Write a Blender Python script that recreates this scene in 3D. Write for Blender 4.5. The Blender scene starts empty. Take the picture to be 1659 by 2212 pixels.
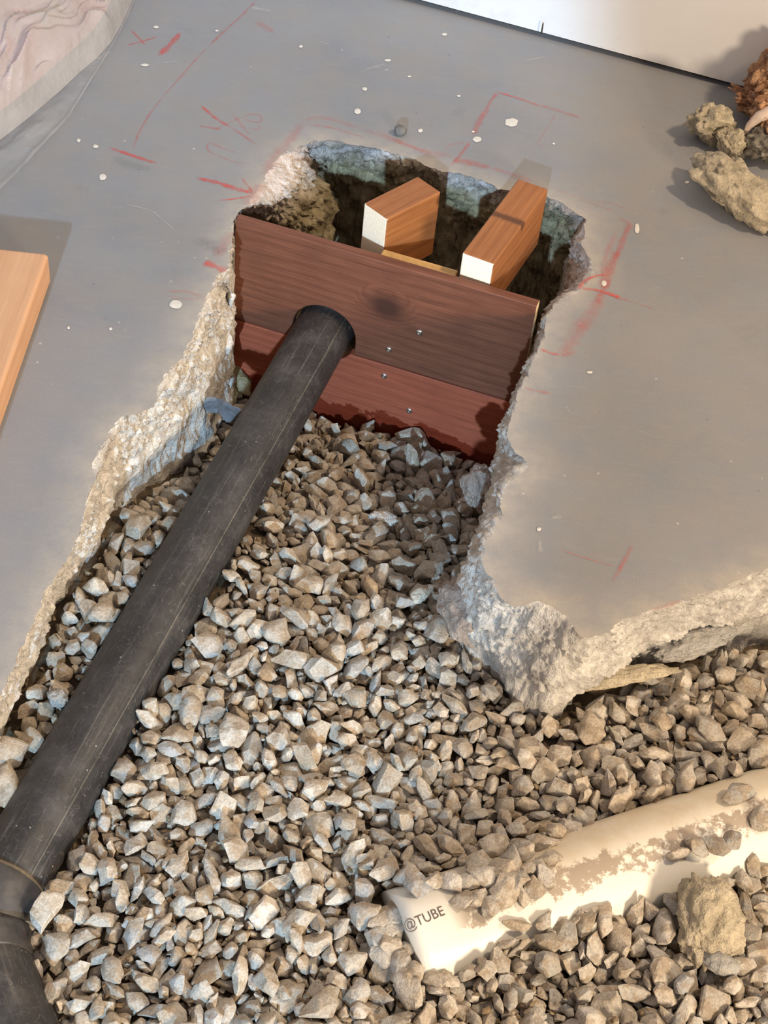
import bpy, bmesh, math, random
import numpy as np
from mathutils import Vector, Matrix, Quaternion, noise as mnoise

SC = bpy.context.scene
COL = SC.collection

# ------------------------------------------------------------------ camera
F = 3450.0; TH = math.radians(46.5); RO = math.asin(.118); H = 1.10
_X = np.array([1, 0, 0.]); _U0 = np.array([0, math.sin(TH), math.cos(TH)]); _D = np.array([0, math.cos(TH), -math.sin(TH)])
_R = _X*math.cos(RO)+_U0*math.sin(RO); _U = _U0*math.cos(RO)-_X*math.sin(RO); _C = np.array([0, 0, H])

def W(px, py, z=0.0):
    """point at height z seen at the photograph's pixel"""
    d = _D+_R*(px-829.5)/F-_U*(py-1106)/F
    return _C+d*((z-H)/d[2])

def P(p):
    q = np.asarray(p, float)-_C; k = q@_D
    return 829.5+F*(q@_R)/k, 1106-F*(q@_U)/k

cam = bpy.data.cameras.new('camera'); cam_o = bpy.data.objects.new('camera', cam); COL.objects.link(cam_o)
cam.sensor_fit = 'VERTICAL'; cam.sensor_height = 24.0; cam.lens = F/2212.0*24.0
cam.clip_start = 0.02; cam.clip_end = 50
M = Matrix([[_R[i], _U[i], -_D[i], _C[i]] for i in range(3)]+[[0, 0, 0, 1]])
cam_o.matrix_world = M
cam.dof.use_dof = False
SC.camera = cam_o

# ------------------------------------------------------------------ light
SC.view_settings.view_transform = 'Standard'; SC.view_settings.look = 'None'
SC.view_settings.gamma = 1.0; SC.view_settings.use_curve_mapping = False
SC.view_settings.exposure = 0.0
wd = bpy.data.worlds.new('world'); SC.world = wd; wd.use_nodes = True
wd.node_tree.nodes['Background'].inputs['Color'].default_value = (1.0, 0.86, 0.80, 1)
wd.node_tree.nodes['Background'].inputs['Strength'].default_value = 0.46

def lamp(name, typ, loc, target, energy, color, **kw):
    l = bpy.data.lights.new(name, typ); l.energy = energy; l.color = color
    for k, v in kw.items(): setattr(l, k, v)
    o = bpy.data.objects.new(name, l); COL.objects.link(o); o.location = loc
    o.rotation_euler = (Vector(target)-Vector(loc)).to_track_quat('-Z', 'Y').to_euler()
    return o
# daylight from the window behind the camera, low and cool; its cone ends on the right half of the floor
lamp('window_daylight', 'SPOT', (-.45, -4.2, 1.95), (-.88, 1.35, 0), 1580, (.48, .75, 1.0), spot_size=math.radians(21.0), spot_blend=.14, shadow_soft_size=.06)
# warm ceiling bulb to the right and a low work lamp in front
lamp('warm_bulb', 'AREA', (1.75, 1.05, 2.35), (.2, 1.1, 0), 51, (1.0, .76, .50), shape='DISK', size=.25)
lamp('work_lamp', 'AREA', (1.25, -.75, .62), (.46, .9, -.05), 49, (1.0, .80, .555), shape='DISK', size=.40)

# ------------------------------------------------------------------ helpers
def tag(o, label=None, cat=None, group=None, kind=None):
    for k, v in (('label', label), ('category', cat), ('group', group), ('kind', kind)):
        if v: o[k] = v
    return o

def mesh_obj(name, verts, faces, mat, parent=None, smooth=False, uvs=None, mats=None, midx=None):
    me = bpy.data.meshes.new(name)
    me.from_pydata([tuple(map(float, v)) for v in verts], [], [tuple(int(i) for i in f) for f in faces]); me.update()
    for m in (mats or [mat]): me.materials.append(m)
    if midx is not None: me.polygons.foreach_set('material_index', midx)
    if uvs is not None:
        ul = me.uv_layers.new(name='UVMap')
        li = np.empty(len(me.loops), dtype=np.int32); me.loops.foreach_get('vertex_index', li)
        ul.data.foreach_set('uv', np.asarray(uvs, dtype=np.float32)[li].ravel())
    if smooth: me.polygons.foreach_set('use_smooth', [True]*len(me.polygons))
    o = bpy.data.objects.new(name, me); COL.objects.link(o)
    if parent: o.parent = parent
    return o

def empty(name, loc=(0, 0, 0), rz=0.0):
    o = bpy.data.objects.new(name, None); COL.objects.link(o); o.location = loc; o.rotation_euler = (0, 0, rz)
    o.empty_display_size = .02
    return o

def fbm(p, s, octs=4, seed=0.0):
    v = 0; a = 1; t = 0
    q = Vector((float(p[0])*s+seed, float(p[1])*s-seed*.7, float(p[2])*s+seed*.3))
    for _ in range(octs):
        v += a*mnoise.noise(q); t += a; a *= .5; q = q*2.03
    return v/t

def fbmv(p, s, octs=3, seed=0.0):
    return np.array([fbm(p, s, octs, seed), fbm(p, s, octs, seed+31.7), fbm(p, s, octs, seed+77.1)])

class NT:
    """small node-tree builder"""
    def __init__(s, name):
        s.m = bpy.data.materials.new(name); s.m.use_nodes = True; s.t = s.m.node_tree
        s.b = s.t.nodes['Principled BSDF']; s.out = s.t.nodes['Material Output']
    def n(s, typ, **kw):
        nd = s.t.nodes.new(typ)
        for k, v in kw.items():
            if k in nd.inputs: 
                if hasattr(v, 'is_output'): s.t.links.new(v, nd.inputs[k])
                else: nd.inputs[k].default_value = v
            else: setattr(nd, k, v)
        return nd
    def l(s, a, b): s.t.links.new(a, b)
    def coord(s, which='Object', scale=(1, 1, 1), loc=(0, 0, 0), rot=(0, 0, 0)):
        tc = s.t.nodes.new('ShaderNodeTexCoord'); mp = s.t.nodes.new('ShaderNodeMapping')
        mp.inputs['Scale'].default_value = scale; mp.inputs['Location'].default_value = loc; mp.inputs['Rotation'].default_value = rot
        s.l(tc.outputs[which], mp.inputs['Vector']); return mp.outputs['Vector']
    def noise(s, vec, scale, detail=4, rough=.55, dist=0.0):
        nd = s.n('ShaderNodeTexNoise', Scale=scale, Detail=detail, Roughness=rough, Distortion=dist); s.l(vec, nd.inputs['Vector']); return nd.outputs['Fac']
    def vor(s, vec, scale, feature='F1'):
        nd = s.n('ShaderNodeTexVoronoi', feature=feature, Scale=scale); s.l(vec, nd.inputs['Vector']); return nd
    def ramp(s, fac, stops):
        r = s.t.nodes.new('ShaderNodeValToRGB'); e = r.color_ramp.elements
        while len(e) > 1: e.remove(e[-1])
        for i, (p, c) in enumerate(stops):
            if not isinstance(c, (tuple, list)): c = (c, c, c)
            k = e[0] if i == 0 else e.new(p)
            k.position = p; k.color = (c[0], c[1], c[2], 1)
        s.l(fac, r.inputs['Fac']); return r.outputs['Color']
    def mix(s, fac, a, b, mode='MIX'):
        m = s.t.nodes.new('ShaderNodeMix'); m.data_type = 'RGBA'; m.blend_type = mode
        for key, v in ((0, fac), (6, a), (7, b)):
            if hasattr(v, 'is_output'): s.l(v, m.inputs[key])
            elif key == 0: m.inputs[0].default_value = v
            else: m.inputs[key].default_value = (v[0], v[1], v[2], 1)
        return m.outputs[2]
    def math(s, op, a, b=0.0, clamp=False):
        m = s.t.nodes.new('ShaderNodeMath'); m.operation = op; m.use_clamp = clamp
        for i, v in enumerate((a, b)):
            if hasattr(v, 'is_output'): s.l(v, m.inputs[i])
            else: m.inputs[i].default_value = v
        return m.outputs[0]
    def fin(s, col=None, rough=None, bump=None, bstr=.3, bdist=.002, alpha=None):
        for key, v in (('Base Color', col), ('Roughness', rough), ('Alpha', alpha)):
            if v is None: continue
            if hasattr(v, 'is_output'): s.l(v, s.b.inputs[key])
            elif key == 'Base Color': s.b.inputs[key].default_value = (*v, 1)
            else: s.b.inputs[key].default_value = v
        if bump is not None:
            b = s.n('ShaderNodeBump', Strength=bstr, Distance=bdist); s.l(bump, b.inputs['Height']); s.l(b.outputs['Normal'], s.b.inputs['Normal'])
        return s.m

# ------------------------------------------------------------------ materials
def mat_slab():
    t = NT('worn concrete floor'); v = t.coord('Object')
    big = t.noise(v, 3.2, 5, .6); mid = t.noise(v, 17, 6, .65); fine = t.noise(v, 600, 3, .7)
    sv = t.coord('Object', scale=(30, 160, 1), rot=(0, 0, .28)); streak = t.noise(sv, 1.0, 3, .6)
    c = t.ramp(big, [(.3, (.203, .22, .252)), (.5, (.243, .256, .285)), (.7, (.28, .287, .303))])
    c = t.mix(t.ramp(mid, [(.35, 0.0), (.7, .45)]), c, (.30, .272, .24))
    c = t.mix(t.ramp(streak, [(.55, 0.0), (.8, .22)]), c, (.37, .35, .325))
    dk = t.noise(v, 9, 5, .6, 1.0)
    c = t.mix(t.ramp(dk, [(.64, 0.0), (.76, .35)]), c, (.15, .15, .16))
    sp = t.vor(v, 55); c = t.mix(t.ramp(sp.outputs['Distance'], [(.05, .8), (.11, 0.0)]), c, t.ramp(t.math('FRACT', t.math('MULTIPLY', sp.outputs['Color'], 7.3)), [(.0, (.26, .25, .24)), (.72, (.26, .25, .24)), (.8, (.16, .15, .15)), (.92, (.5, .49, .47))]))
    # cement dust gathered round the broken edges (vertex attribute: closeness to the break)
    at = t.n('ShaderNodeAttribute', attribute_name='dust'); dn = t.noise(v, 40, 5, .65)
    d = t.math('MULTIPLY', at.outputs['Fac'], t.ramp(dn, [(.3, .25), (.65, 1.0)]))
    c = t.mix(d, c, (.47, .42, .36))
    c = t.mix(.16, c, t.ramp(fine, [(.3, (.12, .12, .12)), (.7, (.5, .5, .5))]), 'OVERLAY')
    return t.fin(c, t.ramp(mid, [(.3, .62), (.7, .8)]), t.math('ADD', t.math('MULTIPLY', mid, .5), t.math('MULTIPLY', fine, .35)), .35, .0012)

def mat_broken(name='broken concrete', c1=(.46, .43, .40), c2=(.80, .77, .72), soil=None, wet=None):
    t = NT(name); v = t.coord('Object')
    n1 = t.noise(v, 38, 6, .65); n2 = t.noise(v, 150, 5, .7); n3 = t.noise(v, 8, 4, .6)
    c = t.ramp(n1, [(.3, c1), (.48, tuple((a+b)/2 for a, b in zip(c1, c2))), (.6, c2)])
    agg = t.vor(v, 95); c = t.mix(t.ramp(agg.outputs['Distance'], [(.18, .35), (.32, 0.0)]), c, t.ramp(t.math('FRACT', t.math('MULTIPLY', agg.outputs['Color'], 5.7)), [(.0, (.33, .27, .20)), (.6, (.55, .5, .43)), (1, (.25, .26, .28))]))
    c = t.mix(t.ramp(n3, [(.54, 0.0), (.72, .42)]), c, (.46, .37, .29))
    if soil:
        sx = t.t.nodes.new('ShaderNodeSeparateXYZ'); t.l(v, sx.inputs[0])
        z = t.math('ADD', sx.outputs['Z'], t.math('MULTIPLY', t.math('SUBTRACT', n3, .5), .11))
        z = t.math('ADD', z, t.math('MULTIPLY', t.math('SUBTRACT', n1, .5), .03))
        f = t.math('MULTIPLY', t.math('SUBTRACT', z, soil[0]), 1.0/(soil[1]-soil[0]), True)
        sc = t.ramp(n1, [(.32, (.12, .095, .05)), (.5, (.36, .295, .175)), (.68, (.55, .47, .31))])
        c = t.mix(f, sc, c)
    return t.fin(c, .9, t.math('ADD', n1, t.math('MULTIPLY', n2, .8)), 1.0, .006)

def mat_soil():
    t = NT('damp brown soil'); v = t.coord('Object'); n1 = t.noise(v, 45, 6, .7); n2 = t.noise(v, 190, 4, .7)
    c = t.ramp(n1, [(.3, (.03, .02, .012)), (.5, (.085, .06, .036)), (.7, (.17, .125, .08))])
    return t.fin(c, .95, t.math('ADD', n1, n2), .8, .004)

def mat_stone():
    t = NT('crushed stone'); v = t.coord('Object')
    at = t.n('ShaderNodeAttribute', attribute_name='tint'); oi = t.t.nodes.new('ShaderNodeObjectInfo')
    r = t.math('FRACT', t.math('ADD', at.outputs['Fac'], oi.outputs['Random']))
    base = t.ramp(r, [(0, (.32, .31, .29)), (.16, (.43, .41, .38)), (.34, (.50, .455, .395)), (.5, (.38, .345, .30)), (.66, (.53, .495, .445)), (.8, (.43, .365, .29)), (.9, (.62, .575, .52)), (1, (.33, .33, .335))])
    p = t.t.nodes.new('ShaderNodeNewGeometry').outputs['Position']
    n1 = t.noise(p, 75, 5, .6); n2 = t.noise(p, 420, 4, .7); n3 = t.noise(p, 28, 3, .55)
    c = t.mix(t.ramp(n1, [(.47, 0.0), (.58, .68)]), base, (.29, .22, .15))
    c = t.mix(t.ramp(n3, [(.5, 0.0), (.62, .45)]), c, (.35, .27, .185))
    c = t.mix(.5, c, t.ramp(n2, [(.3, (.2, .2, .2)), (.7, (.78, .78, .78))]), 'OVERLAY')
    return t.fin(c, .85, t.math('ADD', n2, n1), .75, .0018)

def mat_wood(name, dark, mid, light, sc=1.0, rings=28, knot=None, rough=.6, stain=None, fine=.3, wave=3.2):
    """grain runs along local x; knot = (x, z, rx, rz); stain = top height of a wet band, local z"""
    t = NT(name); tc = t.t.nodes.new('ShaderNodeTexCoord'); ob = tc.outputs['Object']
    mp = t.n('ShaderNodeMapping', Scale=(1.4*sc, 9*sc, 9*sc)); t.l(ob, mp.inputs['Vector'])
    n0 = t.noise(mp.outputs[0], 1.6, 3, .5)
    sx = t.t.nodes.new('ShaderNodeSeparateXYZ'); t.l(ob, sx.inputs[0])
    h = t.math('ADD', sx.outputs['Z'], t.math('MULTIPLY', sx.outputs['Y'], .8))
    band = t.math('ADD', t.math('MULTIPLY', h, rings), t.math('MULTIPLY', n0, wave))
    if knot:
        dx = t.math('DIVIDE', t.math('SUBTRACT', sx.outputs['X'], knot[0]), knot[2]); dz = t.math('DIVIDE', t.math('SUBTRACT', sx.outputs['Z'], knot[1]), knot[3])
        d2 = t.math('ADD', t.math('MULTIPLY', dx, dx), t.math('MULTIPLY', dz, dz))
        d = t.math('SQRT', t.math('ADD', d2, t.math('MULTIPLY', t.math('SUBTRACT', n0, .5), .5)))
        kf = t.ramp(d, [(.0, 1.0), (.28, 1.0), (.85, 0.0)])
        band = t.math('ADD', band, t.math('MULTIPLY', kf, t.math('MULTIPLY', d, 5.0)))
    w = t.math('FRACT', band)
    mx = tuple(a*.35+b*.65 for a, b in zip(dark, mid)); lx_ = tuple(a*.5+b*.5 for a, b in zip(light, mid))
    c = t.ramp(w, [(0, mid), (.4, lx_), (.75, mid), (.92, mx), (1.0, mid)])
    mp2 = t.n('ShaderNodeMapping', Scale=(14*sc, 420*sc, 420*sc)); t.l(ob, mp2.inputs['Vector'])
    nf = t.noise(mp2.outputs[0], 1.0, 4, .7)
    c = t.mix(fine, c, t.ramp(nf, [(.3, (.15, .15, .15)), (.7, (.8, .8, .8))]), 'OVERLAY')
    nb = t.noise(ob, 13, 4, .6); c = t.mix(t.ramp(nb, [(.45, 0.0), (.75, .4)]), c, dark)
    if knot:
        c = t.mix(t.ramp(d, [(.0, .85), (.30, .8), (.46, .4), (.60, .12), (.8, 0.0)]), c, tuple(x*.33 for x in dark))
    if stain is not None:
        ns = t.noise(ob, 26, 5, .6); ns2 = t.noise(ob, 70, 3, .6)
        z = t.math('ADD', sx.outputs['Z'], t.math('ADD', t.math('MULTIPLY', t.math('SUBTRACT', ns, .5), .085), t.math('MULTIPLY', t.math('SUBTRACT', ns2, .5), .02)))
        f = t.math('MULTIPLY', t.math('SUBTRACT', stain+.0015, z), 330, True)
        c = t.mix(f, c, t.mix(.72, c, (.33, .06, .008), 'MULTIPLY'))
        rough = t.math('SUBTRACT', .62, t.math('MULTIPLY', f, .3))
    return t.fin(c, rough, t.math('ADD', nf, t.math('MULTIPLY', w, .4)), .3, .0007)

def mat_flat(name, col, rough=.6, metal=0.0, nscale=80, var=.15, bump=.2, bdist=.001):
    t = NT(name); v = t.coord('Object'); n = t.noise(v, nscale, 4, .6)
    c = t.ramp(n, [(.3, tuple(x*(1-var) for x in col)), (.7, tuple(min(1, x*(1+var)) for x in col))])
    t.b.inputs['Metallic'].default_value = metal
    return t.fin(c, rough, n, bump, bdist)

MS = mat_slab(); MB = mat_broken(); MPIT = mat_broken('chipped rim over soil', (.42, .36, .30), (.74, .67, .66), soil=(-.050, -.012))
MSOIL = mat_soil(); MST = mat_stone()
MRUB = mat_broken('crumbly mortar', (.30, .235, .20), (.46, .38, .33))

# ------------------------------------------------------------------ the floor's broken outline (T = edge of the flat top, B = foot of the broken face at bz)
LEFT = [  # Tx, Ty, Bx, By, bz
 (-520,2400,-470,2440,-.10), (-250,1960,-205,2000,-.10), (-60,1600,-30,1640,-.10), (0,1500,14,1545,-.10), (27,1436,40,1475,-.10), (51,1385,60,1432,-.10), (80,1340,91,1391,-.10), (91,1290,101,1318,-.10),
 (112,1262,128,1275,-.10), (150,1200,177,1205,-.10), (175,1140,211,1159,-.10), (188,1085,253,1053,-.10), (204,1036,262,1030,-.10),
 (198,998,304,994,-.10), (228,950,345,950,-.10), (255,903,392,901,-.10), (329,884,405,872,-.10), (350,821,451,825,-.10), (388,772,456,790,-.10),
 (416,728,479,735,-.10), (424,695,503,690,-.10), (438,660,501,655,-.10), (460,620,501,635,-.06), (464,597,497,600,-.045), (493,580,499,583,-.05), (501,520,503,530,-.08), (506,480,508,490,-.10)]
PIT = [
 (506,480,515,500,-.10), (512,466,530,490,-.10), (535,440,635,510,-.10), (553,415,690,490,-.10), (575,378,718,455,-.10), (598,345,722,425,-.10), (626,326,700,400,-.10), (655,316,720,390,-.10), (682,303,740,392,-.10),
 (716,301,760,395,-.10), (750,309,790,402,-.10), (790,316,820,412,-.10), (832,326,860,425,-.10), (880,340,905,440,-.10), (930,362,945,455,-.10), (958,372,970,470,-.10),
 (985,372,1000,485,-.10), (1043,390,1035,500,-.10), (1075,408,1065,508,-.10), (1110,412,1100,510,-.10), (1150,418,1140,515,-.10), (1186,426,1170,525,-.10),
 (1215,437,1190,530,-.10), (1242,460,1205,545,-.10), (1264,474,1225,560,-.10)]
RIGHT = [
 (1264,474,1225,560,-.10), (1262,500,1222,590,-.10), (1258,528,1215,620,-.10), (1276,560,1208,650,-.10), (1282,590,1198,690,-.10), (1262,618,1185,700,-.10), (1225,645,1170,730,-.10), (1196,660,1158,750,-.10), (1184,692,1150,780,-.10), (1172,735,1140,815,-.10),
 (1158,770,1128,850,-.10), (1146,800,1112,880,-.10), (1122,845,1095,915,-.10), (1108,886,1078,960,-.10), (1098,938,1070,1000,-.10), (1113,975,1062,1030,-.10), (1142,998,1058,1050,-.10), (1134,1022,1054,1070,-.10),
 (1100,1042,1050,1090,-.10), (1082,1082,1042,1120,-.10), (1088,1111,1034,1145,-.10), (1072,1140,1026,1180,-.10), (1055,1162,1012,1215,-.10), (1044,1184,1000,1250,-.10), (1050,1232,978,1285,-.10),
 (1074,1276,989,1331,-.10), (1106,1311,1018,1380,-.10), (1132,1306,1062,1405,-.10), (1163,1299,1099,1446,-.10), (1206,1322,1140,1488,-.10), (1235,1350,1180,1516,-.10), (1262,1380,1235,1508,-.10),
 (1291,1378,1283,1482,-.10), (1320,1358,1319,1455,-.10), (1352,1338,1355,1425,-.10), (1400,1322,1405,1398,-.10), (1449,1308,1443,1380,-.10), (1510,1286,1505,1365,-.10), (1573,1261,1560,1352,-.10), (1620,1243,1620,1336,-.10),
 (1680,1220,1680,1310,-.10), (1800,1172,1800,1262,-.10), (2100,1050,2100,1135,-.10)]

def chain(st, step=.0022):
    T = np.array([W(a, b, 0) for a, b, *_ in st]); B = np.array([W(c, d, z) for _, _, c, d, z in st])
    oT, oB = [], []
    for i in range(len(st)-1):
        n = max(1, int(math.ceil(max(np.linalg.norm(T[i+1]-T[i]), np.linalg.norm(B[i+1]-B[i]))/step)))
        for k in range(n):
            f = k/n
            oT.append(T[i]*(1-f)+T[i+1]*f); oB.append(B[i]*(1-f)+B[i+1]*f)
    oT.append(T[-1]); oB.append(B[-1])
    oT = np.array(oT); oB = np.array(oB)
    for a in (oT, oB):                     # light smoothing of the corners, ends fixed
        for _ in range(3): a[1:-1] = (a[:-2]+2*a[1:-1]+a[2:])/4
    return oT, oB

def jag(p, amp=1.0):
    j = fbmv(p, 55, 4, 3.0)*.006*amp+fbmv(p, 230, 2, 9.0)*.0022*amp
    return np.array([j[0], j[1], 0])

_CH = {}
for nm, st in (('left', LEFT), ('pit', PIT), ('right', RIGHT)):
    T, B = chain(st)
    T = np.array([p+jag(p) for p in T]); _CH[nm] = (T, B)

def loft(nm, bulge=.55, rows=40, amp=.004, depth=-.34, under=False):
    T, B = _CH[nm]; n = len(T)
    dT = np.gradient(B[:, :2], axis=0); ln = np.linalg.norm(dT, axis=1)+1e-9
    nrm = np.stack([dT[:, 1]/ln, -dT[:, 0]/ln, np.zeros(n)], 1)      # outward, into the trench
    for _ in range(12): nrm[1:-1] = (nrm[:-2]+nrm[1:-1]*2+nrm[2:])/4
    nrm /= (np.linalg.norm(nrm, axis=1)[:, None]+1e-9)
    vs = []; fall = np.ones((n, 1))
    if nm == 'right': fall[:, 0] = [min(1, max(.12, (P(b)[0]-1195)/60)) if P(b)[1] > 1250 else .3 for b in B]
    if nm == 'left': fall[:, 0] = np.clip((n*.72-np.arange(n))/(n*.1), 0, 1)*.6
    for r in range(rows+21):
        if r <= rows:
            f = r/rows; h = f**1.15; g = f**bulge
            ring = T*(1-g)+B*g; ring[:, 2] = T[:, 2]*(1-h)+B[:, 2]*h
            w = min(1, f*5)
        else:
            k = (r-rows)/20; ring = B-nrm*(.024*min(1, k*5) if under else .004*k)*fall; ring[:, 2] = B[:, 2]*(1-k)+depth*k; w = 1
        for i in range(n):
            p = ring[i]
            if r > 0:
                a = fbm(p, 42, 4, 1.3)*amp*2.4+(abs(fbm(p, 110, 3, 5.0))-.12)*amp*2.2+fbm(p, 330, 2, 7.0)*amp*.55
                q = nrm[i]*a*w; q[2] += fbm(p, 70, 4, 8.8)*amp*.9*w
                p = p+q
            vs.append(p)
    fs = []
    for r in range(rows+20):
        for i in range(n-1):
            a = r*n+i; fs.append((a, a+1, a+n+1, a+n))
    return vs, fs

def build_floor():
    left, pit, right = (_CH[k][0] for k in ('left', 'pit', 'right'))
    edge = np.vstack([left, pit[1:], right[1:]])
    outer = [right[-1]+np.array([.6, .05, 0]), np.array([1.6, 2.9, 0]), np.array([-1.5, 2.9, 0]), np.array([-1.5, .0, 0])]
    bm = bmesh.new()
    loop = [bm.verts.new(p) for p in edge]+[bm.verts.new(p) for p in outer]
    es = [bm.edges.new((loop[i], loop[(i+1) % len(loop)])) for i in range(len(loop))]
    bmesh.ops.triangle_fill(bm, use_beauty=True, use_dissolve=False, edges=es)
    # cut into a grid so the dust attribute has somewhere to live
    for ax in (0, 1):
        lo, hi = (-.6, .6) if ax == 0 else (.7, 1.9)
        for c in np.arange(lo, hi, .02):
            no = [0, 0, 0]; no[ax] = 1; co = [0, 0, 0]; co[ax] = c
            bmesh.ops.bisect_plane(bm, geom=bm.verts[:]+bm.edges[:]+bm.faces[:], dist=1e-6, plane_co=co, plane_no=no)
    for f in bm.faces:
        if f.normal.z < 0: f.normal_flip()
    me = bpy.data.meshes.new('floor'); bm.to_mesh(me); bm.free()
    me.materials.append(MS)
    co = np.empty(len(me.vertices)*3); me.vertices.foreach_get('co', co); co = co.reshape(-1, 3)
    E = edge[::4]; d = np.full(len(co), 9.0)
    for k in range(0, len(E), 64):
        d = np.minimum(d, np.linalg.norm(co[:, None, :2]-E[None, k:k+64, :2], axis=2).min(1))
    at = me.attributes.new('dust', 'FLOAT', 'POINT'); at.data.foreach_set('value', np.clip(1-d/.045, 0, 1)**1.6*.85)
    o = bpy.data.objects.new('floor', me); COL.objects.link(o); tag(o, kind='structure', label='grey concrete floor slab with a trench broken through it')
    for nm, mt, kw in (('left', MB, dict(amp=.0045, under=True)), ('pit', MPIT, dict(amp=.0075, bulge=.8)), ('right', MB, dict(amp=.0048, bulge=.6, under=True))):
        v, f = loft(nm, **kw)
        e = mesh_obj('broken_edge', v, f, mt, parent=o, smooth=True)
    return o
floor = build_floor()

# ------------------------------------------------------------------ ground under the gravel
BA = W(508, 474, 0.004); BD = W(1160, 662, 0.004)      # top front corners of the form panel
BU = (BD-BA); BLEN = float(np.linalg.norm(BU)); BU = BU/BLEN; BN = np.array([-BU[1], BU[0], 0])   # BN points away from the viewer
BANG = math.atan2(BU[1], BU[0])

def smooth(a, b, x):
    t = min(1, max(0, (x-a)/(b-a))); return t*t*(3-2*t)

PV_R = .050; PV_A = W(868, 2048, -.148); PV_B = W(1900, 1693, -.148); PV_B = PV_B+(PV_B-PV_A)*.55
PV_D = (PV_B-PV_A); PV_L = float(np.linalg.norm(PV_D)); PV_D = PV_D/PV_L

def gh(x, y):
    """height of the gravel's surface"""
    s = -((x-BA[0])*BN[0]+(y-BA[1])*BN[1])       # distance in front of the form panel
    if s < -.012: return -.31
    z = -.245+.045*smooth(0, .13, s)+.085*smooth(.08, .42, s)
    z += .012*fbm((x, y, 0), 7, 2, 4.0)
    # heaped a little against the far side of the white pipe, lower on its near side
    a = (x-PV_A[0])*PV_D[0]+(y-PV_A[1])*PV_D[1]; n = -(x-PV_A[0])*PV_D[1]+(y-PV_A[1])*PV_D[0]
    u = W(1080, 1960, -.1); c = (u[0]-PV_A[0])*PV_D[0]+(u[1]-PV_A[1])*PV_D[1]
    z += .026*math.exp(-((a-c)/.055)**2)*math.exp(-((n-.03)/.04)**2)
    z -= .010*smooth(-.25, -.4, x)*smooth(1.1, .8, y)
    return z

def build_ground():
    xs = np.arange(-.75, .95, .0125); ys = np.arange(.15, 1.78, .0125); vs = []; fs = []
    for y in ys:
        for x in xs:
            vs.append((x, y, gh(x, y)-.027+.006*fbm((x, y, 0), 40, 3, 2.0)))
    n = len(xs)
    for j in range(len(ys)-1):
        for i in range(n-1):
            a = j*n+i; fs.append((a, a+1, a+n+1, a+n))
    o = mesh_obj('ground', vs, fs, MSOIL, smooth=True); tag(o, kind='structure', label='damp brown soil at the bottom of the trench'); return o
ground = build_ground()

def tube_mesh(path, radii, seg=48, caps=True):
    """tube along a list of points; uv: x = round the tube, y = metres along"""
    path = [np.asarray(p, float) for p in path]; vs = []; uv = []; fs = []; L = 0
    n = len(path); up = np.array([0, 0, 1.])
    for i, p in enumerate(path):
        t = path[min(i+1, n-1)]-path[max(i-1, 0)]; t = t/np.linalg.norm(t)
        s = np.cross(t, up); s /= np.linalg.norm(s); u = np.cross(s, t)
        if i: L += np.linalg.norm(p-path[i-1])
        for k in range(seg+1):
            a = 2*math.pi*k/seg; vs.append(p+(s*math.cos(a)+u*math.sin(a))*radii[i]); uv.append((k/seg, L))
    m = seg+1
    for i in range(n-1):
        for k in range(seg): a = i*m+k; fs.append((a, a+m, a+m+1, a+1))
    if caps:
        fs.append(tuple(range(seg))[::1]); fs.append(tuple((n-1)*m+k for k in range(seg))[::-1])
    return vs, fs, uv

# ------------------------------------------------------------------ crushed stones
def stone_shape(k, rounded=False):
    """one angular stone of unit length: a chipped convex lump with softened corners"""
    r = random.Random(100+k); pts = []
    sx, sy, sz = 1.0, r.uniform(.58, .9), r.uniform(.40, .70)
    if k % 8 == 5: sz = r.uniform(.24, .34)
    if k % 8 == 6: sy, sz = .5, .42
    # planes cut a block: directions spread over the sphere, each at its own distance
    n = r.randint(9, 13); dirs = []
    for i in range(n):
        z = 1-2*(i+.5)/n; a = i*2.39996+r.uniform(-.5, .5); q = math.sqrt(max(0, 1-z*z)); dirs.append(Vector((q*math.cos(a), q*math.sin(a), z)))
    bm = bmesh.new(); bmesh.ops.create_cube(bm, size=1.6)
    for d in dirs:
        dist = r.uniform(.36, .50)
        bmesh.ops.bisect_plane(bm, geom=bm.verts[:]+bm.edges[:]+bm.faces[:], dist=1e-5, plane_co=d*dist, plane_no=d, clear_outer=True)
        es = [e for e in bm.edges if e.is_boundary]
        if es: bmesh.ops.contextual_create(bm, geom=es)
    bmesh.ops.remove_doubles(bm, verts=bm.verts[:], dist=.03)
    for v in bm.verts: v.co = Vector((v.co.x*sx, v.co.y*sy, v.co.z*sz))
    return bm

def stone_mesh(k):
    bm = stone_shape(k); me = bpy.data.meshes.new('gravel_stone')
    bmesh.ops.bevel(bm, geom=bm.edges[:], offset=.045, segments=1, profile=.6, affect='EDGES', clamp_overlap=True)
    bmesh.ops.triangulate(bm, faces=bm.faces[:])
    long_e = [e for e in bm.edges if e.calc_length() > .22]
    bmesh.ops.subdivide_edges(bm, edges=long_e, cuts=1, use_grid_fill=False)
    bmesh.ops.triangulate(bm, faces=bm.faces[:])
    for v in bm.verts: v.co += Vector(fbmv(v.co, 2.6, 3, k*3.3))*.10
    bm.to_mesh(me); bm.free(); me.polygons.foreach_set('use_smooth', [True]*len(me.polygons)); me.materials.append(MST)
    try: me.set_sharp_from_angle(angle=math.radians(28))
    except Exception: pass
    return me
NSH = 20

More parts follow.
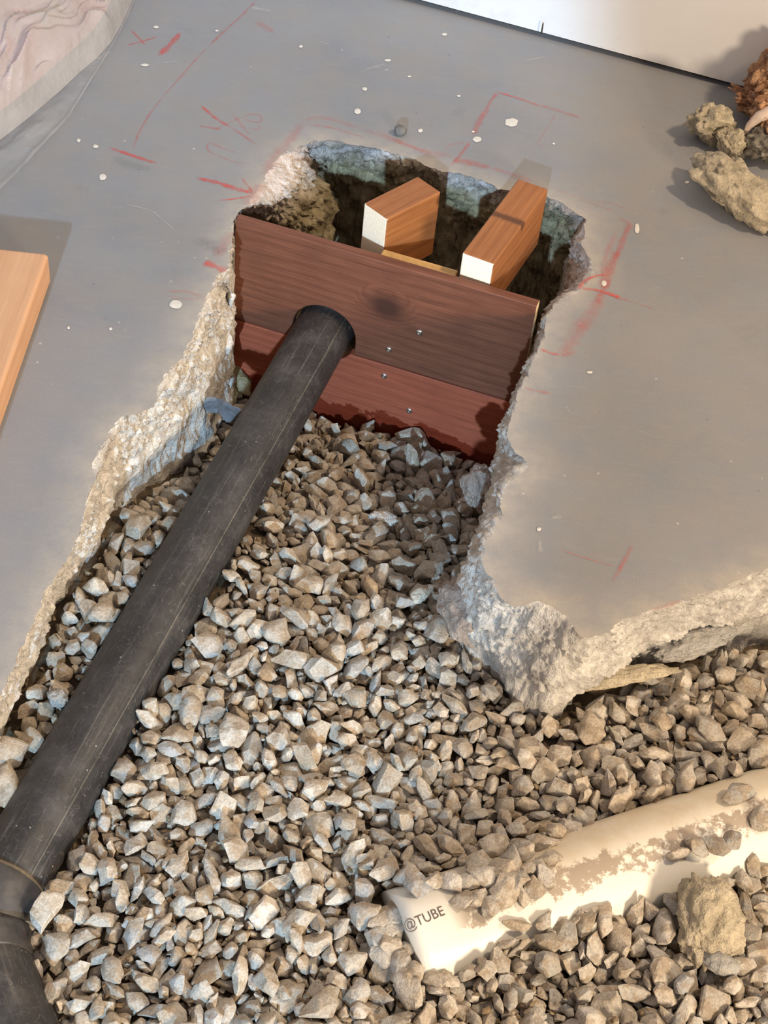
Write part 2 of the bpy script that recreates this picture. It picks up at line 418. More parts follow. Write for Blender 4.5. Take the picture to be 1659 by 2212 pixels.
# ------------------------------------------------------------------ back wall
def wall():
    a = W(850, -4, 0); b = W(1659, 213, 0); d = (b-a)/np.linalg.norm(b-a); n = np.array([-d[1], d[0], 0])
    p = a-d*1.6; q = b+d*1.2; vs = []
    for z in (.008, 1.9):
        for c in (p, q, q+n*.1, p+n*.1): vs.append((c[0], c[1], z))
    t = NT('white painted plasterboard'); v = t.coord('Object'); n1 = t.noise(v, 5, 4, .6); n2 = t.noise(v, 40, 4, .6)
    sx = t.t.nodes.new('ShaderNodeSeparateXYZ'); t.l(v, sx.inputs[0])
    c = t.ramp(n1, [(.3, (.66, .65, .66)), (.7, (.73, .725, .735))])
    f = t.math('MULTIPLY', t.math('MULTIPLY', t.math('SUBTRACT', .045, sx.outputs['Z']), 18, True), t.ramp(n2, [(.5, 0.0), (.68, .45)]))
    c = t.mix(f, c, (.40, .37, .34))
    t.fin(c, .75, n2, .12, .001)
    o = mesh_obj('wall_back', vs, [(0, 1, 5, 4), (1, 2, 6, 5), (2, 3, 7, 6), (3, 0, 4, 7), (4, 5, 6, 7), (0, 3, 2, 1)], t.m)
    tag(o, kind='structure', label='white wall behind the floor slab with a dark gap along its foot')
    # near-black filler set back under the wall, its colour standing in for shade
    md = mat_flat('dark gap', (.03, .028, .028), .9)
    vs = [];
    for z in (-.002, .0085):
        for c in (p+n*.012, q+n*.012, q+n*.09, p+n*.09): vs.append((c[0], c[1], z))
    g = mesh_obj('wall_gap_shade', vs, [(0, 1, 5, 4), (4, 5, 6, 7), (3, 0, 4, 7), (1, 2, 6, 5), (2, 3, 7, 6)], md, parent=o)
    m = W(1167, 88, 0)-n*.0006
    pm = mesh_obj('pencil_mark', [m+np.array([0, 0, .010])-d*.0012, m+np.array([0, 0, .010])+d*.0012, m+np.array([0, 0, .026])+d*.0008, m+np.array([0, 0, .026])-d*.001], [(0, 1, 2, 3)], md, parent=o)
    return d, n
WD, WN = wall()

# ------------------------------------------------------------------ chalk and paint on the slab
def mat_chalk(name, strength, col=(.68, .075, .065)):
    t = NT(name); uv = t.t.nodes.new('ShaderNodeUVMap'); sx = t.t.nodes.new('ShaderNodeSeparateXYZ'); t.l(uv.outputs[0], sx.inputs[0])
    v = t.coord('Object'); n = t.noise(v, 420, 4, .75); n2 = t.noise(v, 60, 3, .6)
    e = t.math('SUBTRACT', 1.0, t.math('MULTIPLY', t.math('ABSOLUTE', t.math('SUBTRACT', sx.outputs['X'], .5)), 2.0))
    e = t.math('POWER', t.math('MAXIMUM', e, 0.0), .6)
    a = t.math('MULTIPLY', t.math('MULTIPLY', e, t.ramp(n, [(.36, .15), (.62, 1.0)])), t.math('MULTIPLY', t.ramp(n2, [(.3, .45), (.6, 1.0)]), strength), True)
    a = t.math('MULTIPLY', a, sx.outputs['Y'])
    t.fin(col, .9, alpha=a); return t.m
CH = {3: mat_chalk('red chalk', 1.0), 2: mat_chalk('worn red chalk', .62, (.60, .12, .11)), 1: mat_chalk('faint red chalk', .34, (.62, .16, .15)), 0: mat_chalk('dark scuff', .22, (.10, .10, .11))}
STROKES = [  # strength, width px, points
 (2,6,[(556,-2),(520,36),(485,66),(450,101)]),(2,4,[(450,101),(425,126),(390,166),(350,211)]),(2,5,[(352,209),(320,251),(300,286),(286,324)]),
 (3,10,[(233,318),(262,328),(300,341),(340,353)]),(3,5,[(284,66),(300,82),(316,99)]),(3,4,[(272,98),(306,90),(342,78)]),(3,15,[(390,70),(372,92),(344,120)]),
 (1,22,[(553,46),(592,70)]),(3,7,[(434,228),(465,255),(500,276)]),(2,6,[(500,276),(525,292),(553,312)]),(2,7,[(428,272),(452,275),(478,280)]),(1,6,[(462,280),(500,262),(525,252)]),
 (2,4,[(522,256),(540,245),(562,247),(570,258),(562,266),(540,262),(526,256)]),(1,6,[(560,268),(562,282),(535,276)]),(1,8,[(500,243),(540,292)]),
 (2,4,[(516,331),(482,321),(452,306),(445,312),(448,327),(480,340),(508,350),(537,356)]),
 (3,15,[(424,384),(470,394),(510,408),(548,417)]),(2,8,[(522,384),(534,400),(548,418)]),(3,6,[(470,433),(505,430),(548,422)]),(1,34,[(534,446),(548,424),(566,396)]),
 (1,26,[(570,380),(600,330),(632,296),(655,262)]),(1,12,[(655,262),(680,252),(720,258),(775,276)]),(2,5,[(664,268),(720,276),(790,298)]),(1,12,[(775,276),(830,296),(890,318),(960,345)]),
 (1,14,[(812,282),(850,300),(905,322),(985,340)]),(2,10,[(975,356),(992,338),(1016,306)]),(2,20,[(978,345),(1010,350),(1060,362)]),(1,18,[(1060,362),(1100,374),(1150,392)]),
 (1,6,[(962,326),(968,312),(1005,308)]),(2,15,[(1022,292),(1035,262),(1054,232)]),(2,9,[(1050,238),(1062,214),(1076,200)]),(3,6,[(1072,198),(1120,212),(1170,230)]),(2,9,[(1165,226),(1210,240),(1256,255)]),
 (1,4,[(1202,244),(1180,280),(1158,312)]),(1,3,[(1158,312),(1200,318)]),(1,5,[(1188,404),(1235,422),(1290,442),(1340,462)]),(1,4,[(1270,430),(1320,440),(1362,452)]),
 (2,14,[(1362,480),(1345,520),(1330,560)]),(2,22,[(1335,540),(1318,580),(1300,622)]),(1,9,[(1336,470),(1362,482),(1368,495)]),(1,14,[(1332,500),(1312,545),(1300,590)]),
 (3,9,[(1248,626),(1262,606),(1290,594),(1312,592)]),(3,12,[(1252,622),(1290,626),(1322,636),(1345,646)]),(2,4,[(1340,644),(1375,654),(1414,667)]),(2,16,[(1318,600),(1302,630),(1290,655)]),
 (1,30,[(1300,640),(1275,680),(1255,715)]),(1,40,[(1262,690),(1238,730),(1215,772)]),(3,6,[(1166,753),(1190,764),(1212,767)]),(1,8,[(1208,766),(1228,768),(1246,758)]),(2,9,[(1132,838),(1158,844),(1190,850)]),
 (2,4,[(1207,1185),(1245,1200),(1300,1215),(1330,1224)]),(2,10,[(1366,1178),(1352,1206),(1336,1232)]),(1,12,[(1345,1222),(1332,1240),(1322,1256)]),(1,12,[(1405,1318),(1440,1310),(1470,1296)]),
 (1,26,[(500,500),(485,525),(466,556)]),(3,22,[(440,566),(462,574),(490,586)]),(2,6,[(358,630),(400,628),(440,642)]),(1,6,[(360,640),(420,648),(452,640)]),
 (0,40,[(425,515),(455,530),(480,548)]),(0,30,[(245,340),(280,358),(330,366)]),
]
def ribbon(name, pts, wpx, mat, z, parent, taper=True):
    P3 = [W(x, y, z) for x, y in pts]; out = []
    for i in range(len(P3)-1):
        n = max(2, int(np.linalg.norm(P3[i+1]-P3[i])/.003))
        for k in range(n): out.append(P3[i]*(1-k/n)+P3[i+1]*k/n)
    out.append(P3[-1]); out = np.array(out)
    for _ in range(6): out[1:-1] = (out[:-2]+2*out[1:-1]+out[2:])/4
    cx = sum(p[0] for p in pts)/len(pts); cy = sum(p[1] for p in pts)/len(pts)
    w = wpx*np.linalg.norm(W(cx+1, cy)-W(cx, cy))*.5
    d = np.gradient(out, axis=0); d /= np.linalg.norm(d, axis=1)[:, None]+1e-9; s = np.stack([-d[:, 1], d[:, 0], d[:, 2]*0], 1)
    vs = []; uv = []; n = len(out)
    for i, p in enumerate(out):
        f = i/(n-1); e = min(1, min(f, 1-f)*7+.12) if taper else 1
        ww = w*(.75+.6*fbm(p, 160, 2, 5.0))*(.55+.45*e)
        for u in (0, .5, 1): vs.append(p+s[i]*(u-.5)*2*ww); uv.append((u, e))
    fs = []
    for i in range(n-1):
        for u in (0, 1): a = i*3+u; fs.append((a, a+1, a+4, a+3))
    return mesh_obj(name, vs, fs, mat, parent=parent, uvs=uv)
for i, (st, w, pts) in enumerate(STROKES):
    ribbon('scuff_mark' if st == 0 else 'chalk_mark', pts, w*1.4, CH[st], .0003+.00001*i, floor)
MPAINT = mat_flat('dried white paint', (.62, .60, .56), .5, 0, 200, .1, .2, .0005)
MPFAINT = mat_chalk('smeared white paint', .5, (.62, .60, .57))
SPOTS = [(380,657,14,9),(1105,264,14,9),(1031,301,9,6),(1022,284,3,2),(772,240,7,6),(222,382,8,7),(170,303,4,4),(207,316,6,4),(337,58,6,3),(313,140,9,3),(908,282,5,4),(838,130,7,3),(788,192,5,4),(991,207,4,2),(1196,310,3,2),
         (1376,494,5,11),(239,710,4,3),(1274,804,6,3),(1164,1143,5,4),(1305,612,6,6),(148,708,3,4),(884,165,4,2),(960,74,6,3),(650,100,4,3),(468,66,4,2),(1484,393,5,3)]
for i, (x, y, rx, ry) in enumerate(SPOTS):
    vs = []; N = 20
    for k in range(N):
        a = 2*math.pi*k/N; r = 1+.3*fbm((math.cos(a), math.sin(a), i), 1.2, 2, i*3.1); p = W(x+rx*r*math.cos(a), y+ry*r*math.sin(a), .0007); vs.append(p)
    c = W(x, y, .0014); vs.append(c); fs = [(k, (k+1) % N, N) for k in range(N)][::1]
    fs = [f[::-1] for f in fs]
    mesh_obj('paint_spot', vs, fs, MPAINT, parent=floor, smooth=True)
for pts, w in (([(345,136),(385,132)],7),([(540,16),(585,24)],22),([(790,150),(832,138)],12),([(690,90),(712,95)],9),([(180,118),(215,128),(240,110)],16),([(1130,132),(1178,122)],9),([(560,440),(520,445)],9),([(270,440),(330,455),(380,500)],5),([(1190,1120),(1215,1115)],16),([(1165,1165),(1168,1195)],14),([(1220,870),(1232,895)],4)):
    ribbon('paint_smear', pts, w, MPFAINT, .0009, floor)

# ------------------------------------------------------------------ form panel of two boards in the hole
Z0 = -.285
M_RED1 = mat_wood('dark redwood board', (.080, .024, .011), (.158, .052, .026), (.195, .070, .038), 1, 85, knot=(.186, .228, .046, .036), fine=.45, wave=4.5)
M_RED2 = mat_wood('lower redwood board', (.21, .046, .022), (.335, .078, .037), (.39, .098, .049), 1, 80, stain=.062, fine=.4, wave=4)
M_END = mat_flat('pale sawn end', (.62, .47, .26), .8, 0, 300, .12, .3, .0006)
M_FIR = mat_wood('fir lumber', (.36, .165, .06), (.50, .25, .10), (.58, .31, .14), .8, 40)
M_FIR2 = mat_wood('brown topped fir lumber', (.19, .062, .018), (.30, .11, .032), (.36, .145, .05), .8, 90, knot=(.085, .078, .011, .016), wave=4)
M_ENDW = mat_flat('white sawn end grain', (.95, .79, .60), .8, 0, 260, .08, .3, .0005)
M_YEL = mat_flat('yellow pine', (.58, .37, .15), .75, 0, 90, .2, .3, .0008)
M_MET = mat_flat('zinc screw', (.75, .74, .72), .28, 1.0, 400, .1, .1, .0002)
M_HOLE = mat_flat('dark recess', (.02, .015, .012), .9)

form = empty('form_panel', (float(BA[0]), float(BA[1]), Z0), BANG)
tag(form, 'upright panel of two dark red-brown boards with a black pipe through it', 'wooden form')
def to_form(p): 
    v = np.array(p, float)-np.array([BA[0], BA[1], Z0]); return np.array([v@BU, v@BN, v[2]])
def board_px(x, y):
    """local point where the photograph's pixel meets the board's front face"""
    d = W(x, y, 0)-_C; k = ((BA-_C)@BN)/(d@BN); return to_form(_C+d*k)

def plate(name, outline, th, mat, parent, holes=(), mats=None, bevel=.0012, jagged=0):
    """board: outline (x,z) extruded from y=0 to y=th"""
    bm = bmesh.new(); loops = []
    for loop in [outline, *holes]:
        vv = [bm.verts.new((x, 0, z)) for x, z in loop]
        loops += [bm.edges.new((vv[i], vv[(i+1) % len(vv)])) for i in range(len(vv))]
    bmesh.ops.triangle_fill(bm, use_beauty=True, edges=loops)
    for f in bm.faces:
        if f.normal.y > 0: f.normal_flip()
    g = bmesh.ops.extrude_face_region(bm, geom=bm.faces[:])
    bmesh.ops.translate(bm, vec=(0, th, 0), verts=[e for e in g['geom'] if isinstance(e, bmesh.types.BMVert)])
    bmesh.ops.recalc_face_normals(bm, faces=bm.faces[:])
    me = bpy.data.meshes.new(name); bm.to_mesh(me); bm.free()
    for m in (mats or [mat]): me.materials.append(m)
    o = bpy.data.objects.new(name, me); COL.objects.link(o); o.parent = parent
    if mats:
        for p in me.polygons:
            if abs(p.normal.x) > .9 and p.center.x > BLEN-.01: p.material_index = 1
    b = o.modifiers.new('soft edges', 'BEVEL'); b.width = bevel; b.segments = 2; b.limit_method = 'ANGLE'; b.angle_limit = math.radians(40)
    return o
hc = board_px(700, 712); hx, hz = hc[0], -.122-Z0; seam = .144; topz = .004-Z0
def arc(cx, cz, r, a0, a1, n=20): return [(cx+r*math.cos(a0+(a1-a0)*i/n), cz+r*math.sin(a0+(a1-a0)*i/n)) for i in range(n+1)]
hr = .0395
dz = seam-hz
up_out = [(0, seam), *( [(hx-hr, seam)] + [(x, z) for x, z in arc(hx, hz, hr, math.pi, 0)] + [(hx+hr, seam)] ), (BLEN, seam), (BLEN, topz), (0, topz)]
up_out = [up_out[0]]+[p for p in up_out[1:] ]
if dz > 0:      # seam lies above the pipe's axis: keep only the part of the arch above it
    a = math.asin(min(.99, dz/hr)); up_out = [(0, seam), *arc(hx, hz, hr, math.pi-a, a), (BLEN, seam), (BLEN, topz), (0, topz)]
upper = plate('upper_board', up_out, .0125, M_RED1, form, mats=[M_RED1, M_END])
lo_top = seam-.0016
a = math.asin(max(-.99, min(.99, (lo_top-hz)/hr)))
lo_out = [(0.001, 0), (BLEN-.002, 0), (BLEN-.002, lo_top), *arc(hx, hz, hr, a, -math.pi-a), (0.001, lo_top)]
lower = plate('lower_board', lo_out, .0125, M_RED2, form)
lower['label'] = 'lighter red board with a wet stain along its foot'
c0 = to_form(W(826, 540, .0)); c1 = to_form(W(992, 590, .0))
def box_mesh(name, x0, x1, y0, y1, z0, z1, mat, parent, bev=.0015, mats=None, endfn=None, seg=2):
    vs = [(x, y, z) for x in (x0, x1) for y in (y0, y1) for z in (z0, z1)]
    fs = [(0, 1, 3, 2), (4, 6, 7, 5), (0, 4, 5, 1), (2, 3, 7, 6), (0, 2, 6, 4), (1, 5, 7, 3)]
    o = mesh_obj(name, vs, fs, mat, parent=parent, mats=mats)
    if endfn:
        for p in o.data.polygons: p.material_index = endfn(p)
    b = o.modifiers.new('soft edges', 'BEVEL'); b.width = bev; b.segments = seg
    return o
cl = box_mesh('cleat', c0[0], c1[0]-.003, .0128, .0305, .06, topz-.006, M_YEL, form)
cl['label'] = 'yellow pine cleat screwed behind the boards'
for px, py in ((906, 718), (840, 755), (830, 812), (884, 887)):
    q = board_px(px, py); vs = []; fs = []; N = 16
    prof = [(.0042, 0), (.0042, -.0007), (.0034, -.0016), (.002, -.0022), (.0009, -.0016), (.0, -.0012)]
    for r, y in prof:
        for k in range(N): a_ = 2*math.pi*k/N; vs.append((q[0]+r*math.cos(a_), y, q[2]+r*math.sin(a_)))
    for i in range(len(prof)-1):
        for k in range(N): a_ = i*N+k; b_ = i*N+(k+1) % N; fs.append((a_, b_, b_+N, a_+N))
    mesh_obj('screw', vs, fs, M_MET, parent=form, smooth=True)

# ------------------------------------------------------------------ the two braces in the pit, on edge
def brace(cornerL, cornerR, farL, farR, zt, hgt, label, mat):
    p = W(*cornerL, zt); q = W(*cornerR, zt); r = (W(*farL, zt)+W(*farR, zt))/2
    m = (p+q)/2; d = r-m; L = float(np.linalg.norm(d)); d /= L; ang = math.atan2(d[1], d[0])
    e = empty('wooden_brace', (m[0], m[1], zt-hgt), ang); tag(e, label, 'lumber', 'short braces wedged behind the form panel')
    def ef(pl): return 1 if abs(pl.normal.x) > .9 else 0
    box_mesh('block', 0, L, -.019, .019, 0, hgt, mat, e, .002, mats=[mat, M_ENDW], endfn=ef, seg=3)
    return m, r
for args in (((775, 448), (848, 463), (890, 390), (965, 404), .034, .089, 'left one of two short fir braces set askew behind the dark board', M_FIR2),
             ((998, 549), (1068, 566), (1119, 391), (1185, 402), .030, .080, 'right fir brace with a brown knotted top, nearest the slab edge', M_FIR2)):
    m, r = brace(*args)


# ------------------------------------------------------------------ black drain pipe
t = NT('scuffed black plastic'); uv = t.t.nodes.new('ShaderNodeUVMap'); sx = t.t.nodes.new('ShaderNodeSeparateXYZ'); t.l(uv.outputs[0], sx.inputs[0])
v = t.coord('Object'); n1 = t.noise(v, 22, 5, .62); n2 = t.noise(v, 260, 3, .7)
mp = t.n('ShaderNodeMapping', Scale=(60, 9, 1)); t.l(uv.outputs[0], mp.inputs['Vector']); ns = t.noise(mp.outputs[0], 1.0, 4, .65, .6)
mp2 = t.n('ShaderNodeMapping', Scale=(14, 42, 1), Rotation=(0, 0, .9)); t.l(uv.outputs[0], mp2.inputs['Vector']); nx = t.noise(mp2.outputs[0], 1.2, 2, .5, .3)
c = t.ramp(n1, [(.3, (.016, .016, .018)), (.52, (.034, .033, .035)), (.72, (.080, .075, .076))])
c = t.mix(t.ramp(ns, [(.56, 0.0), (.72, .38)]), c, (.17, .155, .14))
c = t.mix(t.ramp(nx, [(.498, 0.0), (.502, .45), (.506, 0.0)]), c, (.26, .25, .24))
ln = t.math('ABSOLUTE', t.math('SUBTRACT', sx.outputs['X'], t.math('ADD', .12, t.math('MULTIPLY', ns, .006))))
c = t.mix(t.math('MULTIPLY', t.math('SUBTRACT', 1.0, t.math('MULTIPLY', ln, 260), True), t.ramp(n1, [(.35, .15), (.6, .75)])), c, (.27, .24, .19))
sp = t.vor(v, 70); c = t.mix(t.ramp(sp.outputs['Distance'], [(.03, .8), (.07, 0.0)]), c, (.42, .38, .34))
c = t.mix(.3, c, t.ramp(n2, [(.3, (.1, .1, .1)), (.7, (.7, .7, .7))]), 'OVERLAY')
MBLK = t.fin(c, t.ramp(n1, [(.3, .42), (.7, .68)]), t.math('ADD', n2, ns), .15, .0005)
MDUST = mat_flat('grey dirt ring', (.17, .145, .11), .9, 0, 200, .3, .5, .001)
MFIT = mat_flat('dusty black fitting', (.045, .042, .043), .5, 0, 60, .5, .3, .0008)
_ba = W(700, 712, -.122); _bb = W(15, 1905, -.131); _bd = (_ba-_bb)/np.linalg.norm(_ba-_bb)
drain = empty('drain_pipe', tuple(float(x) for x in (_bb[0], _bb[1], _bb[2]-.04))); off = np.array([_bb[0], _bb[1], _bb[2]-.04])
tag(drain, 'long scuffed black plastic pipe running from the board hole over the gravel', 'pipe')
pts = [_bb-_bd*.01+(_ba+_bd*.045-_bb)*f for f in np.linspace(0, 1, 40)]
vs, fs, uvs = tube_mesh(pts, [.034]*40, 64); 
pp = mesh_obj('pipe', [v_-off for v_ in vs], fs, MBLK, parent=drain, smooth=True, uvs=uvs); 
def prof_tube(name, path, radii, mat, seg=56):
    v_, f_, u_ = tube_mesh(path, radii, seg); o = mesh_obj(name, [x-off for x in v_], f_, mat, parent=drain, smooth=True, uvs=u_)
    try: o.data.set_sharp_from_angle(angle=math.radians(40))
    except Exception: pass
    return o
S0 = _bb-_bd*.002
sock = [S0, S0-_bd*.001, S0-_bd*.006, S0-_bd*.036, S0-_bd*.040]
prof_tube('socket', sock, [.0345, .0372, .0385, .0385, .036], MFIT)
prof_tube('dirt_ring', [S0+_bd*.003, S0+_bd*.001, S0-_bd*.002], [.0342, .036, .0368], MDUST)
e0 = S0-_bd*.040; ax_px = ((-34, 2020), (-40, 2058), (-38, 2095), (-28, 2140), (-8, 2195), (14, 2260), (40, 2340), (70, 2440))
axp = [np.array(W(x, y, -.134)) for x, y in ax_px]
path = [e0-_bd*(-.004), e0]+axp; dense = []
for i in range(len(path)-1):
    for k in range(6): dense.append(path[i]*(1-k/6)+path[i+1]*k/6)
dense = np.array(dense+[path[-1]])
for _ in range(14): dense[1:-1] = (dense[:-2]+2*dense[1:-1]+dense[2:])/4
Ld = np.concatenate([[0], np.cumsum(np.linalg.norm(np.diff(dense, axis=0), axis=1))])
def cut(l0, l1, n=14): return [np.array([np.interp(l, Ld, dense[:, j]) for j in range(3)]) for l in np.linspace(l0, l1, n)]
prof_tube('elbow', cut(0, .020, 8), [.0355]*8, MFIT)
prof_tube('hub', cut(.010, .046, 16), [.0375, .0405, .0415]+[.0415]*12+[.0395], MFIT)
prof_tube('lower_pipe', cut(.045, Ld[-1]-.001, 24), [.0405, .042]+[.0425+.0002*i for i in range(22)], MBLK)

# ------------------------------------------------------------------ white sewer pipe with its print
t = NT('dirty white plastic'); v = t.coord('Object'); n1 = t.noise(v, 26, 8, .72, .5); n2 = t.noise(v, 9, 3, .5); n3 = t.noise(v, 120, 5, .7)
uvn = t.t.nodes.new('ShaderNodeUVMap'); sx = t.t.nodes.new('ShaderNodeSeparateXYZ'); t.l(uvn.outputs[0], sx.inputs[0])
mask = t.ramp(sx.outputs['X'], [(.215, 0.0), (.265, 1.0), (.315, 1.0), (.375, 0.0)])
mask2 = t.ramp(sx.outputs['Y'], [(.035, 0.0), (.05, 1.0)])
d = t.math('ADD', t.math('ADD', t.math('MULTIPLY', n1, .58), t.math('MULTIPLY', n3, .42)), t.math('MULTIPLY', mask, .21))
c = t.mix(t.ramp(n2, [(.4, 0.0), (.7, .25)]), (.76, .745, .69), (.68, .59, .45))
ux = t.ramp(sx.outputs['X'], [(.22, .8), (.31, .0)])
c = t.mix(t.math('MULTIPLY', t.math('MULTIPLY', ux, mask2), t.ramp(n1, [(.35, .45), (.6, .9)])), c, (.56, .45, .30))
c = t.mix(t.math('MULTIPLY', t.ramp(d, [(.655, 0.0), (.70, .85)]), mask2), c, (.30, .235, .185))
MPVC = t.fin(c, t.ramp(d, [(.6, .38), (.70, .85)]), n3, .1, .0008)
sew = empty('sewer_pipe', (float(PV_A[0]), float(PV_A[1]), float(PV_A[2]-PV_R)), math.atan2(PV_D[1], PV_D[0]))
tag(sew, 'dirty white plastic sewer pipe half buried in the gravel at lower right', 'pipe')
N = 80; vs = []; uvs = []; fs = []; SG = 72
for i in range(N+1):
    x = PV_L*i/N
    for k in range(SG+1):
        a_ = 2*math.pi*k/SG; vs.append((x, PV_R*math.cos(a_), PV_R+PV_R*math.sin(a_))); uvs.append((k/SG, x))
for i in range(N):
    for k in range(SG): a_ = i*(SG+1)+k; fs.append((a_, a_+1, a_+SG+2, a_+SG+1))
# uv x: 0 = far side, .25 = crest, .5 = near side
fs.append(tuple(range(SG))[::-1])
mesh_obj('pipe', vs, fs, MPVC, parent=sew, smooth=True, uvs=uvs)
MINK = mat_chalk('grey print', .9, (.10, .085, .08)); 
MINK = mat_flat('grey print ink', (.13, .105, .095), .8, 0, 500, .3, .1, .0002)
def pipe_local(px, py):
    """where the photograph's pixel meets the sewer pipe: metres along, angle round it"""
    d = W(px, py, 0)-_C; o = _C-PV_A; ax = np.array([PV_D[0], PV_D[1], 0]); pr = np.array([-PV_D[1], PV_D[0], 0]); up = np.array([0, 0, 1.])
    A = (d@pr)**2+d[2]**2; B = 2*((o@pr)*(d@pr)+o[2]*d[2]); Cc = (o@pr)**2+o[2]**2-PV_R**2
    disc = B*B-4*A*Cc; k = (-B-math.sqrt(max(0, disc)))/(2*A); q = o+d*k
    return q@ax, math.atan2(q[2], q@pr)
x0, a0 = pipe_local(876, 2012); x1, a1 = pipe_local(962, 1976)
cu = bpy.data.curves.new('print', 'FONT'); cu.body = '@TUBE'; cu.size = 1.0; cu.resolution_u = 3
to = bpy.data.objects.new('print', cu); COL.objects.link(to); bpy.context.view_layer.update()
tm = bpy.data.meshes.new_from_object(to.evaluated_get(bpy.context.evaluated_depsgraph_get())); bpy.data.objects.remove(to)
bm = bmesh.new(); bm.from_mesh(tm); bmesh.ops.triangulate(bm, faces=bm.faces[:]); bmesh.ops.subdivide_edges(bm, edges=[e for e in bm.edges if e.calc_length() > .3], cuts=2)
xs_ = [v_.co.x for v_ in bm.verts]; lx = max(xs_); sc = (x1-x0)/lx; am = (a0+a1)/2
for v_ in bm.verts:
    x = x0+v_.co.x*sc; an = a0+(a1-a0)*v_.co.x/lx-(v_.co.y*.0125)/PV_R; r_ = PV_R+.00035
    v_.co = Vector((x, r_*math.cos(an), PV_R+r_*math.sin(an)))
me = bpy.data.meshes.new('printed_lettering'); bm.to_mesh(me); bm.free(); me.materials.append(MINK)
po = bpy.data.objects.new('printed_lettering', me); COL.objects.link(po); po.parent = sew; po['label'] = 'grey lettering printed on the pipe'

# ------------------------------------------------------------------ plank at the left edge
zt = .038
r0 = W(36, 744, zt); r1 = W(90, 590, zt); pd = (r1-r0)/np.linalg.norm(r1-r0); far = W(100, 546, zt); fx = float((far-r0)@pd)
org = r0+pd*fx; pl = empty('plank', (org[0], org[1], 0), math.atan2(-pd[1], -pd[0]))
tag(pl, 'pale orange fir plank lying on the floor at the left edge', 'plank')
MPL = mat_wood('pale fir plank', (.48, .27, .145), (.60, .345, .195), (.64, .39, .235), .7, 45, fine=.16)
# local +x runs toward the viewer, so the plank's body lies at local -y... (to the photograph's left)
mesh = box_mesh('board', 0, .75, -.19, 0, 0.0005, zt, MPL, pl, .0045, seg=4)

# ------------------------------------------------------------------ wrapped insulation, top left
def grid_mesh(name, fn, nu, nv, mat, parent, th=0):
    vs = [fn(i/(nu-1), j/(nv-1)) for j in range(nv) for i in range(nu)]
    fs = [(j*nu+i, j*nu+i+1, (j+1)*nu+i+1, (j+1)*nu+i) for j in range(nv-1) for i in range(nu-1)]
    return mesh_obj(name, vs, fs, mat, parent=parent, smooth=True)
EDGE = [W(*p, 0) for p in ((298, -45), (294, -20), (290, 0), (264, 60), (240, 100), (208, 135), (172, 165), (130, 205), (60, 265), (0, 312), (-90, 375), (-200, 450))]
def along(E, s):
    k = s*(len(E)-1); i = min(int(k), len(E)-2); f = k-i; return E[i]*(1-f)+E[i+1]*f
IN = np.array([-.62, .70, 0]); IN /= np.linalg.norm(IN)
BO = W(0, 100, 0)
def fold(p, sd=0.0):
    # creases run obliquely up and away, as in bunched sheeting
    a = 1.2; u = p[0]*math.cos(a)+p[1]*math.sin(a); w = -p[0]*math.sin(a)+p[1]*math.cos(a)
    b = fbm(p, 9, 2, 6.0)*.05; w += b
    return fbm((w*4.5, u*.7, sd), 6, 2, 2.0+sd)*1.3+fbm((w*12, u*1.3, sd), 6, 2, 9.0+sd)*.62+max(0, .5-abs(fbm((w*6, u*.9, sd), 6, 2, 5.0+sd))*9)*.35
def reach(e):
    return min(.38, float((W(850, -4, 0)-e)@WN-.05)/float(IN@WN))
def wrap_fn(s, t_):
    e = along(EDGE, s); p = e+IN*reach(e)*t_**1.15; h = .19*(1-math.exp(-t_*2.4))
    lift = min(1, t_*9)
    p = p.copy(); p[2] = .003+h+lift*.026*fold(p)+.012*math.exp(-((t_-.05)/.04)**2)
    return p-BO
def batt_fn(s, t_):
    e = along(EDGE, s); p = e+IN*(.04+(reach(e)-.045)*t_**1.1); h = .175*(1-math.exp(-(t_+.01)*2.5))
    p = p.copy(); p[2] = .002+h*(.8+.2*fbm(p, 9, 3, 4.0))+.012*fbm(p, 30, 3, 1.0)*min(1, t_*8); return p-BO
SK = [W(*p, 0) for p in ((302, -45), (298, -20), (294, 0), (268, 60), (246, 100), (222, 140), (188, 195), (150, 258), (100, 312), (45, 372), (0, 415), (-90, 480))]
def skirt_fn(s, t_):
    e = along(EDGE, s)+IN*.03; q = along(SK, min(1, s*1.0)); p = e*(1-t_)+q*t_; p = p.copy()
    p[2] = .003+.006*max(0, fold(p, 3.0))*math.sin(math.pi*min(1, t_*1.0))+.003*max(0, fbm(p, 50, 2, 3))+.004*math.exp(-((t_-.96)/.05)**2)*(1 if t_ > .9 else 0)*.5
    return p-BO
bun = empty('insulation_bundle', tuple(float(x) for x in BO)); tag(bun, 'pinkish insulation bundled in crumpled clear plastic sheeting by the far left', 'insulation')
t = NT('pink glass wool'); v = t.coord('Object'); n1 = t.noise(v, 9, 4, .6); n2 = t.noise(v, 160, 4, .8)
MPK = t.fin(t.ramp(n1, [(.35, (.50, .40, .34)), (.5, (.56, .31, .29)), (.7, (.66, .29, .28))]), .95, t.math('ADD', n1, n2), .8, .004)
def mat_film(name, alpha, col):
    t = NT(name); v = t.coord('Object'); n = t.noise(v, 14, 4, .6); n2 = t.noise(v, 90, 4, .6)
    t.fin(col, .28, t.math('ADD', n2, n), .35, .004, alpha=t.ramp(n, [(.3, alpha-.12), (.7, alpha+.12)])); return t.m
grid_mesh('insulation_batt', batt_fn, 90, 90, MPK, bun)
grid_mesh('plastic_wrap', wrap_fn, 200, 220, mat_film('milky clear plastic', .55, (.50, .48, .47)), bun)
grid_mesh('loose_plastic_flap', skirt_fn, 160, 40, mat_film('thin clear plastic', .26, (.50, .51, .52)), bun)

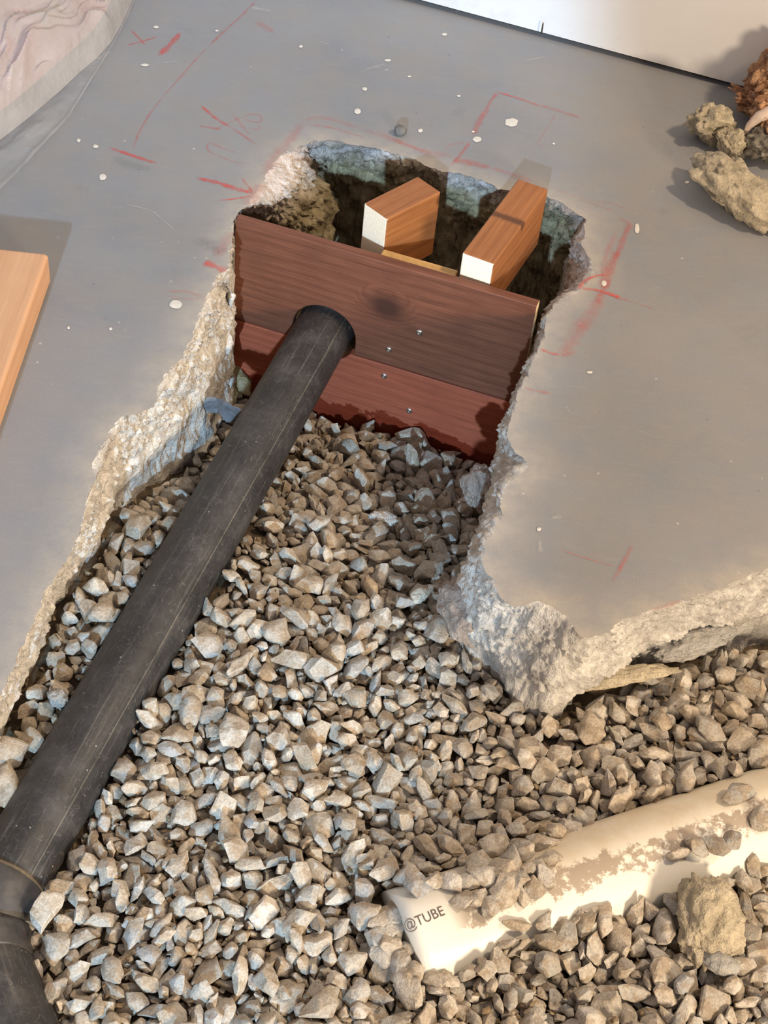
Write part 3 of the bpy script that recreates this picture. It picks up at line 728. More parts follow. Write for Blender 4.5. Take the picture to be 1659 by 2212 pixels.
# ------------------------------------------------------------------ lumps, chunks and scraps
def lump(name, c, size, seed, mat, amp=.22, rot=(0, 0, 0), fr=1.6, sub=4, label=None, cat=None, group=None, pits=.0, chip=6):
    bm = bmesh.new(); bmesh.ops.create_icosphere(bm, subdivisions=sub, radius=.5)
    r = random.Random(seed); cuts = []
    for _ in range(chip):
        d = Vector((r.gauss(0, 1), r.gauss(0, 1), r.gauss(0, 1))).normalized(); cuts.append((d, r.uniform(.30, .44)))
    R_ = Matrix.Rotation(rot[2], 3, 'Z')@Matrix.Rotation(rot[1], 3, 'Y')@Matrix.Rotation(rot[0], 3, 'X')
    for v_ in bm.verts:
        p = v_.co.copy()
        for d, k in cuts:
            e = p.dot(d)-k
            if e > 0: p -= d*e*.85
        n = v_.co.normalized(); q = fbm(p, fr, 4, seed*1.7)*amp+fbm(p, fr*4.2, 4, seed*.9)*amp*.55
        if pits: q -= pits*min(.35, max(0, fbm(p, fr*3.2, 2, seed*2.2)-.14)*4)
        p += n*q
        v_.co = R_@Vector((p.x*size[0], p.y*size[1], p.z*size[2]))
    zmin = min(v_.co.z for v_ in bm.verts)
    me = bpy.data.meshes.new(name); bm.to_mesh(me); bm.free(); me.materials.append(mat); me.polygons.foreach_set('use_smooth', [True]*len(me.polygons))
    o = bpy.data.objects.new(name, me); COL.objects.link(o); o.location = (float(c[0]), float(c[1]), float(c[2])); tag(o, label, cat, group)
    return o
MCH = mat_broken('weathered concrete chunk', (.31, .265, .19), (.60, .52, .38)); MCH2 = mat_broken('dark soil clod', (.14, .125, .10), (.30, .27, .22)); MOL = mat_broken('olive stone', (.20, .165, .085), (.33, .28, .16))
MGR = mat_broken('grey rough stone', (.27, .26, .25), (.46, .45, .43)); MWH = mat_broken('whitish mortar crumb', (.56, .47, .41), (.80, .74, .67)); MCR = mat_broken('cream stone', (.62, .54, .42), (.80, .74, .62)); MDK = mat_flat('dark pebble', (.13, .125, .12), .8)
def on(px, py, z, c): p = W(px, py, z); return p
lump('concrete_chunk', W(1540, 268, .022), (.062, .052, .05), 3, MCH, .34, (.3, .2, .4), 1.9, 5, 'knobbly tan concrete chunk on the floor just below the wall gap', 'rubble', 'rubble by the wall', pits=.12)
lump('concrete_chunk', W(1578, 312, .014), (.05, .036, .036), 13, MCH, .34, (.3, .9, -.8), 1.9, 5, 'small tan chunk tucked against the knobbly chunk near the wall', 'rubble', 'rubble by the wall', pits=.12)
lump('concrete_chunk', W(1618, 415, .022), (.150, .078, .058), 8, MCH, .26, (.1, .1, -.62), 2.0, 5, 'largest pitted tan concrete chunk at the right edge of the floor', 'rubble', 'rubble by the wall', pits=.14)
lump('soil_clod', W(1662, 312, .02), (.065, .06, .05), 21, MCH2, .3, (0, 0, .3), 1.8, 5, 'dark clod between the two tan chunks under a pale strip', 'clod', None, pits=.1)
lump('pebble', W(865, 281, .006), (.019, .014, .014), 5, MDK, .1, (0, 0, .4), 1.5, 3, 'small dark grey pebble alone on the slab behind the pit', 'pebble')
# crumpled orange-brown scrap against the wall
MSCR = mat_broken('crumpled orange-brown paper', (.30, .13, .06), (.62, .36, .20))
sb = empty('crumpled_scrap', tuple(float(x) for x in W(1660, 235, 0))); tag(sb, 'heap of crumpled orange-brown scrap against the wall at the right edge', 'scrap')
sbl = np.array(sb.location)
for i, (x, y, z, sx_, sy_, sz_, rz, rx) in enumerate(((1640, 222, .02, .085, .035, .03, .15, .2), (1668, 175, .05, .06, .04, .07, .9, .5), (1662, 235, .03, .07, .05, .05, -.5, .3), (1690, 140, .07, .06, .04, .09, .4, .2), (1660, 250, .045, .05, .045, .04, 1.4, .8), (1720, 230, .04, .09, .06, .08, .2, .1))):
    o = lump('torn_piece', W(x, y, z)-sbl, (sx_, sy_, sz_), 40+i, MSCR, .55, (rx, .3, rz), 2.2, 5, chip=9, pits=.1); o.parent = sb
vs, fs, uvs = tube_mesh([W(x, y, z) for x, y, z in ((1720, 235, .06), (1670, 240, .058), (1640, 252, .05), (1618, 272, .035), (1604, 300, .015), (1596, 322, .004))], [.008, .009, .007, .0045, .003, .002], 10)
o = mesh_obj('plastic_strip', vs, fs, mat_flat('pale plastic', (.62, .50, .42), .5, 0, 100, .1), smooth=True); tag(o, 'thin pale strip trailing from the orange-brown scrap to the floor', 'strip')

# rubble and special stones in the trench
def at(px, py, up):
    """point over the gravel seen at that pixel"""
    z = -.12
    for _ in range(6): p = W(px, py, z); z = gh(p[0], p[1])+up
    return W(px, py, z)
SPECIAL = []
def special(name, px, py, up, size, seed, mat, label, cat='stone', **kw):
    c = at(px, py, up); o = lump(name, c, size, seed, mat, label=label, cat=cat, **kw); SPECIAL.append((c[0], c[1], c[2], max(size)*.5)); return o
special('rough_stone', 1043, 948, -.002, (.040, .036, .036), 61, MGR, 'big rough grey stone against the foot of the red board, by the slab', amp=.2, fr=2.2)
special('mortar_crumb', 831, 1121, .000, (.034, .022, .018), 62, MWH, 'whitish crumbly lump on the gravel in front of the panel', 'lump', amp=.3, fr=2.4, rot=(0, 0, -.2))
special('cream_stone', 905, 1284, .000, (.030, .017, .014), 63, MCR, 'pale cream angular stone just left of the broken slab corner', amp=.12, rot=(.1, 0, .9), chip=10)
special('concrete_chunk', 1538, 1990, .006, (.060, .098, .048), 64, MCH, 'tan concrete chunk on the gravel below the white pipe', 'rubble', amp=.30, fr=1.7, rot=(.15, 0, -.08), sub=5, pits=.06)
special('flat_stone', 1548, 2078, .000, (.040, .020, .018), 65, MGR, 'grey flattish stone under the lower end of the tan chunk', amp=.12, rot=(0, 0, -.3))
special('olive_stone', 516, 812, .018, (.062, .028, .026), 66, MOL, 'long olive-brown stone between the black pipe and left slab edge', amp=.16, rot=(.2, .35, -.75))
special('olive_stone', 488, 836, .008, (.050, .026, .024), 67, MOL, 'darker olive stone below the long one beside the left slab edge', amp=.2, rot=(.2, .1, -.95))
special('pitted_stone', 123, 1508, .002, (.021, .020, .018), 68, MGR, 'small round pitted stone between the left slab and black pipe', amp=.14, pits=.25, chip=3)
def big_stone(name, px, py, up, L, k, rot, label):
    c = at(px, py, up); o = bpy.data.objects.new(name, stone_mesh(k)); COL.objects.link(o); o.location = [float(v_) for v_ in c]
    o.rotation_euler = rot; o.scale = (L,)*3; tag(o, label, 'stone'); SPECIAL.append((c[0], c[1], c[2], L*.42)); return o
big_stone('pale_boulder', 18, 1628, .005, .044, 2, (.25, .1, .6), 'largest flat pale stone at the left edge beside the black pipe')
big_stone('pale_boulder', 16, 1702, .004, .042, 9, (.3, -.2, 1.9), 'blocky pale stone at the left edge, next below the largest flat one')
big_stone('split_stone', 103, 1958, .006, .036, 13, (.5, .1, 1.2), 'large white-faced stone beside the black pipe socket')
o = lump('mortar_lump', W(1036, 1058, -.115), (.044, .062, .06), 72, MRUB, .28, (0, 0, .1), 1.8, 5, 'mauve-grey mortar lump clinging to the side of the right slab', 'rubble'); SPECIAL.append((*o.location, .026))
o = lump('mortar_lump', W(1018, 1330, -.098), (.052, .085, .05), 73, MRUB, .24, (0, 0, .55), 1.8, 5, 'grey mortar crust under the broken corner of the right slab', 'rubble'); SPECIAL.append((*o.location, .03))
o = lump('mortar_lump', W(1488, 1388, -.103), (.095, .030, .022), 74, MGR, .34, (.2, 0, .42), 2.0, 5, 'long blue-grey crust hanging below the pale face of the slab', 'rubble'); SPECIAL.append((*o.location, .03))
o = lump('mortar_lump', W(1335, 1462, -.104), (.115, .024, .014), 75, MCH, .26, (.1, 0, .30), 2.0, 5, 'thin tan slab flake lying under the pale face of the slab', 'rubble'); SPECIAL.append((*o.location, .03))

def scrap(name, top, bot, zt_, zb, mat, label, seed):
    n = 40; T = [np.array(W(x, y, zt_)) for x, y in top]; B = [np.array(W(x, y, zb)) for x, y in bot]
    def fn(s, t_):
        p = along(T, s)*(1-t_)+along(B, s)*t_; p = p+fbmv(p, 45, 3, seed)*.012+np.array([0, 0, .004*math.sin(s*9+t_*3)]); return p
    o = grid_mesh(name, fn, n, 18, mat, None); m = o.modifiers.new('thickness', 'SOLIDIFY'); m.thickness = .0008
    tag(o, label, 'plastic sheet'); return o
scrap('plastic_scrap', [(404, 872), (430, 858), (462, 850), (492, 872), (526, 896)], [(412, 900), (440, 892), (470, 905), (494, 912), (516, 905)], -.125, -.150, mat_flat('torn grey plastic sheet', (.17, .17, .185), .4, 0, 60, .25, .6, .003), 'torn grey plastic sheet sticking out under the left slab edge', 2.0)
o = lump('plaster_crumb', W(488, 745, -.12), (.014, .012, .034), 77, MWH, .3, (0, 0, 0), 2.0, 4, 'small white crumb in the gap left of the form panel', 'lump')

# stones lying on or against the white pipe
def pipe_stone(px, py, L, seed, k, label='gravel stone resting on top of the white sewer pipe'):
    x, a_ = pipe_local(px, py); d = W(px, py, 0)-_C; o_ = _C-PV_A; pr = np.array([-PV_D[1], PV_D[0], 0])
    A = (d@pr)**2+d[2]**2; B_ = 2*((o_@pr)*(d@pr)+o_[2]*d[2]); Cc = (o_@pr)**2+o_[2]**2-PV_R**2
    if B_*B_-4*A*Cc < 0 or x < 0: c = at(px, py, -.002)
    else:
        r_ = PV_R+L*.24; c = PV_A+np.array([PV_D[0], PV_D[1], 0])*x+pr*r_*math.cos(a_)+np.array([0, 0, r_*math.sin(a_)])
    r = random.Random(seed); o = bpy.data.objects.new('gravel_stone', stone_mesh(k)); COL.objects.link(o); o.location = [float(v_) for v_ in c]
    o.rotation_euler = (r.uniform(-.5, .5), r.uniform(-.5, .5), r.uniform(0, 6.28)); o.scale = (L,)*3
    tag(o, label, 'stone', 'gravel stones lying on the white pipe')
for i, (px, py, L) in enumerate(((1165,1832,.026),(1188,1862,.022),(1150,1882,.024),(1118,1905,.026),(1176,1898,.022),(1085,1938,.026),(1056,1962,.026),(1030,1945,.022),(1130,1850,.026),(1104,1872,.024),(1150,1922,.020),(1014,1915,.026),(1050,1905,.024),(1078,1888,.026),
      (1002,1948,.020),(1040,1880,.026),(1205,1808,.022),(1236,1790,.024),(1268,1776,.022),(1128,1942,.018),(975,1918,.026),(945,1915,.024),(866,1965,.026),(850,2008,.026),(846,2045,.026),(862,2080,.024),(895,2098,.024),(935,2108,.024),(845,1975,.024),(905,1925,.024),(1642,1772,.024),(1640,1628,.030),(1590,1722,.024),
      (825,1990,.024),(822,2030,.024),(830,2062,.024),(878,2050,.015),(872,2108,.024),(1118,1998,.020),(1240,1992,.022),(1290,1968,.02),(1170,1988,.02),(1460,1845,.022),(1500,1830,.024),(1540,1828,.024),(1575,1815,.02))):
    pipe_stone(px, py, L, 300+i, (i*7) % NSH)


# x, y, z in half millimetres; tilt in steps of two degrees about x, y, z; length in fifths of a millimetre; shape
GRAVEL = (
644,1289,-255,-65,9,0,165,15,-3,1197,-232,1,1,27,140,4,93,1286,-252,-78,-8,11,143,19,-228,1711,-229,5,4,-62,159,3,-454,1250,-246,6,1,-42,141,16,
135,1240,-240,24,11,-35,142,15,47,1371,-238,10,-16,13,141,16,63,1651,-246,3,9,-60,164,8,285,1428,-183,-78,-4,26,130,18,-51,1541,-252,0,-3,24,157,15,
-121,1355,-240,-30,-19,-69,150,18,561,1333,-246,79,-20,83,156,15,-66,1221,-260,-84,-9,-39,153,3,435,1809,-229,-2,-10,54,156,16,487,1388,-253,58,10,62,155,3,
563,1415,-243,58,-5,41,159,16,-84,1875,-233,47,22,88,165,11,-443,1171,-252,-52,-19,-54,142,3,464,1267,-263,-9,16,-74,137,18,-28,1315,-253,-38,-9,17,145,8,
-308,1912,-245,-1,3,-17,151,11,-188,1685,-257,8,-8,45,163,17,723,1830,-237,-85,-5,9,135,19,-179,1953,-234,-82,5,33,145,10,-202,1242,-258,67,-2,33,163,5,
-100,1230,-237,-45,-16,-26,147,8,263,1526,-219,67,-8,-81,159,12,35,1288,-249,6,-12,16,123,16,-111,1411,-249,-30,0,-77,157,13,-312,1741,-227,-87,-13,42,159,12,
360,1316,-228,75,24,4,161,2,-80,1733,-258,17,-18,17,155,4,-65,1333,-233,80,8,-60,154,13,-413,1210,-263,18,-19,18,130,4,664,1840,-229,83,9,-10,150,18,
-133,1897,-236,-64,3,-86,161,0,-288,1534,-250,-13,0,-69,118,10,49,1234,-254,13,-22,24,129,8,15,1486,-247,9,17,-50,121,4,75,1459,-233,47,-9,-64,158,7,
-240,1151,-243,-7,11,-26,138,15,-87,1669,-237,31,17,-26,163,13,-353,1218,-238,5,-5,-32,145,2,-186,1464,-239,-7,13,-22,132,11,-145,1236,-243,54,10,-43,152,17,
-222,1556,-249,-72,15,-4,130,15,391,1377,-234,88,-17,23,123,5,-504,2211,-258,10,-14,-37,164,10,491,1661,-236,50,1,-70,147,19,351,1710,-239,-80,0,10,122,19,
-326,1699,-246,-81,-8,-68,164,19,443,1360,-244,66,18,-35,137,11,-52,1387,-232,-90,-9,22,118,16,611,1722,-228,38,-4,41,151,7,-333,1287,-242,21,13,-52,107,4,
510,1296,-257,40,6,2,111,4,-520,1949,-228,87,9,35,150,16,-263,1349,-249,26,29,-75,156,7,147,1522,-246,-51,1,-21,158,14,-67,1610,-237,38,2,19,144,12,
-200,1195,-238,-84,23,-35,101,18,-398,1405,-248,-82,10,55,123,8,136,2019,-247,89,12,-77,150,19,-358,1612,-245,-37,6,-83,134,7,363,1355,-223,21,5,-90,136,9,
-144,1712,-243,-2,4,40,122,3,-413,1615,-255,6,4,-6,116,15,-67,1426,-226,71,19,-39,128,16,379,1753,-247,0,-5,23,121,18,106,2217,-295,-6,-4,15,164,1,
459,1408,-231,29,0,41,152,17,752,1988,-271,85,10,75,131,11,421,1399,-228,3,-12,10,109,3,-131,2110,-263,-83,3,-85,147,16,54,2783,-462,-66,7,-11,160,4,
610,1911,-252,-33,16,-55,162,12,731,1391,-261,-12,5,-65,144,18,113,1446,-224,11,21,-85,135,12,43,1417,-244,16,27,-50,139,8,0,1671,-234,87,-3,-27,121,10,
435,1222,-232,-74,24,16,157,16,559,1294,-246,5,5,-17,109,8,-38,1450,-253,19,-15,73,134,16,-150,2001,-231,-69,-18,-88,159,15,556,1777,-241,32,-9,-80,165,15,
-329,1532,-265,62,18,-62,117,5,-202,1497,-248,22,-9,57,148,0,-182,1358,-243,-39,3,81,137,17,281,1314,-238,-18,-3,-29,123,8,-19,1902,-244,69,7,39,141,18,
182,1524,-231,-79,-1,71,104,4,-499,1178,-256,-11,3,-8,109,15,601,1278,-258,-31,-7,-59,125,10,550,1725,-238,16,1,-39,147,9,405,1339,-256,-79,14,20,113,11,
199,1226,-248,-76,13,-39,117,12,-14,2000,-246,-73,-5,-55,149,0,-280,1748,-246,65,9,87,116,4,-386,1311,-248,-30,11,17,104,4,379,1674,-239,38,6,-8,110,11,
-90,1561,-232,-4,-1,47,107,15,20,2029,-249,-85,-11,26,120,10,-250,1310,-258,28,23,25,122,3,-246,1980,-244,-29,-7,-83,130,3,-280,1424,-235,-9,-2,27,118,7,
-522,1922,-260,-72,-5,-45,145,3,560,1834,-255,22,0,-5,107,4,-396,1151,-246,49,23,-76,112,11,-165,1177,-252,-2,11,83,121,10,516,1438,-250,78,-27,39,123,0,
-255,1516,-263,44,-17,13,137,12,491,1334,-248,83,-30,-4,116,3,-128,1556,-245,79,-1,4,124,11,216,1561,-256,-70,11,9,119,15,-345,1556,-256,71,11,-80,144,2,
-293,1207,-251,-89,-8,79,114,9,-121,1507,-265,-71,23,-2,137,13,-187,1415,-254,79,-28,-47,157,2,-548,2012,-234,-42,18,79,161,0,0,1406,-251,-19,-6,-75,123,7,
437,1757,-250,25,4,-42,123,16,310,1676,-249,11,13,-69,112,10,-11,1829,-245,-4,-6,89,117,16,-11,2340,-336,-41,1,-61,163,7,490,1736,-244,83,9,-18,156,19,
314,1726,-231,84,23,-10,123,8,-62,1918,-228,-2,11,-89,117,10,57,2228,-305,61,-13,-89,150,9,-216,1405,-242,-64,-7,59,130,6,102,1569,-239,-73,23,21,118,11,
131,1682,-250,-19,20,-89,125,18,626,1987,-276,-82,10,40,158,8,721,1913,-254,56,13,-13,123,8,164,1197,-252,89,-12,44,119,4,-424,1273,-256,-88,9,-75,130,13,
-244,1859,-232,-20,2,29,160,6,-160,1441,-235,-90,4,-86,120,13,590,1313,-235,-41,-1,31,118,12,-2,1550,-236,-7,8,18,111,10,-431,1414,-252,73,-22,-57,112,3,
89,2512,-399,-88,-22,64,162,15,-299,1257,-244,-82,7,84,101,16,-386,1720,-242,69,-22,87,142,14,-389,1577,-255,-64,-20,-65,135,16,-504,1217,-261,-5,6,-22,112,17,
-363,1465,-256,89,13,61,110,3,213,1800,-239,-56,-4,-62,122,8,-55,1996,-237,-89,-12,71,109,18,-458,1432,-270,-62,4,45,147,7,-304,1176,-250,-77,3,76,99,16,
200,1751,-256,-78,15,30,122,16,178,1833,-240,31,5,68,159,17,36,1689,-243,89,3,62,114,8,-459,2362,-321,-14,13,-86,153,4,713,2011,-272,47,-9,-78,138,12,
99,2692,-455,-80,18,-3,151,5,313,1757,-240,-89,10,-86,124,11,-335,1658,-240,87,2,83,120,17,63,1537,-255,-8,-1,-9,115,7,582,1961,-269,-88,21,78,133,11,
681,1761,-237,-14,-10,-64,116,11,-84,2186,-302,-65,0,8,162,12,63,1604,-247,0,0,84,120,6,-23,2038,-234,13,-2,-49,139,12,710,1430,-269,73,7,79,162,15,
84,1212,-274,-89,3,-10,120,18,-273,1786,-248,90,-12,49,145,9,-380,1249,-257,-65,18,-85,123,18,-325,1591,-256,-88,30,-42,98,5,82,1244,-260,-5,-15,-18,118,0,
-116,1646,-262,80,2,48,155,11,-106,2283,-314,70,-12,-50,165,16,-220,1658,-251,-67,15,57,132,12,34,2716,-453,78,9,-86,148,4,470,1690,-238,1,37,-1,124,4,
-476,1364,-255,45,14,9,123,8,-76,1268,-257,-90,-32,74,120,1,-351,1434,-271,47,6,81,151,6,-357,1406,-262,77,-16,29,109,5,56,1797,-262,3,9,19,120,18,
499,1262,-270,24,9,48,142,0,-122,1187,-261,2,-21,4,124,9,-606,1762,-261,-88,-18,-64,142,2,-365,1298,-265,-86,10,38,101,8,-14,1595,-245,-45,-9,-84,115,0,
697,1366,-247,56,-14,84,106,10,-148,1419,-247,-6,15,-30,96,15,-243,1206,-238,-74,24,-53,91,18,-569,1813,-259,-17,-21,-35,145,12,-86,1477,-259,-33,-5,60,128,3,
-60,2555,-398,54,-14,-36,163,18,-219,1961,-244,-24,27,-58,128,16,259,1290,-223,-81,0,24,86,11,224,1622,-261,70,19,-57,114,4,523,1381,-257,14,-30,49,100,10,
-437,1349,-257,53,3,71,115,12,-226,1371,-234,16,4,42,100,16,-297,1985,-246,52,7,-18,121,10,273,1230,-265,-3,-6,-52,138,6,359,1818,-246,20,17,20,110,3,
-581,1724,-259,-46,8,28,120,3,-122,1767,-251,-51,-26,82,123,15,-365,1748,-260,68,22,-44,125,8,-35,1686,-263,88,8,-72,165,6,198,1273,-240,-7,14,16,94,5,
-589,1647,-249,-21,11,-74,117,3,149,2447,-377,21,7,40,143,3,84,1844,-248,14,1,-3,94,3,674,1321,-235,68,-6,-66,108,12,54,2682,-442,-24,30,-20,138,4,
62,1950,-242,13,-6,44,111,16,-325,1460,-255,6,-16,78,90,11,318,1635,-245,-35,3,-3,110,3,-615,1724,-263,64,5,-68,119,13,736,1941,-264,-86,-7,78,129,0,
-166,1566,-241,18,-3,-29,98,19,390,1644,-240,-7,-10,-65,130,17,131,1643,-247,-49,-25,68,130,14,-363,1150,-237,41,6,50,105,7,161,1901,-243,6,13,-25,115,1,
293,1279,-245,72,-21,74,97,11,-321,1973,-267,1,4,51,134,11,711,1530,-247,6,0,-33,111,7,15,1625,-249,20,-20,-37,109,3,631,1875,-236,-70,9,-12,136,7,
384,1274,-271,-20,6,-35,118,15,5,2484,-376,-76,-14,46,161,2,8,2178,-294,70,-22,28,143,16,323,1261,-248,-49,42,-21,104,11,-159,2227,-304,1,-6,44,137,5,
-289,1309,-244,58,-11,29,121,14,729,1562,-242,-5,-23,56,106,13,488,1865,-243,-78,-14,65,123,7,-424,1317,-251,22,-12,47,88,11,-380,1196,-256,-43,22,33,121,7,
-99,2695,-434,39,-23,-23,139,4,-17,1729,-247,-52,-26,-71,118,8,295,1852,-252,-9,-8,-73,125,0,13,1252,-247,-80,18,43,100,11,-148,1390,-262,23,7,27,123,0,
-343,1189,-253,46,-9,-15,85,4,712,1475,-247,7,6,46,117,6,-314,1778,-231,-17,-2,-74,111,5,-493,1263,-257,66,9,-87,92,8,52,1887,-247,6,19,67,155,6,
-27,1940,-239,-11,8,-78,113,8,574,1849,-234,-3,-7,-63,107,15,187,1626,-256,21,-26,57,110,16,-187,1862,-245,10,5,54,115,16,67,1322,-259,-89,-17,-18,95,5,
-201,1280,-252,4,10,-73,86,5,-12,1219,-259,-12,9,90,156,19,301,1250,-242,-4,36,86,100,10,-87,1335,-255,-20,0,86,119,18,-478,2152,-261,45,11,22,137,2,
-490,2081,-247,-72,15,10,111,15,-60,1305,-227,41,12,-29,100,7,-248,1940,-252,75,-22,45,122,1,-235,2319,-328,-2,2,8,121,8,57,1203,-250,-8,5,8,101,2,
-282,1289,-241,30,13,-69,110,1,426,1277,-249,-27,-25,-63,117,0,540,1938,-274,-66,-15,-58,155,8,-125,1266,-246,0,35,-67,91,10,-435,1386,-268,4,4,29,105,11,
30,1923,-248,-17,0,-64,120,17,430,1319,-253,29,31,4,102,11,-155,1667,-248,-43,-27,-32,116,10,10,1343,-244,6,0,-57,108,7,-113,1620,-245,-3,0,19,97,19,
-123,1458,-247,26,4,-73,135,5,-132,2322,-306,47,-11,-65,145,9,-176,1155,-233,48,20,73,107,2,522,1891,-250,-16,-15,-74,113,5,-310,1365,-245,64,-14,-20,116,9,
-375,1687,-250,4,16,58,119,19,-234,1338,-241,-46,-12,-79,108,1,-450,1296,-255,87,-15,88,98,15,165,1737,-254,50,-21,33,104,8,466,1780,-256,29,-2,19,117,15,
489,1711,-226,75,-3,48,96,8,5,1536,-257,-63,10,-77,115,0,-254,1263,-257,-34,-27,-66,100,15,-371,1815,-257,-43,21,-58,109,16,316,1344,-235,-42,-28,14,117,5,
280,1723,-247,8,-10,-76,117,19,-506,2164,-277,10,4,35,162,1,-365,1501,-254,-19,-13,5,102,0,-260,1573,-264,-72,4,-69,125,17,-171,1254,-256,-1,-14,10,92,10,
-198,1615,-257,-57,10,15,94,5,-477,1212,-260,-18,22,-31,91,7,-421,1576,-275,-13,9,-24,108,12,580,1468,-242,-73,2,66,112,11,232,1293,-247,49,16,15,106,16,
-530,2103,-268,69,-7,65,149,7,186,1681,-261,-83,3,-74,85,3,-132,2514,-389,-82,19,-8,146,9,-280,1616,-255,-11,-16,40,85,18,595,1364,-253,-86,3,-84,89,11,
-187,2210,-289,-6,-4,-23,123,0,1,2253,-310,80,-3,-7,121,18,-532,1875,-253,-32,23,79,101,18,362,1648,-252,88,4,7,96,10,248,1576,-247,-84,-5,45,93,15,
134,1926,-252,-23,-1,-15,115,8,94,1696,-238,85,19,65,116,16,769,1899,-263,15,16,10,123,13,156,1941,-239,9,6,4,95,15,-346,1776,-249,-16,6,77,101,3,
-35,1359,-247,18,-14,-35,144,6,-232,2074,-260,-75,-12,-44,138,1,-301,1351,-265,64,4,41,127,12,-62,1798,-250,6,13,12,94,4,183,1258,-249,-72,-6,-83,101,15,
451,1860,-253,73,15,-60,114,5,-263,2147,-272,-8,-23,90,114,8,-205,1782,-241,-68,-8,36,107,12,-186,1325,-255,27,27,81,106,8,230,1697,-251,-84,9,80,95,10,
551,1682,-227,42,-10,18,109,1,519,1808,-254,-87,4,-72,120,14,-589,1844,-259,39,-14,18,92,18,732,1354,-247,-60,-1,-78,119,7,-93,2127,-276,50,-2,35,120,4,
-548,1962,-243,11,-19,66,123,11,-349,1848,-273,-3,11,66,118,11,27,1824,-255,-46,3,47,117,16,-538,2162,-266,-33,4,47,142,19,111,1194,-252,-10,-17,-7,112,6,
-157,2131,-271,-14,10,-44,128,11,-224,1453,-262,14,-4,63,111,10,137,2729,-470,51,-6,-42,162,2,-280,1167,-260,10,23,79,118,5,-313,1834,-246,2,-11,-32,103,19,
-94,1512,-249,59,15,-15,102,16,-38,2203,-290,31,-24,-23,110,4,-320,1175,-270,-5,4,75,99,18,-128,1306,-265,-28,-9,7,116,6,-32,1753,-256,-12,14,-42,121,15,
13,1320,-264,44,-30,-49,121,16,-387,1743,-237,6,32,-43,121,0,282,1629,-248,85,-15,27,90,18,47,2158,-280,-73,9,72,115,16,-368,1532,-260,70,13,7,118,6,
336,1214,-245,4,18,-73,95,5,-3,1294,-253,62,-19,51,84,3,-37,1503,-242,-5,23,-8,104,17,-439,2411,-329,9,3,60,117,18,-234,1617,-253,-44,7,-49,105,2,
434,1632,-252,87,12,-61,85,16,-363,1348,-240,-68,23,15,81,3,-139,1863,-252,21,-7,54,113,5,153,1485,-248,-26,10,6,117,17,-197,2020,-256,-33,4,53,118,4,
536,1448,-243,-85,33,-68,92,15,243,1877,-241,-17,-13,78,92,8,21,1767,-255,82,-2,76,86,5,97,2353,-348,-8,14,-30,132,5,299,1568,-228,87,9,77,103,9,
133,2536,-424,1,-11,32,122,4,-417,1529,-275,-75,-7,-5,92,10,779,1992,-283,-64,17,-51,157,9,129,2282,-330,79,2,28,130,19,-50,2463,-376,-75,-17,-5,123,15,
-9,1761,-246,-71,-20,-75,110,0,-206,1304,-257,76,-20,35,110,6,-380,1129,-248,2,15,-1,90,3,587,1721,-250,78,7,-55,120,16,98,1797,-247,15,13,-88,92,4,
260,1275,-259,2,-23,-75,117,11,-257,1404,-252,53,-15,68,94,1,669,1784,-256,-14,2,-21,131,19,74,1768,-251,-3,43,26,121,2,325,1828,-262,-30,13,-34,103,7,
-371,1348,-265,-77,-7,-75,131,9,59,1576,-262,-42,4,-79,100,2,85,1339,-268,18,-1,58,121,9,114,2625,-442,-49,-6,60,151,1,-9,2135,-275,-11,-10,61,117,9,
314,1317,-251,13,-21,-18,97,2,-119,2012,-261,-21,5,-36,151,12,756,1782,-231,18,-10,-56,107,15,456,1324,-265,59,20,-48,94,2,545,1246,-259,61,7,75,120,1,
705,1300,-248,-19,-4,-81,94,6,111,1660,-262,65,-1,83,121,0,-401,1264,-262,-69,8,-70,104,17,-152,1593,-248,0,12,-16,99,5,-341,1377,-251,33,11,-53,106,17,
669,1991,-273,0,-16,-4,93,10,607,1838,-250,-46,30,-27,107,12,-43,1276,-252,82,27,-3,92,19,-477,1183,-276,74,4,81,93,19,-310,1642,-255,80,8,52,86,4,
-300,1598,-259,10,-4,-26,97,8,-193,1581,-265,-70,9,63,115,18,354,1594,-249,87,-1,-89,109,12,-267,1836,-244,-90,-11,-62,104,11,-290,1386,-258,26,-7,43,79,3,
42,1462,-238,45,-32,7,111,1,-61,1857,-248,-46,4,33,109,15,-427,1505,-266,84,-11,41,90,12,240,1489,-213,-18,0,7,90,5,-104,2448,-377,79,-12,-90,120,3,
-161,2491,-385,-68,-3,83,110,4,-262,1628,-262,7,-23,14,109,1,664,1830,-256,66,-1,68,115,4,-14,1641,-264,-6,8,-70,142,7,-202,1154,-237,-84,4,-38,104,6,
-294,1503,-268,7,11,51,86,10,231,1598,-240,-26,0,13,107,19,-182,2147,-287,-33,-13,-79,124,8,-218,1483,-275,-55,-1,3,110,10,262,1825,-258,-13,-17,83,102,0,
256,1679,-260,-67,-10,-50,122,14,-362,1510,-275,-76,-4,-12,151,6,-566,1875,-255,-88,20,-74,104,12,-280,1236,-262,27,1,32,95,6,621,1788,-247,-27,1,8,122,13,
125,1601,-256,-82,-4,55,91,10,-374,1649,-245,-88,22,60,101,8,171,1795,-257,87,-28,-66,118,12,-441,2243,-278,81,-2,-84,112,16,-449,1128,-263,26,-9,-21,155,2,
-168,1281,-246,-32,-4,33,85,12,-137,2067,-271,-4,-3,40,122,11,-191,1817,-238,38,27,51,108,4,-98,1276,-260,27,0,-66,139,13,151,1617,-264,-28,-8,82,98,18,
-268,1384,-254,75,7,-30,86,11,-337,1135,-247,51,24,51,126,7,-20,2702,-458,5,6,73,144,9,-426,1242,-261,62,7,44,93,12,760,2091,-317,26,13,-76,107,3,
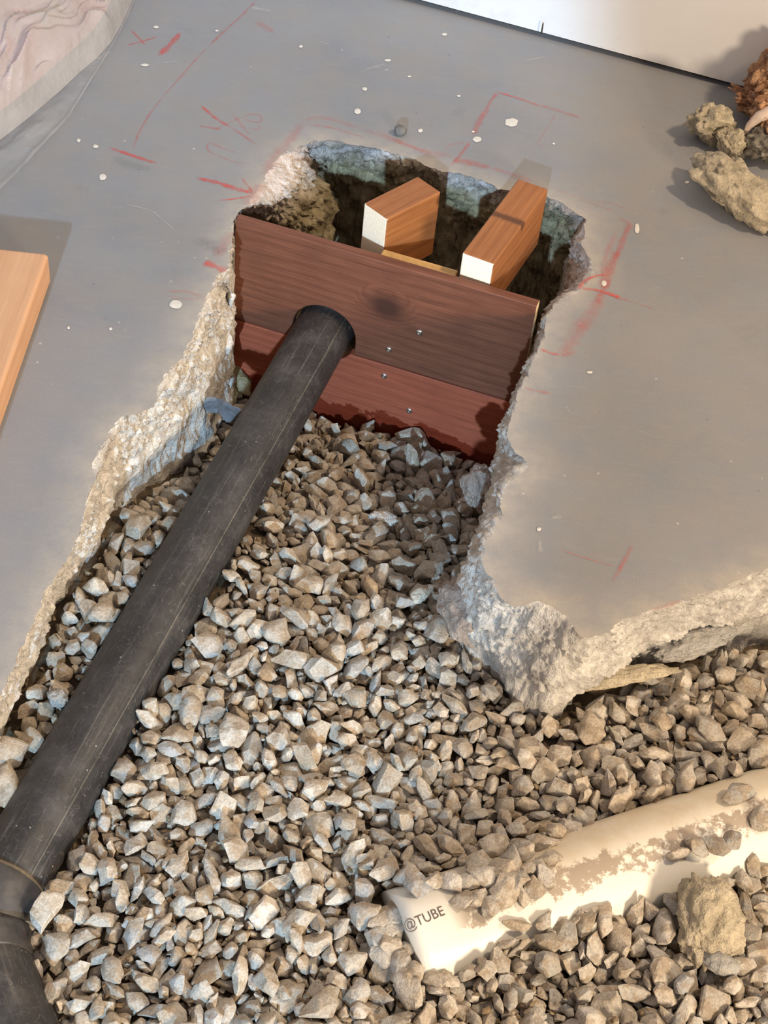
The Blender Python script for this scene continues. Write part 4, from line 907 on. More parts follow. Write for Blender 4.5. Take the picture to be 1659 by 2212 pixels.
-441,1468,-275,-75,4,-40,121,6,423,1686,-237,22,13,15,91,5,280,1600,-242,-60,-9,-33,100,12,527,1411,-263,-63,-18,29,99,10,48,2035,-262,18,-17,1,119,2,
396,1805,-249,-15,-12,-24,94,3,-77,2481,-376,-71,-15,-26,122,11,-334,1866,-252,-15,11,71,90,11,174,1591,-249,79,-35,18,91,8,-85,1778,-257,38,20,46,121,4,
550,1370,-250,22,4,63,101,15,703,2047,-282,-22,-4,37,118,0,458,1719,-260,90,6,41,140,7,171,1706,-270,-76,-11,28,111,12,-258,1215,-266,0,-7,38,114,3,
109,1778,-266,61,3,89,106,16,35,1608,-268,29,-6,48,138,7,-51,1485,-253,-40,44,-11,122,1,-371,1374,-251,-71,2,54,98,15,10,2073,-256,60,-8,-46,129,19,
-65,1291,-246,-30,-15,-43,95,8,-94,1156,-244,29,-8,-55,99,4,1,1447,-264,-15,7,-35,94,15,195,1946,-251,33,-1,52,110,6,-306,2030,-263,-84,11,-72,97,4,
-157,1823,-246,-81,12,39,90,18,-186,2444,-386,-77,-22,-61,159,2,636,1838,-242,-5,-3,-22,95,0,219,1844,-247,-84,8,41,91,18,-76,1691,-254,49,-28,26,122,16,
-398,1672,-264,1,-35,-72,110,3,-173,2347,-332,87,-2,-69,121,3,534,1353,-270,-51,-3,6,148,9,-248,1686,-253,-84,-4,9,119,6,-220,1842,-258,69,25,11,122,5,
-513,1997,-261,-77,9,16,164,16,-63,2647,-446,84,-13,-4,145,3,-574,1688,-274,-15,1,61,113,8,-584,1940,-251,3,42,-41,84,18,-87,1945,-252,-25,3,-23,117,7,
166,1770,-266,69,-2,1,152,13,-293,1701,-268,-18,26,-22,95,8,-319,1329,-249,55,12,-83,94,2,707,1875,-266,36,18,-74,114,18,-386,1493,-278,4,-11,82,112,9,
280,1792,-260,19,1,43,117,8,-186,1531,-257,-16,14,-34,96,5,179,2492,-391,52,17,-74,107,3,-153,1311,-254,-6,-36,-15,90,10,347,1298,-259,-42,-8,18,84,0,
703,1755,-224,-63,19,39,118,9,-421,1447,-260,22,3,-25,100,14,151,2398,-362,-11,1,-29,126,16,-230,1303,-249,-24,2,-74,66,11,41,1851,-242,88,28,43,110,11,
106,1967,-267,6,-2,29,115,10,-253,2390,-354,46,-28,-61,124,12,-314,1498,-285,-86,3,-46,109,11,134,2321,-349,-84,-27,-88,132,3,-155,1773,-261,-27,-22,-88,105,17,
698,1906,-272,84,-9,-47,96,10,-457,2192,-272,-85,-1,52,121,2,173,2331,-345,-84,8,72,121,19,444,1664,-252,-43,6,-43,103,15,522,1753,-239,-12,-23,-54,119,1,
-607,1695,-271,82,-35,34,112,12,245,1218,-256,-10,-16,-30,109,14,345,1245,-274,73,5,-68,124,19,22,1985,-251,7,20,24,117,2,608,1325,-257,90,6,-42,113,13,
-494,1997,-239,-81,9,-47,80,10,-106,1835,-256,67,23,-4,111,16,298,1825,-250,2,-13,8,95,2,-441,1534,-273,-56,16,-40,91,18,-170,1533,-242,-17,14,56,100,13,
22,2672,-458,-80,-5,75,124,9,27,1231,-272,-16,4,-51,154,13,-29,1812,-267,80,8,37,102,19,-127,2229,-298,-76,-9,55,104,10,227,1516,-237,-90,-13,-22,109,2,
66,2091,-257,-34,3,10,116,1,-215,2119,-277,83,0,-46,90,10,-253,1427,-258,39,33,-49,92,3,-508,2046,-253,-27,2,-38,111,11,-528,1291,-260,-10,-19,-18,159,8,
-318,1206,-268,3,2,3,103,14,-290,2108,-261,23,-13,-83,109,3,1,1906,-266,-78,-10,51,109,11,-226,1202,-254,28,2,-34,106,7,-12,1383,-263,-35,-9,-1,83,7,
687,2052,-300,61,-10,-61,116,18,-153,1531,-254,-4,13,67,99,16,153,1818,-239,90,4,-26,79,11,-237,1252,-264,52,11,29,112,9,-168,1231,-267,29,9,78,108,13,
18,2307,-337,-36,-21,5,106,8,322,1579,-236,-18,-15,7,103,18,-169,1624,-255,-42,-4,-55,95,16,-278,1660,-253,-8,-9,73,92,2,-87,2239,-306,10,-5,-37,102,3,
254,1244,-274,-85,-1,-62,85,11,472,1350,-250,46,23,25,90,11,130,2658,-460,16,-17,38,127,10,-96,1536,-271,5,-11,69,117,4,785,2113,-328,-26,4,-56,95,4,
-485,2043,-238,19,-12,-16,105,9,-6,1481,-273,-4,-7,21,91,11,407,1709,-244,-89,-24,-81,102,10,-130,1159,-248,-3,14,49,94,15,652,2035,-306,-13,23,33,159,2,
-278,1476,-271,44,-1,-53,115,15,-234,1793,-242,44,3,30,94,7,568,1254,-254,-10,-18,68,92,0,-50,2138,-291,-74,9,-14,100,7,23,1875,-261,52,-20,41,123,17,
-229,2025,-246,-18,-6,-32,91,3,128,1506,-267,-86,-3,-27,120,11,712,1322,-259,-56,-27,-13,75,3,-430,1161,-275,-88,5,-51,124,13,-169,2317,-327,60,15,0,111,7,
-28,1160,-251,36,10,77,144,8,346,1616,-243,70,-9,-6,89,19,-41,1843,-246,6,26,76,97,11,275,1660,-264,61,-24,30,94,0,-558,1940,-269,-1,-5,39,131,7,
-176,1790,-263,31,26,-51,106,11,-126,1821,-245,-42,9,-13,92,2,283,1243,-245,69,-39,-60,92,19,-170,2621,-420,-46,-2,74,102,16,-247,2198,-287,88,-20,-40,109,16,
-123,2190,-289,-82,5,73,104,5,-336,1248,-265,-18,-12,89,64,10,62,1362,-260,-19,-6,29,90,10,262,1716,-267,62,3,12,111,0,-268,1717,-251,-80,-5,-31,75,5,
63,1511,-264,-84,6,54,115,11,100,1933,-253,2,14,-77,94,8,112,1670,-240,12,2,-53,91,9,-227,2260,-311,26,24,-18,102,7,426,1665,-238,47,-30,24,87,11,
71,2298,-324,57,12,31,106,4,-164,2087,-266,30,4,78,87,4,240,1260,-263,13,18,63,83,12,-106,2220,-290,83,29,-11,93,18,112,1509,-253,45,-1,34,94,14,
-203,1348,-246,33,-1,-13,79,17,586,1793,-252,48,11,-30,117,13,-54,1576,-241,-33,14,-73,71,10,271,1267,-235,-87,17,-57,70,17,209,1871,-239,24,-28,-46,119,9,
-133,1605,-237,85,5,-17,87,6,-528,2045,-239,18,-9,-33,99,12,-523,2256,-288,13,2,74,161,9,-450,2300,-301,71,20,-12,120,4,-225,1764,-254,33,41,58,104,3,
-171,2548,-402,82,6,-83,93,11,331,1331,-235,30,-16,-80,101,1,226,1679,-273,-61,9,-82,124,14,-330,1358,-271,9,-6,32,112,9,-233,1277,-251,74,23,-13,74,16,
42,2507,-394,45,0,1,109,11,304,1708,-268,-69,-4,46,121,4,-479,1248,-270,9,4,-76,111,5,35,2451,-366,13,1,-12,104,2,727,1534,-263,78,6,49,98,10,
-185,1758,-245,24,-16,-79,89,3,636,1813,-250,3,6,77,89,7,535,1269,-273,-17,21,81,107,9,746,1514,-274,-51,2,-75,91,0,694,1943,-263,-82,-5,-44,109,14,
-447,1231,-272,-82,-7,-38,71,3,-123,1681,-244,-22,-39,-11,108,14,-27,1663,-261,-57,7,9,99,5,146,2572,-431,68,12,-55,124,4,-69,2785,-477,81,10,67,98,4,
220,1225,-262,8,33,-53,75,5,-65,2261,-334,77,17,28,152,16,-148,1983,-256,15,11,56,95,15,534,1324,-254,-22,-14,-47,95,6,671,1273,-249,33,12,40,80,15,
-434,1558,-272,31,18,-29,92,19,-38,2738,-468,-53,-19,17,119,3,267,1742,-245,87,14,35,105,13,-601,1884,-259,-38,18,71,85,18,78,1678,-224,48,7,-23,93,19,
143,1785,-251,42,27,13,90,16,689,1280,-260,12,4,-72,69,18,547,1864,-266,-4,-9,-18,121,10,-258,1560,-284,86,7,19,122,15,86,1728,-252,-79,-20,9,77,3,
-308,1862,-260,15,19,-52,106,15,-96,2655,-444,-61,5,-67,123,13,252,1732,-257,6,-8,-79,105,6,-215,1878,-244,4,13,-74,76,15,-140,1527,-275,3,-6,15,125,10,
59,1865,-264,-6,9,72,135,1,60,1739,-254,-42,-25,-60,95,19,489,1808,-247,-39,-5,63,93,6,-112,1325,-250,-87,13,-72,73,12,-317,1303,-265,-89,-1,-60,87,16,
-86,2365,-331,11,9,83,110,17,290,1342,-226,-28,-16,6,82,6,249,1766,-250,46,15,20,92,12,279,1765,-245,55,-7,-20,71,4,-328,1397,-269,-80,9,-88,128,11,
-123,2556,-393,43,-16,-48,147,7,303,1242,-270,17,-19,-64,101,4,616,1766,-253,-70,6,-68,111,11,-472,1391,-272,-83,-8,27,79,18,-100,2081,-270,-68,0,-79,82,8,
-106,2058,-280,90,13,18,118,1,1,1953,-249,4,10,-80,112,6,197,1583,-266,8,-4,52,110,1,56,1823,-247,-37,5,-13,90,9,236,1753,-261,-79,13,32,88,18,
31,1202,-261,32,-16,-56,82,2,-72,1638,-248,-78,5,15,104,13,409,1754,-258,53,16,55,121,9,475,1298,-269,22,1,5,88,4,-585,1972,-259,-9,21,56,145,9,
-71,1215,-239,-8,2,62,68,13,-333,1439,-255,-53,-8,-19,83,13,6,1707,-247,-8,-13,14,105,2,-171,1505,-251,-59,-22,-44,86,4,-215,1325,-263,42,18,-55,86,4,
23,1594,-250,57,-15,-19,102,17,344,1234,-255,75,-7,0,109,2,101,1755,-249,25,-29,-58,94,8,30,1736,-253,72,4,11,94,9,-396,1182,-266,19,-10,-79,89,3,
-13,1429,-250,72,-16,-67,68,3,-242,2122,-273,-1,20,-1,82,5,544,1295,-272,-81,14,77,110,17,273,1561,-238,13,0,49,104,8,-175,1741,-256,12,20,48,86,10,
-209,2196,-301,66,-3,-52,102,19,-135,1580,-245,7,-4,-78,84,13,-78,1823,-244,49,-22,-48,107,0,422,1359,-247,52,-10,-48,96,17,99,2035,-260,-23,-15,-1,88,12,
-68,2435,-371,72,-1,-84,102,12,-115,1798,-262,-58,19,51,143,13,87,2595,-431,-4,-3,-66,103,5,-307,1679,-265,-82,1,-17,88,0,-448,1106,-240,-26,-10,46,113,12,
753,1805,-252,-77,-13,-9,110,15,572,1696,-240,49,26,-87,95,8,-485,2253,-272,-82,-7,-82,104,0,-13,2726,-442,22,-13,-75,115,11,-589,1923,-271,-89,19,3,87,5,
-573,1987,-238,-65,-3,53,110,17,109,2440,-370,-10,5,89,86,19,36,1478,-234,28,3,11,76,13,-353,1158,-258,-32,-1,-82,92,15,-323,2007,-255,-79,-17,56,82,0,
303,1556,-247,71,21,28,88,18,32,1331,-270,6,-4,-38,100,6,-119,1233,-259,-70,-20,73,84,18,-268,2008,-258,-63,2,-82,114,16,-6,1359,-263,73,-22,-71,110,12,
-39,1718,-265,62,8,70,84,8,-181,1899,-266,40,21,-5,132,2,57,1443,-263,-53,12,5,93,3,195,1861,-263,72,3,-24,135,1,48,2115,-285,80,3,58,149,1,
111,2343,-340,25,-2,22,103,1,-89,2534,-411,-4,-3,-44,116,3,-195,2580,-415,63,1,1,116,11,90,1575,-257,33,18,-44,120,2,91,1646,-276,18,-7,70,127,10,
-186,1377,-255,24,-34,9,103,15,-69,2105,-272,51,5,-12,92,1,-383,1224,-268,-83,7,-62,87,7,400,1254,-262,25,-19,79,73,12,464,1347,-278,87,10,-49,128,3,
-288,1252,-269,-58,6,31,104,0,816,2099,-317,-1,1,-5,106,3,191,1496,-246,50,-4,-74,85,17,-175,1824,-268,77,5,75,120,3,-113,1973,-250,-16,-4,72,72,16,
84,2416,-360,88,22,33,121,1,517,1959,-288,32,-4,33,106,14,48,2064,-279,-78,-8,-15,124,4,-489,1137,-263,-57,19,-7,74,5,-84,1395,-260,-76,-9,56,71,17,
-323,1272,-269,-5,6,-74,106,6,747,1469,-258,-86,-12,86,95,7,59,2403,-374,-86,-7,56,163,14,110,1715,-258,84,6,-55,124,9,-213,2542,-406,43,-21,71,97,10,
735,2086,-303,-46,34,-80,110,17,-233,1232,-257,35,40,13,97,13,-214,2157,-289,0,-8,-72,118,13,-264,1195,-253,20,-40,-3,85,9,145,1579,-265,68,3,76,93,1,
138,1749,-255,44,24,5,80,8,-267,2081,-256,52,20,-22,91,6,-10,1507,-275,46,15,-70,71,4,189,1907,-253,5,-20,-63,88,11,129,1570,-255,9,11,-52,79,2,
-264,1922,-251,63,3,58,84,2,-127,1935,-252,-34,14,55,124,5,202,1657,-268,11,-12,-32,98,14,34,2387,-362,48,10,-37,122,1,-292,1903,-272,10,-4,-3,111,12,
-157,2813,-495,-66,2,22,101,18,391,1606,-250,-25,2,-22,73,12,-311,1568,-277,-60,10,10,119,0,647,1356,-275,2,4,37,121,13,664,1938,-260,80,8,31,104,6,
214,1265,-252,83,-1,-2,64,5,-22,2643,-448,14,-19,29,101,0,149,2364,-354,-24,24,12,93,11,-420,1154,-255,41,-30,-62,97,7,210,1256,-262,81,-5,20,124,13,
63,2610,-442,87,-2,79,99,4,-379,1636,-263,5,-12,-36,105,5,631,1349,-265,-78,6,-49,76,14,-603,1802,-269,-77,20,-79,95,5,-565,1761,-251,-41,-39,67,131,3,
-413,1290,-264,-83,-8,-2,107,17,-39,2294,-337,-19,9,-5,106,5,-79,2339,-340,84,24,35,101,4,393,1709,-256,-9,11,-20,94,5,-28,1487,-265,24,4,55,90,17,
646,1898,-251,10,10,-73,122,17,751,1491,-271,11,-18,-83,108,0,115,1893,-263,-46,-4,59,95,19,690,1320,-256,56,2,39,105,14,-73,2374,-352,3,2,-82,119,8,
302,1800,-257,40,-29,-61,92,8,-93,1855,-261,-67,15,74,104,19,639,1726,-231,-21,-22,88,79,1,33,2098,-275,88,-13,48,85,13,-182,1181,-241,83,-16,35,66,0,
340,1756,-253,11,19,-57,91,11,180,1565,-265,-62,-1,-17,92,13,-389,1370,-267,-85,9,17,94,2,-112,2417,-364,2,14,-68,103,7,92,1894,-252,38,6,-67,80,16,
108,1598,-241,9,7,81,83,17,-359,1872,-263,14,-21,-50,119,14,-146,2267,-312,-82,7,-56,100,4,62,2022,-278,-9,10,28,118,5,156,1598,-261,18,13,-21,59,18,
-144,2173,-293,-21,4,-4,120,14,367,1307,-276,-11,4,-4,97,18,562,1914,-265,-4,23,25,121,13,153,2006,-266,0,5,85,100,8,-96,1985,-250,-78,9,-34,77,1,
-252,1489,-269,51,-9,78,73,15,98,1992,-256,47,-7,-80,84,2,-347,1648,-255,-83,1,66,92,1,359,1279,-264,-14,-10,-40,62,15,34,2278,-326,-7,1,25,95,19,
-281,1838,-265,25,2,7,117,17,335,1328,-274,9,-14,51,101,4,301,1474,-194,89,7,18,57,18,337,1669,-266,75,-13,73,86,2,-73,1174,-260,77,-2,-39,92,4,
-123,1438,-267,67,-20,-43,122,17,-168,1495,-274,-79,-8,-1,107,2,609,1802,-263,85,4,-59,93,11,-305,1239,-256,48,-3,-16,74,19,79,2635,-451,75,-6,41,125,16,
-68,2824,-489,16,-30,-7,118,0,-30,2476,-391,60,-3,30,119,12,195,1713,-260,-43,27,-37,78,9,134,1216,-274,90,5,-14,111,13,124,1858,-251,-15,-15,-62,88,1,
409,1308,-261,-75,-19,-34,73,0,-224,1902,-253,78,11,-70,98,19,-572,1913,-262,-70,14,-26,67,5,-219,2414,-384,3,-9,-83,109,3,123,1206,-262,-60,-20,2,95,6,
-139,2797,-484,-45,40,64,96,11,-141,2663,-445,50,9,-71,93,2,318,1286,-270,10,0,42,123,12,-180,1920,-245,-65,-27,-17,93,13,51,2362,-358,82,-33,-81,104,18,
-105,1446,-252,72,33,56,111,13,-206,2473,-402,81,1,59,102,18,256,1893,-264,33,-7,-43,137,17,394,1792,-267,1,-4,-40,113,1,-387,1466,-277,64,-5,-19,93,18,
-144,1275,-258,-27,-2,-42,99,11,80,2002,-257,56,17,11,78,15,104,1528,-253,56,-2,8,71,11,-322,1238,-269,60,-1,-58,95,14,36,1519,-251,52,1,-45,91,12,
88,1444,-254,56,24,17,82,18,-446,1504,-278,-33,-7,53,82,2,509,1700,-236,-25,4,35,96,0,-206,2804,-486,-67,-2,60,105,12,-225,2502,-403,8,11,-47,91,13,
174,1496,-233,-49,-22,-74,65,3,-186,2285,-333,-65,20,72,91,16,-280,2245,-307,-88,-5,-52,100,2,-361,1605,-275,-89,7,35,116,4,22,1427,-265,9,0,35,99,13,
304,1208,-252,87,-2,41,108,2,-67,1503,-245,81,27,61,67,3,336,1562,-235,-52,-17,-70,96,13,442,1295,-274,-8,-9,89,99,19,-142,1476,-255,-15,42,58,81,2,
663,1342,-253,-75,-27,-17,92,13,-416,1379,-259,-29,4,37,67,7,699,1298,-273,-1,1,51,119,1,129,1917,-271,13,-9,-88,90,15,48,1343,-271,84,-21,-77,65,18,
-480,1114,-253,-42,-23,89,91,8,-218,1822,-271,8,-4,-14,137,9,-403,1453,-265,60,39,72,92,5,-209,1930,-256,-32,26,73,114,14,-174,2830,-508,74,-16,57,121,18,
-108,1598,-265,-46,0,82,114,19,581,1231,-243,83,5,-57,101,4,235,1784,-259,-56,-8,48,92,15,-315,1390,-245,-25,-11,29,61,4,-345,1342,-259,4,-25,-6,64,16,
788,1945,-284,0,33,47,114,7,-380,1422,-261,1,-22,-3,78,1,-549,1900,-251,45,-22,1,96,7,383,1315,-266,-37,-25,-64,93,2,45,1488,-251,-31,-5,35,100,0,
465,1659,-251,-18,4,-60,68,19,121,1833,-267,1,3,-26,106,11,-119,1287,-262,-21,15,2,90,7,-493,2376,-333,54,40,32,106,11,-45,1783,-260,57,23,85,100,14,
655,1258,-259,-58,14,-48,98,7,-18,1630,-245,-68,4,72,65,0,746,1878,-273,-1,-23,88,116,8,-288,1964,-269,14,1,-65,94,10,584,1302,-270,-36,5,-57,110,16,
-75,1970,-254,88,10,-69,76,5,-38,1193,-251,31,34,7,96,12,-202,2075,-267,18,-1,40,101,1,509,1880,-264,-12,0,-56,95,3,-255,1658,-253,28,-9,-60,83,1,
61,1915,-249,-84,11,-75,70,5,236,1286,-274,-40,1,8,115,9,-38,1290,-273,3,5,78,110,15,12,1578,-257,34,28,-13,76,18,-300,1648,-272,6,-14,-14,100,4,
570,1876,-249,-11,-7,-66,133,14,84,1622,-254,15,14,-4,67,16,15,1183,-254,63,-2,-3,72,3,-84,2015,-264,-83,-41,19,111,15,-160,1860,-275,-88,6,-80,112,18,
-2,1803,-259,-81,-5,-49,64,11,-230,1502,-284,-72,7,1,85,10,-94,1193,-268,-80,-7,-37,92,0,143,1701,-249,5,34,-55,91,18,32,1467,-273,-87,8,68,123,11,
208,1500,-236,21,0,32,65,12,-53,2324,-341,-51,-17,-81,90,1,-34,1888,-264,-14,-5,-9,94,18,198,2429,-389,41,8,-87,112,8,-44,2043,-253,-42,-6,63,90,8,
520,1687,-245,-61,18,-87,88,7,44,1974,-270,-89,8,-64,99,4,683,1528,-255,51,15,9,76,10,-339,1890,-266,66,-5,57,110,17,-107,2757,-476,5,2,-11,123,18,
-136,1206,-264,-46,-5,29,57,10,131,2193,-310,-86,21,-29,84,11,-296,1436,-253,-29,-18,-58,121,14,-249,2254,-319,77,7,-8,103,13,253,1637,-260,-58,-42,-53,74,15,
706,1346,-274,-88,4,68,116,11,-258,1669,-274,23,3,-77,122,7,-172,1657,-262,40,34,23,95,14,542,1746,-264,-38,-8,27,97,7,71,2380,-363,-4,18,-28,102,13,
611,1248,-255,-4,-18,56,83,5,409,1678,-253,25,13,-10,110,17,253,1621,-280,-83,5,-69,109,4,-134,1326,-267,24,-17,88,59,4,-329,1610,-270,69,8,-37,145,1,
-228,2599,-424,67,5,-49,90,8,-383,1548,-254,-84,-28,-32,78,19,-313,1434,-265,62,22,-42,71,3,-556,1858,-271,-83,3,79,76,1,471,1895,-258,-29,-1,45,118,1,
-563,1787,-269,-17,3,-3,104,12,-413,1485,-279,-82,14,11,71,11,-434,2538,-384,33,9,48,90,4,-490,1165,-275,-1,14,-89,73,17,251,1805,-266,-46,-3,-46,72,12,
719,1776,-247,-51,-29,21,99,16,-144,1933,-259,25,-17,38,98,6,432,1722,-249,78,8,-87,64,13,-175,2065,-270,-14,-6,-39,88,10,-270,1870,-273,-17,6,-37,124,10,
-41,1412,-255,-11,23,50,127,8,7,2614,-442,26,14,46,116,7,414,1622,-260,-87,-26,78,61,4,133,1985,-263,-6,7,55,70,19,728,1276,-270,-58,18,-77,94,2,
549,1964,-247,69,6,5,155,19,709,1980,-276,1,-29,-46,95,18,650,1968,-275,65,11,-46,78,1,-326,1912,-271,19,11,-41,117,9,94,1536,-269,85,19,-24,94,1,
-254,1902,-255,11,22,-88,63,3,-270,1290,-260,28,-2,49,59,4,542,1885,-252,-67,-29,-58,82,2,-473,2311,-319,-47,7,16,114,8,-248,2429,-383,20,-11,38,107,4,
-275,2062,-267,69,7,47,81,1,-165,1350,-268,-11,3,-71,105,5,-243,1605,-279,13,2,21,91,16,516,1673,-262,-60,-2,-65,73,4,-521,2296,-308,-7,-31,-48,120,16,
-193,2656,-433,-41,-4,-28,103,4,395,1300,-264,53,10,-41,56,7,505,1329,-270,-22,-1,-23,96,19,31,2588,-433,-80,-20,-50,98,8,177,2529,-410,70,26,38,152,16,
115,1545,-264,-44,8,-30,81,12,-26,1270,-259,28,24,32,65,19,-246,1186,-253,46,-10,-76,60,16,-438,2512,-389,3,6,-89,88,2,-51,2358,-353,-45,-7,15,82,0,
491,1427,-262,46,-19,81,77,8,-167,1319,-268,-55,3,-69,91,6,-1,1980,-269,-3,-6,-78,122,3,109,2008,-275,-1,1,12,110,19,70,1907,-266,-5,2,72,125,12,
-235,1401,-253,-36,-29,54,75,19,309,1594,-241,-33,-3,-72,89,14,753,1564,-264,-37,26,-75,96,15,87,2067,-278,33,33,56,110,2,71,1606,-276,-61,17,17,110,16,
212,1947,-261,21,-33,-13,86,8,-428,2327,-317,12,0,5,114,10,391,1840,-261,81,25,70,66,18,125,2166,-304,31,-6,76,120,2,728,1461,-274,-9,8,-79,93,3,
-16,1514,-259,-29,-23,25,58,4,-156,2432,-365,-52,-5,60,93,6,63,2315,-342,8,-7,74,107,15,409,1284,-267,-21,3,-89,62,18,-32,2300,-326,-80,-5,-87,77,5,
-143,1830,-274,47,6,32,111,9,795,2057,-333,86,8,-16,138,15,743,1292,-250,75,2,-34,117,10,516,1851,-257,-79,-25,-52,84,7,337,1790,-256,-35,-35,23,89,0,
500,1823,-244,-8,-4,80,54,19,175,1984,-260,10,3,52,90,9,-406,1330,-267,-14,4,71,80,8,537,1392,-243,69,-3,-17,60,19,-137,2409,-366,61,-15,55,78,0,
497,1833,-260,-10,-7,-9,112,16,-418,1182,-260,81,18,-41,54,13,209,2535,-437,-39,-2,-15,105,15,-162,1328,-254,-8,16,-71,58,7,354,1681,-254,78,24,-50,70,15,
-42,2597,-432,-84,5,13,121,0,-408,1615,-276,-90,5,62,121,19,683,1935,-277,3,4,-50,91,18,590,1455,-268,-9,-5,-67,125,4,777,1868,-274,13,26,62,74,3,
-52,1253,-257,-26,12,-13,63,15,-124,2729,-468,-11,10,-63,103,16,446,1880,-258,-78,-17,28,104,0,-194,2312,-343,-26,6,69,102,1,-38,2413,-381,-89,1,-38,102,5,
177,2268,-342,-3,-3,-62,149,13,517,1333,-260,23,6,75,54,3,94,1513,-264,-11,-20,-43,64,3,118,1631,-269,-77,-2,-85,66,18,-176,1393,-270,0,5,-86,95,1,
481,1316,-283,-64,0,3,124,17,-83,1363,-267,-90,9,-30,115,0,-77,2088,-276,41,-13,-29,84,7,-294,2145,-272,-36,9,55,82,11,215,1924,-260,6,13,-69,68,7,
142,2220,-320,66,-1,-38,108,16,473,1229,-258,-79,13,-64,89,19,-484,2211,-291,65,1,49,125,17,-48,1593,-259,-50,4,21,115,0,333,1309,-267,-60,-18,1,56,10,
131,2051,-274,-5,-7,84,140,3,-38,2569,-419,-37,43,55,96,11,135,1819,-253,-23,11,-81,76,2,405,1221,-259,-6,13,47,118,5,-277,1421,-263,23,-19,47,117,16,
-510,2321,-317,63,9,-25,83,10,422,1854,-255,-28,-17,-48,105,19,226,1245,-271,80,12,31,86,16,233,1880,-261,-25,-10,-56,86,10,594,1862,-257,-46,-14,46,104,9,
-477,2336,-312,-51,-3,86,84,8,-94,1305,-265,26,26,9,59,18,219,1774,-249,58,1,37,80,17,717,1291,-259,-72,11,54,76,6,-144,1361,-253,52,-9,30,67,4,
127,1957,-257,-12,6,13,105,14,401,1271,-263,68,18,0,53,4,14,1562,-264,-53,5,87,97,7,92,2482,-400,66,-11,82,108,0,96,1876,-256,52,7,10,76,19,
31,1957,-257,-30,29,68,94,14,-505,2104,-258,85,3,47,117,6,-290,1729,-264,-26,-8,-37,79,6,662,1739,-242,14,-26,-56,93,17,-257,1473,-268,-71,-16,-62,58,15,
-90,2571,-425,2,-22,-90,93,10,92,1820,-264,-28,18,-68,85,7,158,1545,-264,-49,2,-59,115,3,52,1291,-272,-69,0,49,92,1,196,2467,-409,48,7,13,107,10,
-3,1268,-260,8,-18,-89,77,7,481,1808,-266,40,20,-22,112,2,387,1241,-265,-7,-19,-29,50,18,111,2571,-428,-83,8,26,117,14,301,1615,-255,-8,12,23,70,3,
372,1238,-276,63,-12,43,58,10,237,1929,-263,-87,11,-11,74,13,589,1936,-288,-86,-4,90,96,18,82,2256,-318,74,-2,3,84,4,-95,1814,-260,64,10,17,77,9,
-49,2161,-307,-2,-11,-23,105,19,636,1740,-251,53,1,-75,113,10,-245,1824,-244,-46,7,52,66,16,-505,1242,-268,-87,22,-87,50,4,-255,2355,-361,-86,1,-76,92,4,
-63,2030,-260,55,-10,-26,132,19,213,1679,-258,1,2,76,49,10,-499,1960,-246,72,25,51,87,15,567,1747,-250,-28,-34,66,128,13,-54,1709,-258,-13,-5,43,57,18,
161,1679,-275,-44,5,9,81,7,-84,1995,-261,-39,29,82,106,13,168,1231,-258,-46,-24,-2,82,19,-11,1278,-273,-73,-9,-54,78,0,-197,2609,-428,-81,11,58,93,3,
497,1784,-257,24,-4,5,59,12,176,2685,-486,20,-30,54,118,18,-119,2656,-444,-44,-34,36,89,15,-220,2359,-356,14,12,-72,91,15,159,1659,-270,49,11,-67,57,11,
-304,1319,-256,-58,-18,-73,87,14,-440,2278,-287,-34,13,90,73,3,281,1872,-267,-7,15,-1,81,11,121,1802,-260,16,29,50,79,3,-274,1591,-271,23,10,26,51,4,
-403,2613,-416,5,-17,-58,94,8,-145,1501,-268,88,14,-7,65,9,259,1299,-241,21,6,-34,118,6,621,1864,-260,-27,24,-68,90,2,76,1308,-272,39,15,86,83,4,
90,2146,-285,67,14,34,114,10,-294,1137,-258,13,15,-80,83,12,-109,1207,-256,-51,36,-36,61,15,-110,2803,-490,85,-17,-21,103,4,409,1303,-277,88,-4,-80,103,19,
-54,1349,-267,42,13,65,106,4,-140,1743,-263,72,9,-48,111,9,-121,1731,-256,81,10,-7,58,10,-203,2056,-255,4,5,16,61,0,93,2099,-289,10,1,-9,94,7,
135,1729,-261,-19,-9,-16,108,17,-143,1338,-260,26,-39,-62,69,0,426,1653,-266,-80,-13,-11,87,2,69,2468,-384,6,-39,16,79,2,-207,1432,-257,-50,39,-66,74,2,
179,1807,-244,4,20,63,62,8,-134,1793,-270,42,12,-11,106,7,10,2755,-470,86,-3,-1,111,10,66,1711,-275,-7,1,64,123,19,-179,2731,-477,-49,21,70,94,10,
143,1860,-248,-89,-13,-70,63,8,-305,1223,-265,33,18,0,102,14,-186,2711,-468,15,15,81,98,14,168,2220,-317,-65,8,30,108,19,401,1840,-275,-90,3,-77,89,4,
775,1834,-271,-10,0,-79,155,13,-532,1859,-272,-3,6,71,74,6,208,1693,-267,-7,-6,69,70,15,-228,1797,-265,72,6,84,116,18,-215,1620,-269,-7,-6,59,87,7,
-243,1358,-262,-26,-14,54,111,18,-285,1933,-268,-21,5,-87,118,1,155,1815,-262,60,11,40,104,3,-205,1737,-261,-6,-18,-69,115,14,-158,1710,-269,-80,-12,-34,118,1,
70,2721,-476,-19,-5,40,160,10,-254,2511,-389,10,24,52,104,18,-321,1150,-267,-64,-28,7,63,3,60,2188,-300,-72,-14,86,88,6,127,2138,-300,83,9,-72,92,10,
2,2565,-415,-29,-10,-61,106,17,-548,2072,-267,60,-32,-2,119,2,-204,1648,-275,-34,-12,32,107,2,-58,1947,-242,-79,0,48,101,0,-210,1876,-263,-72,38,0,88,15,
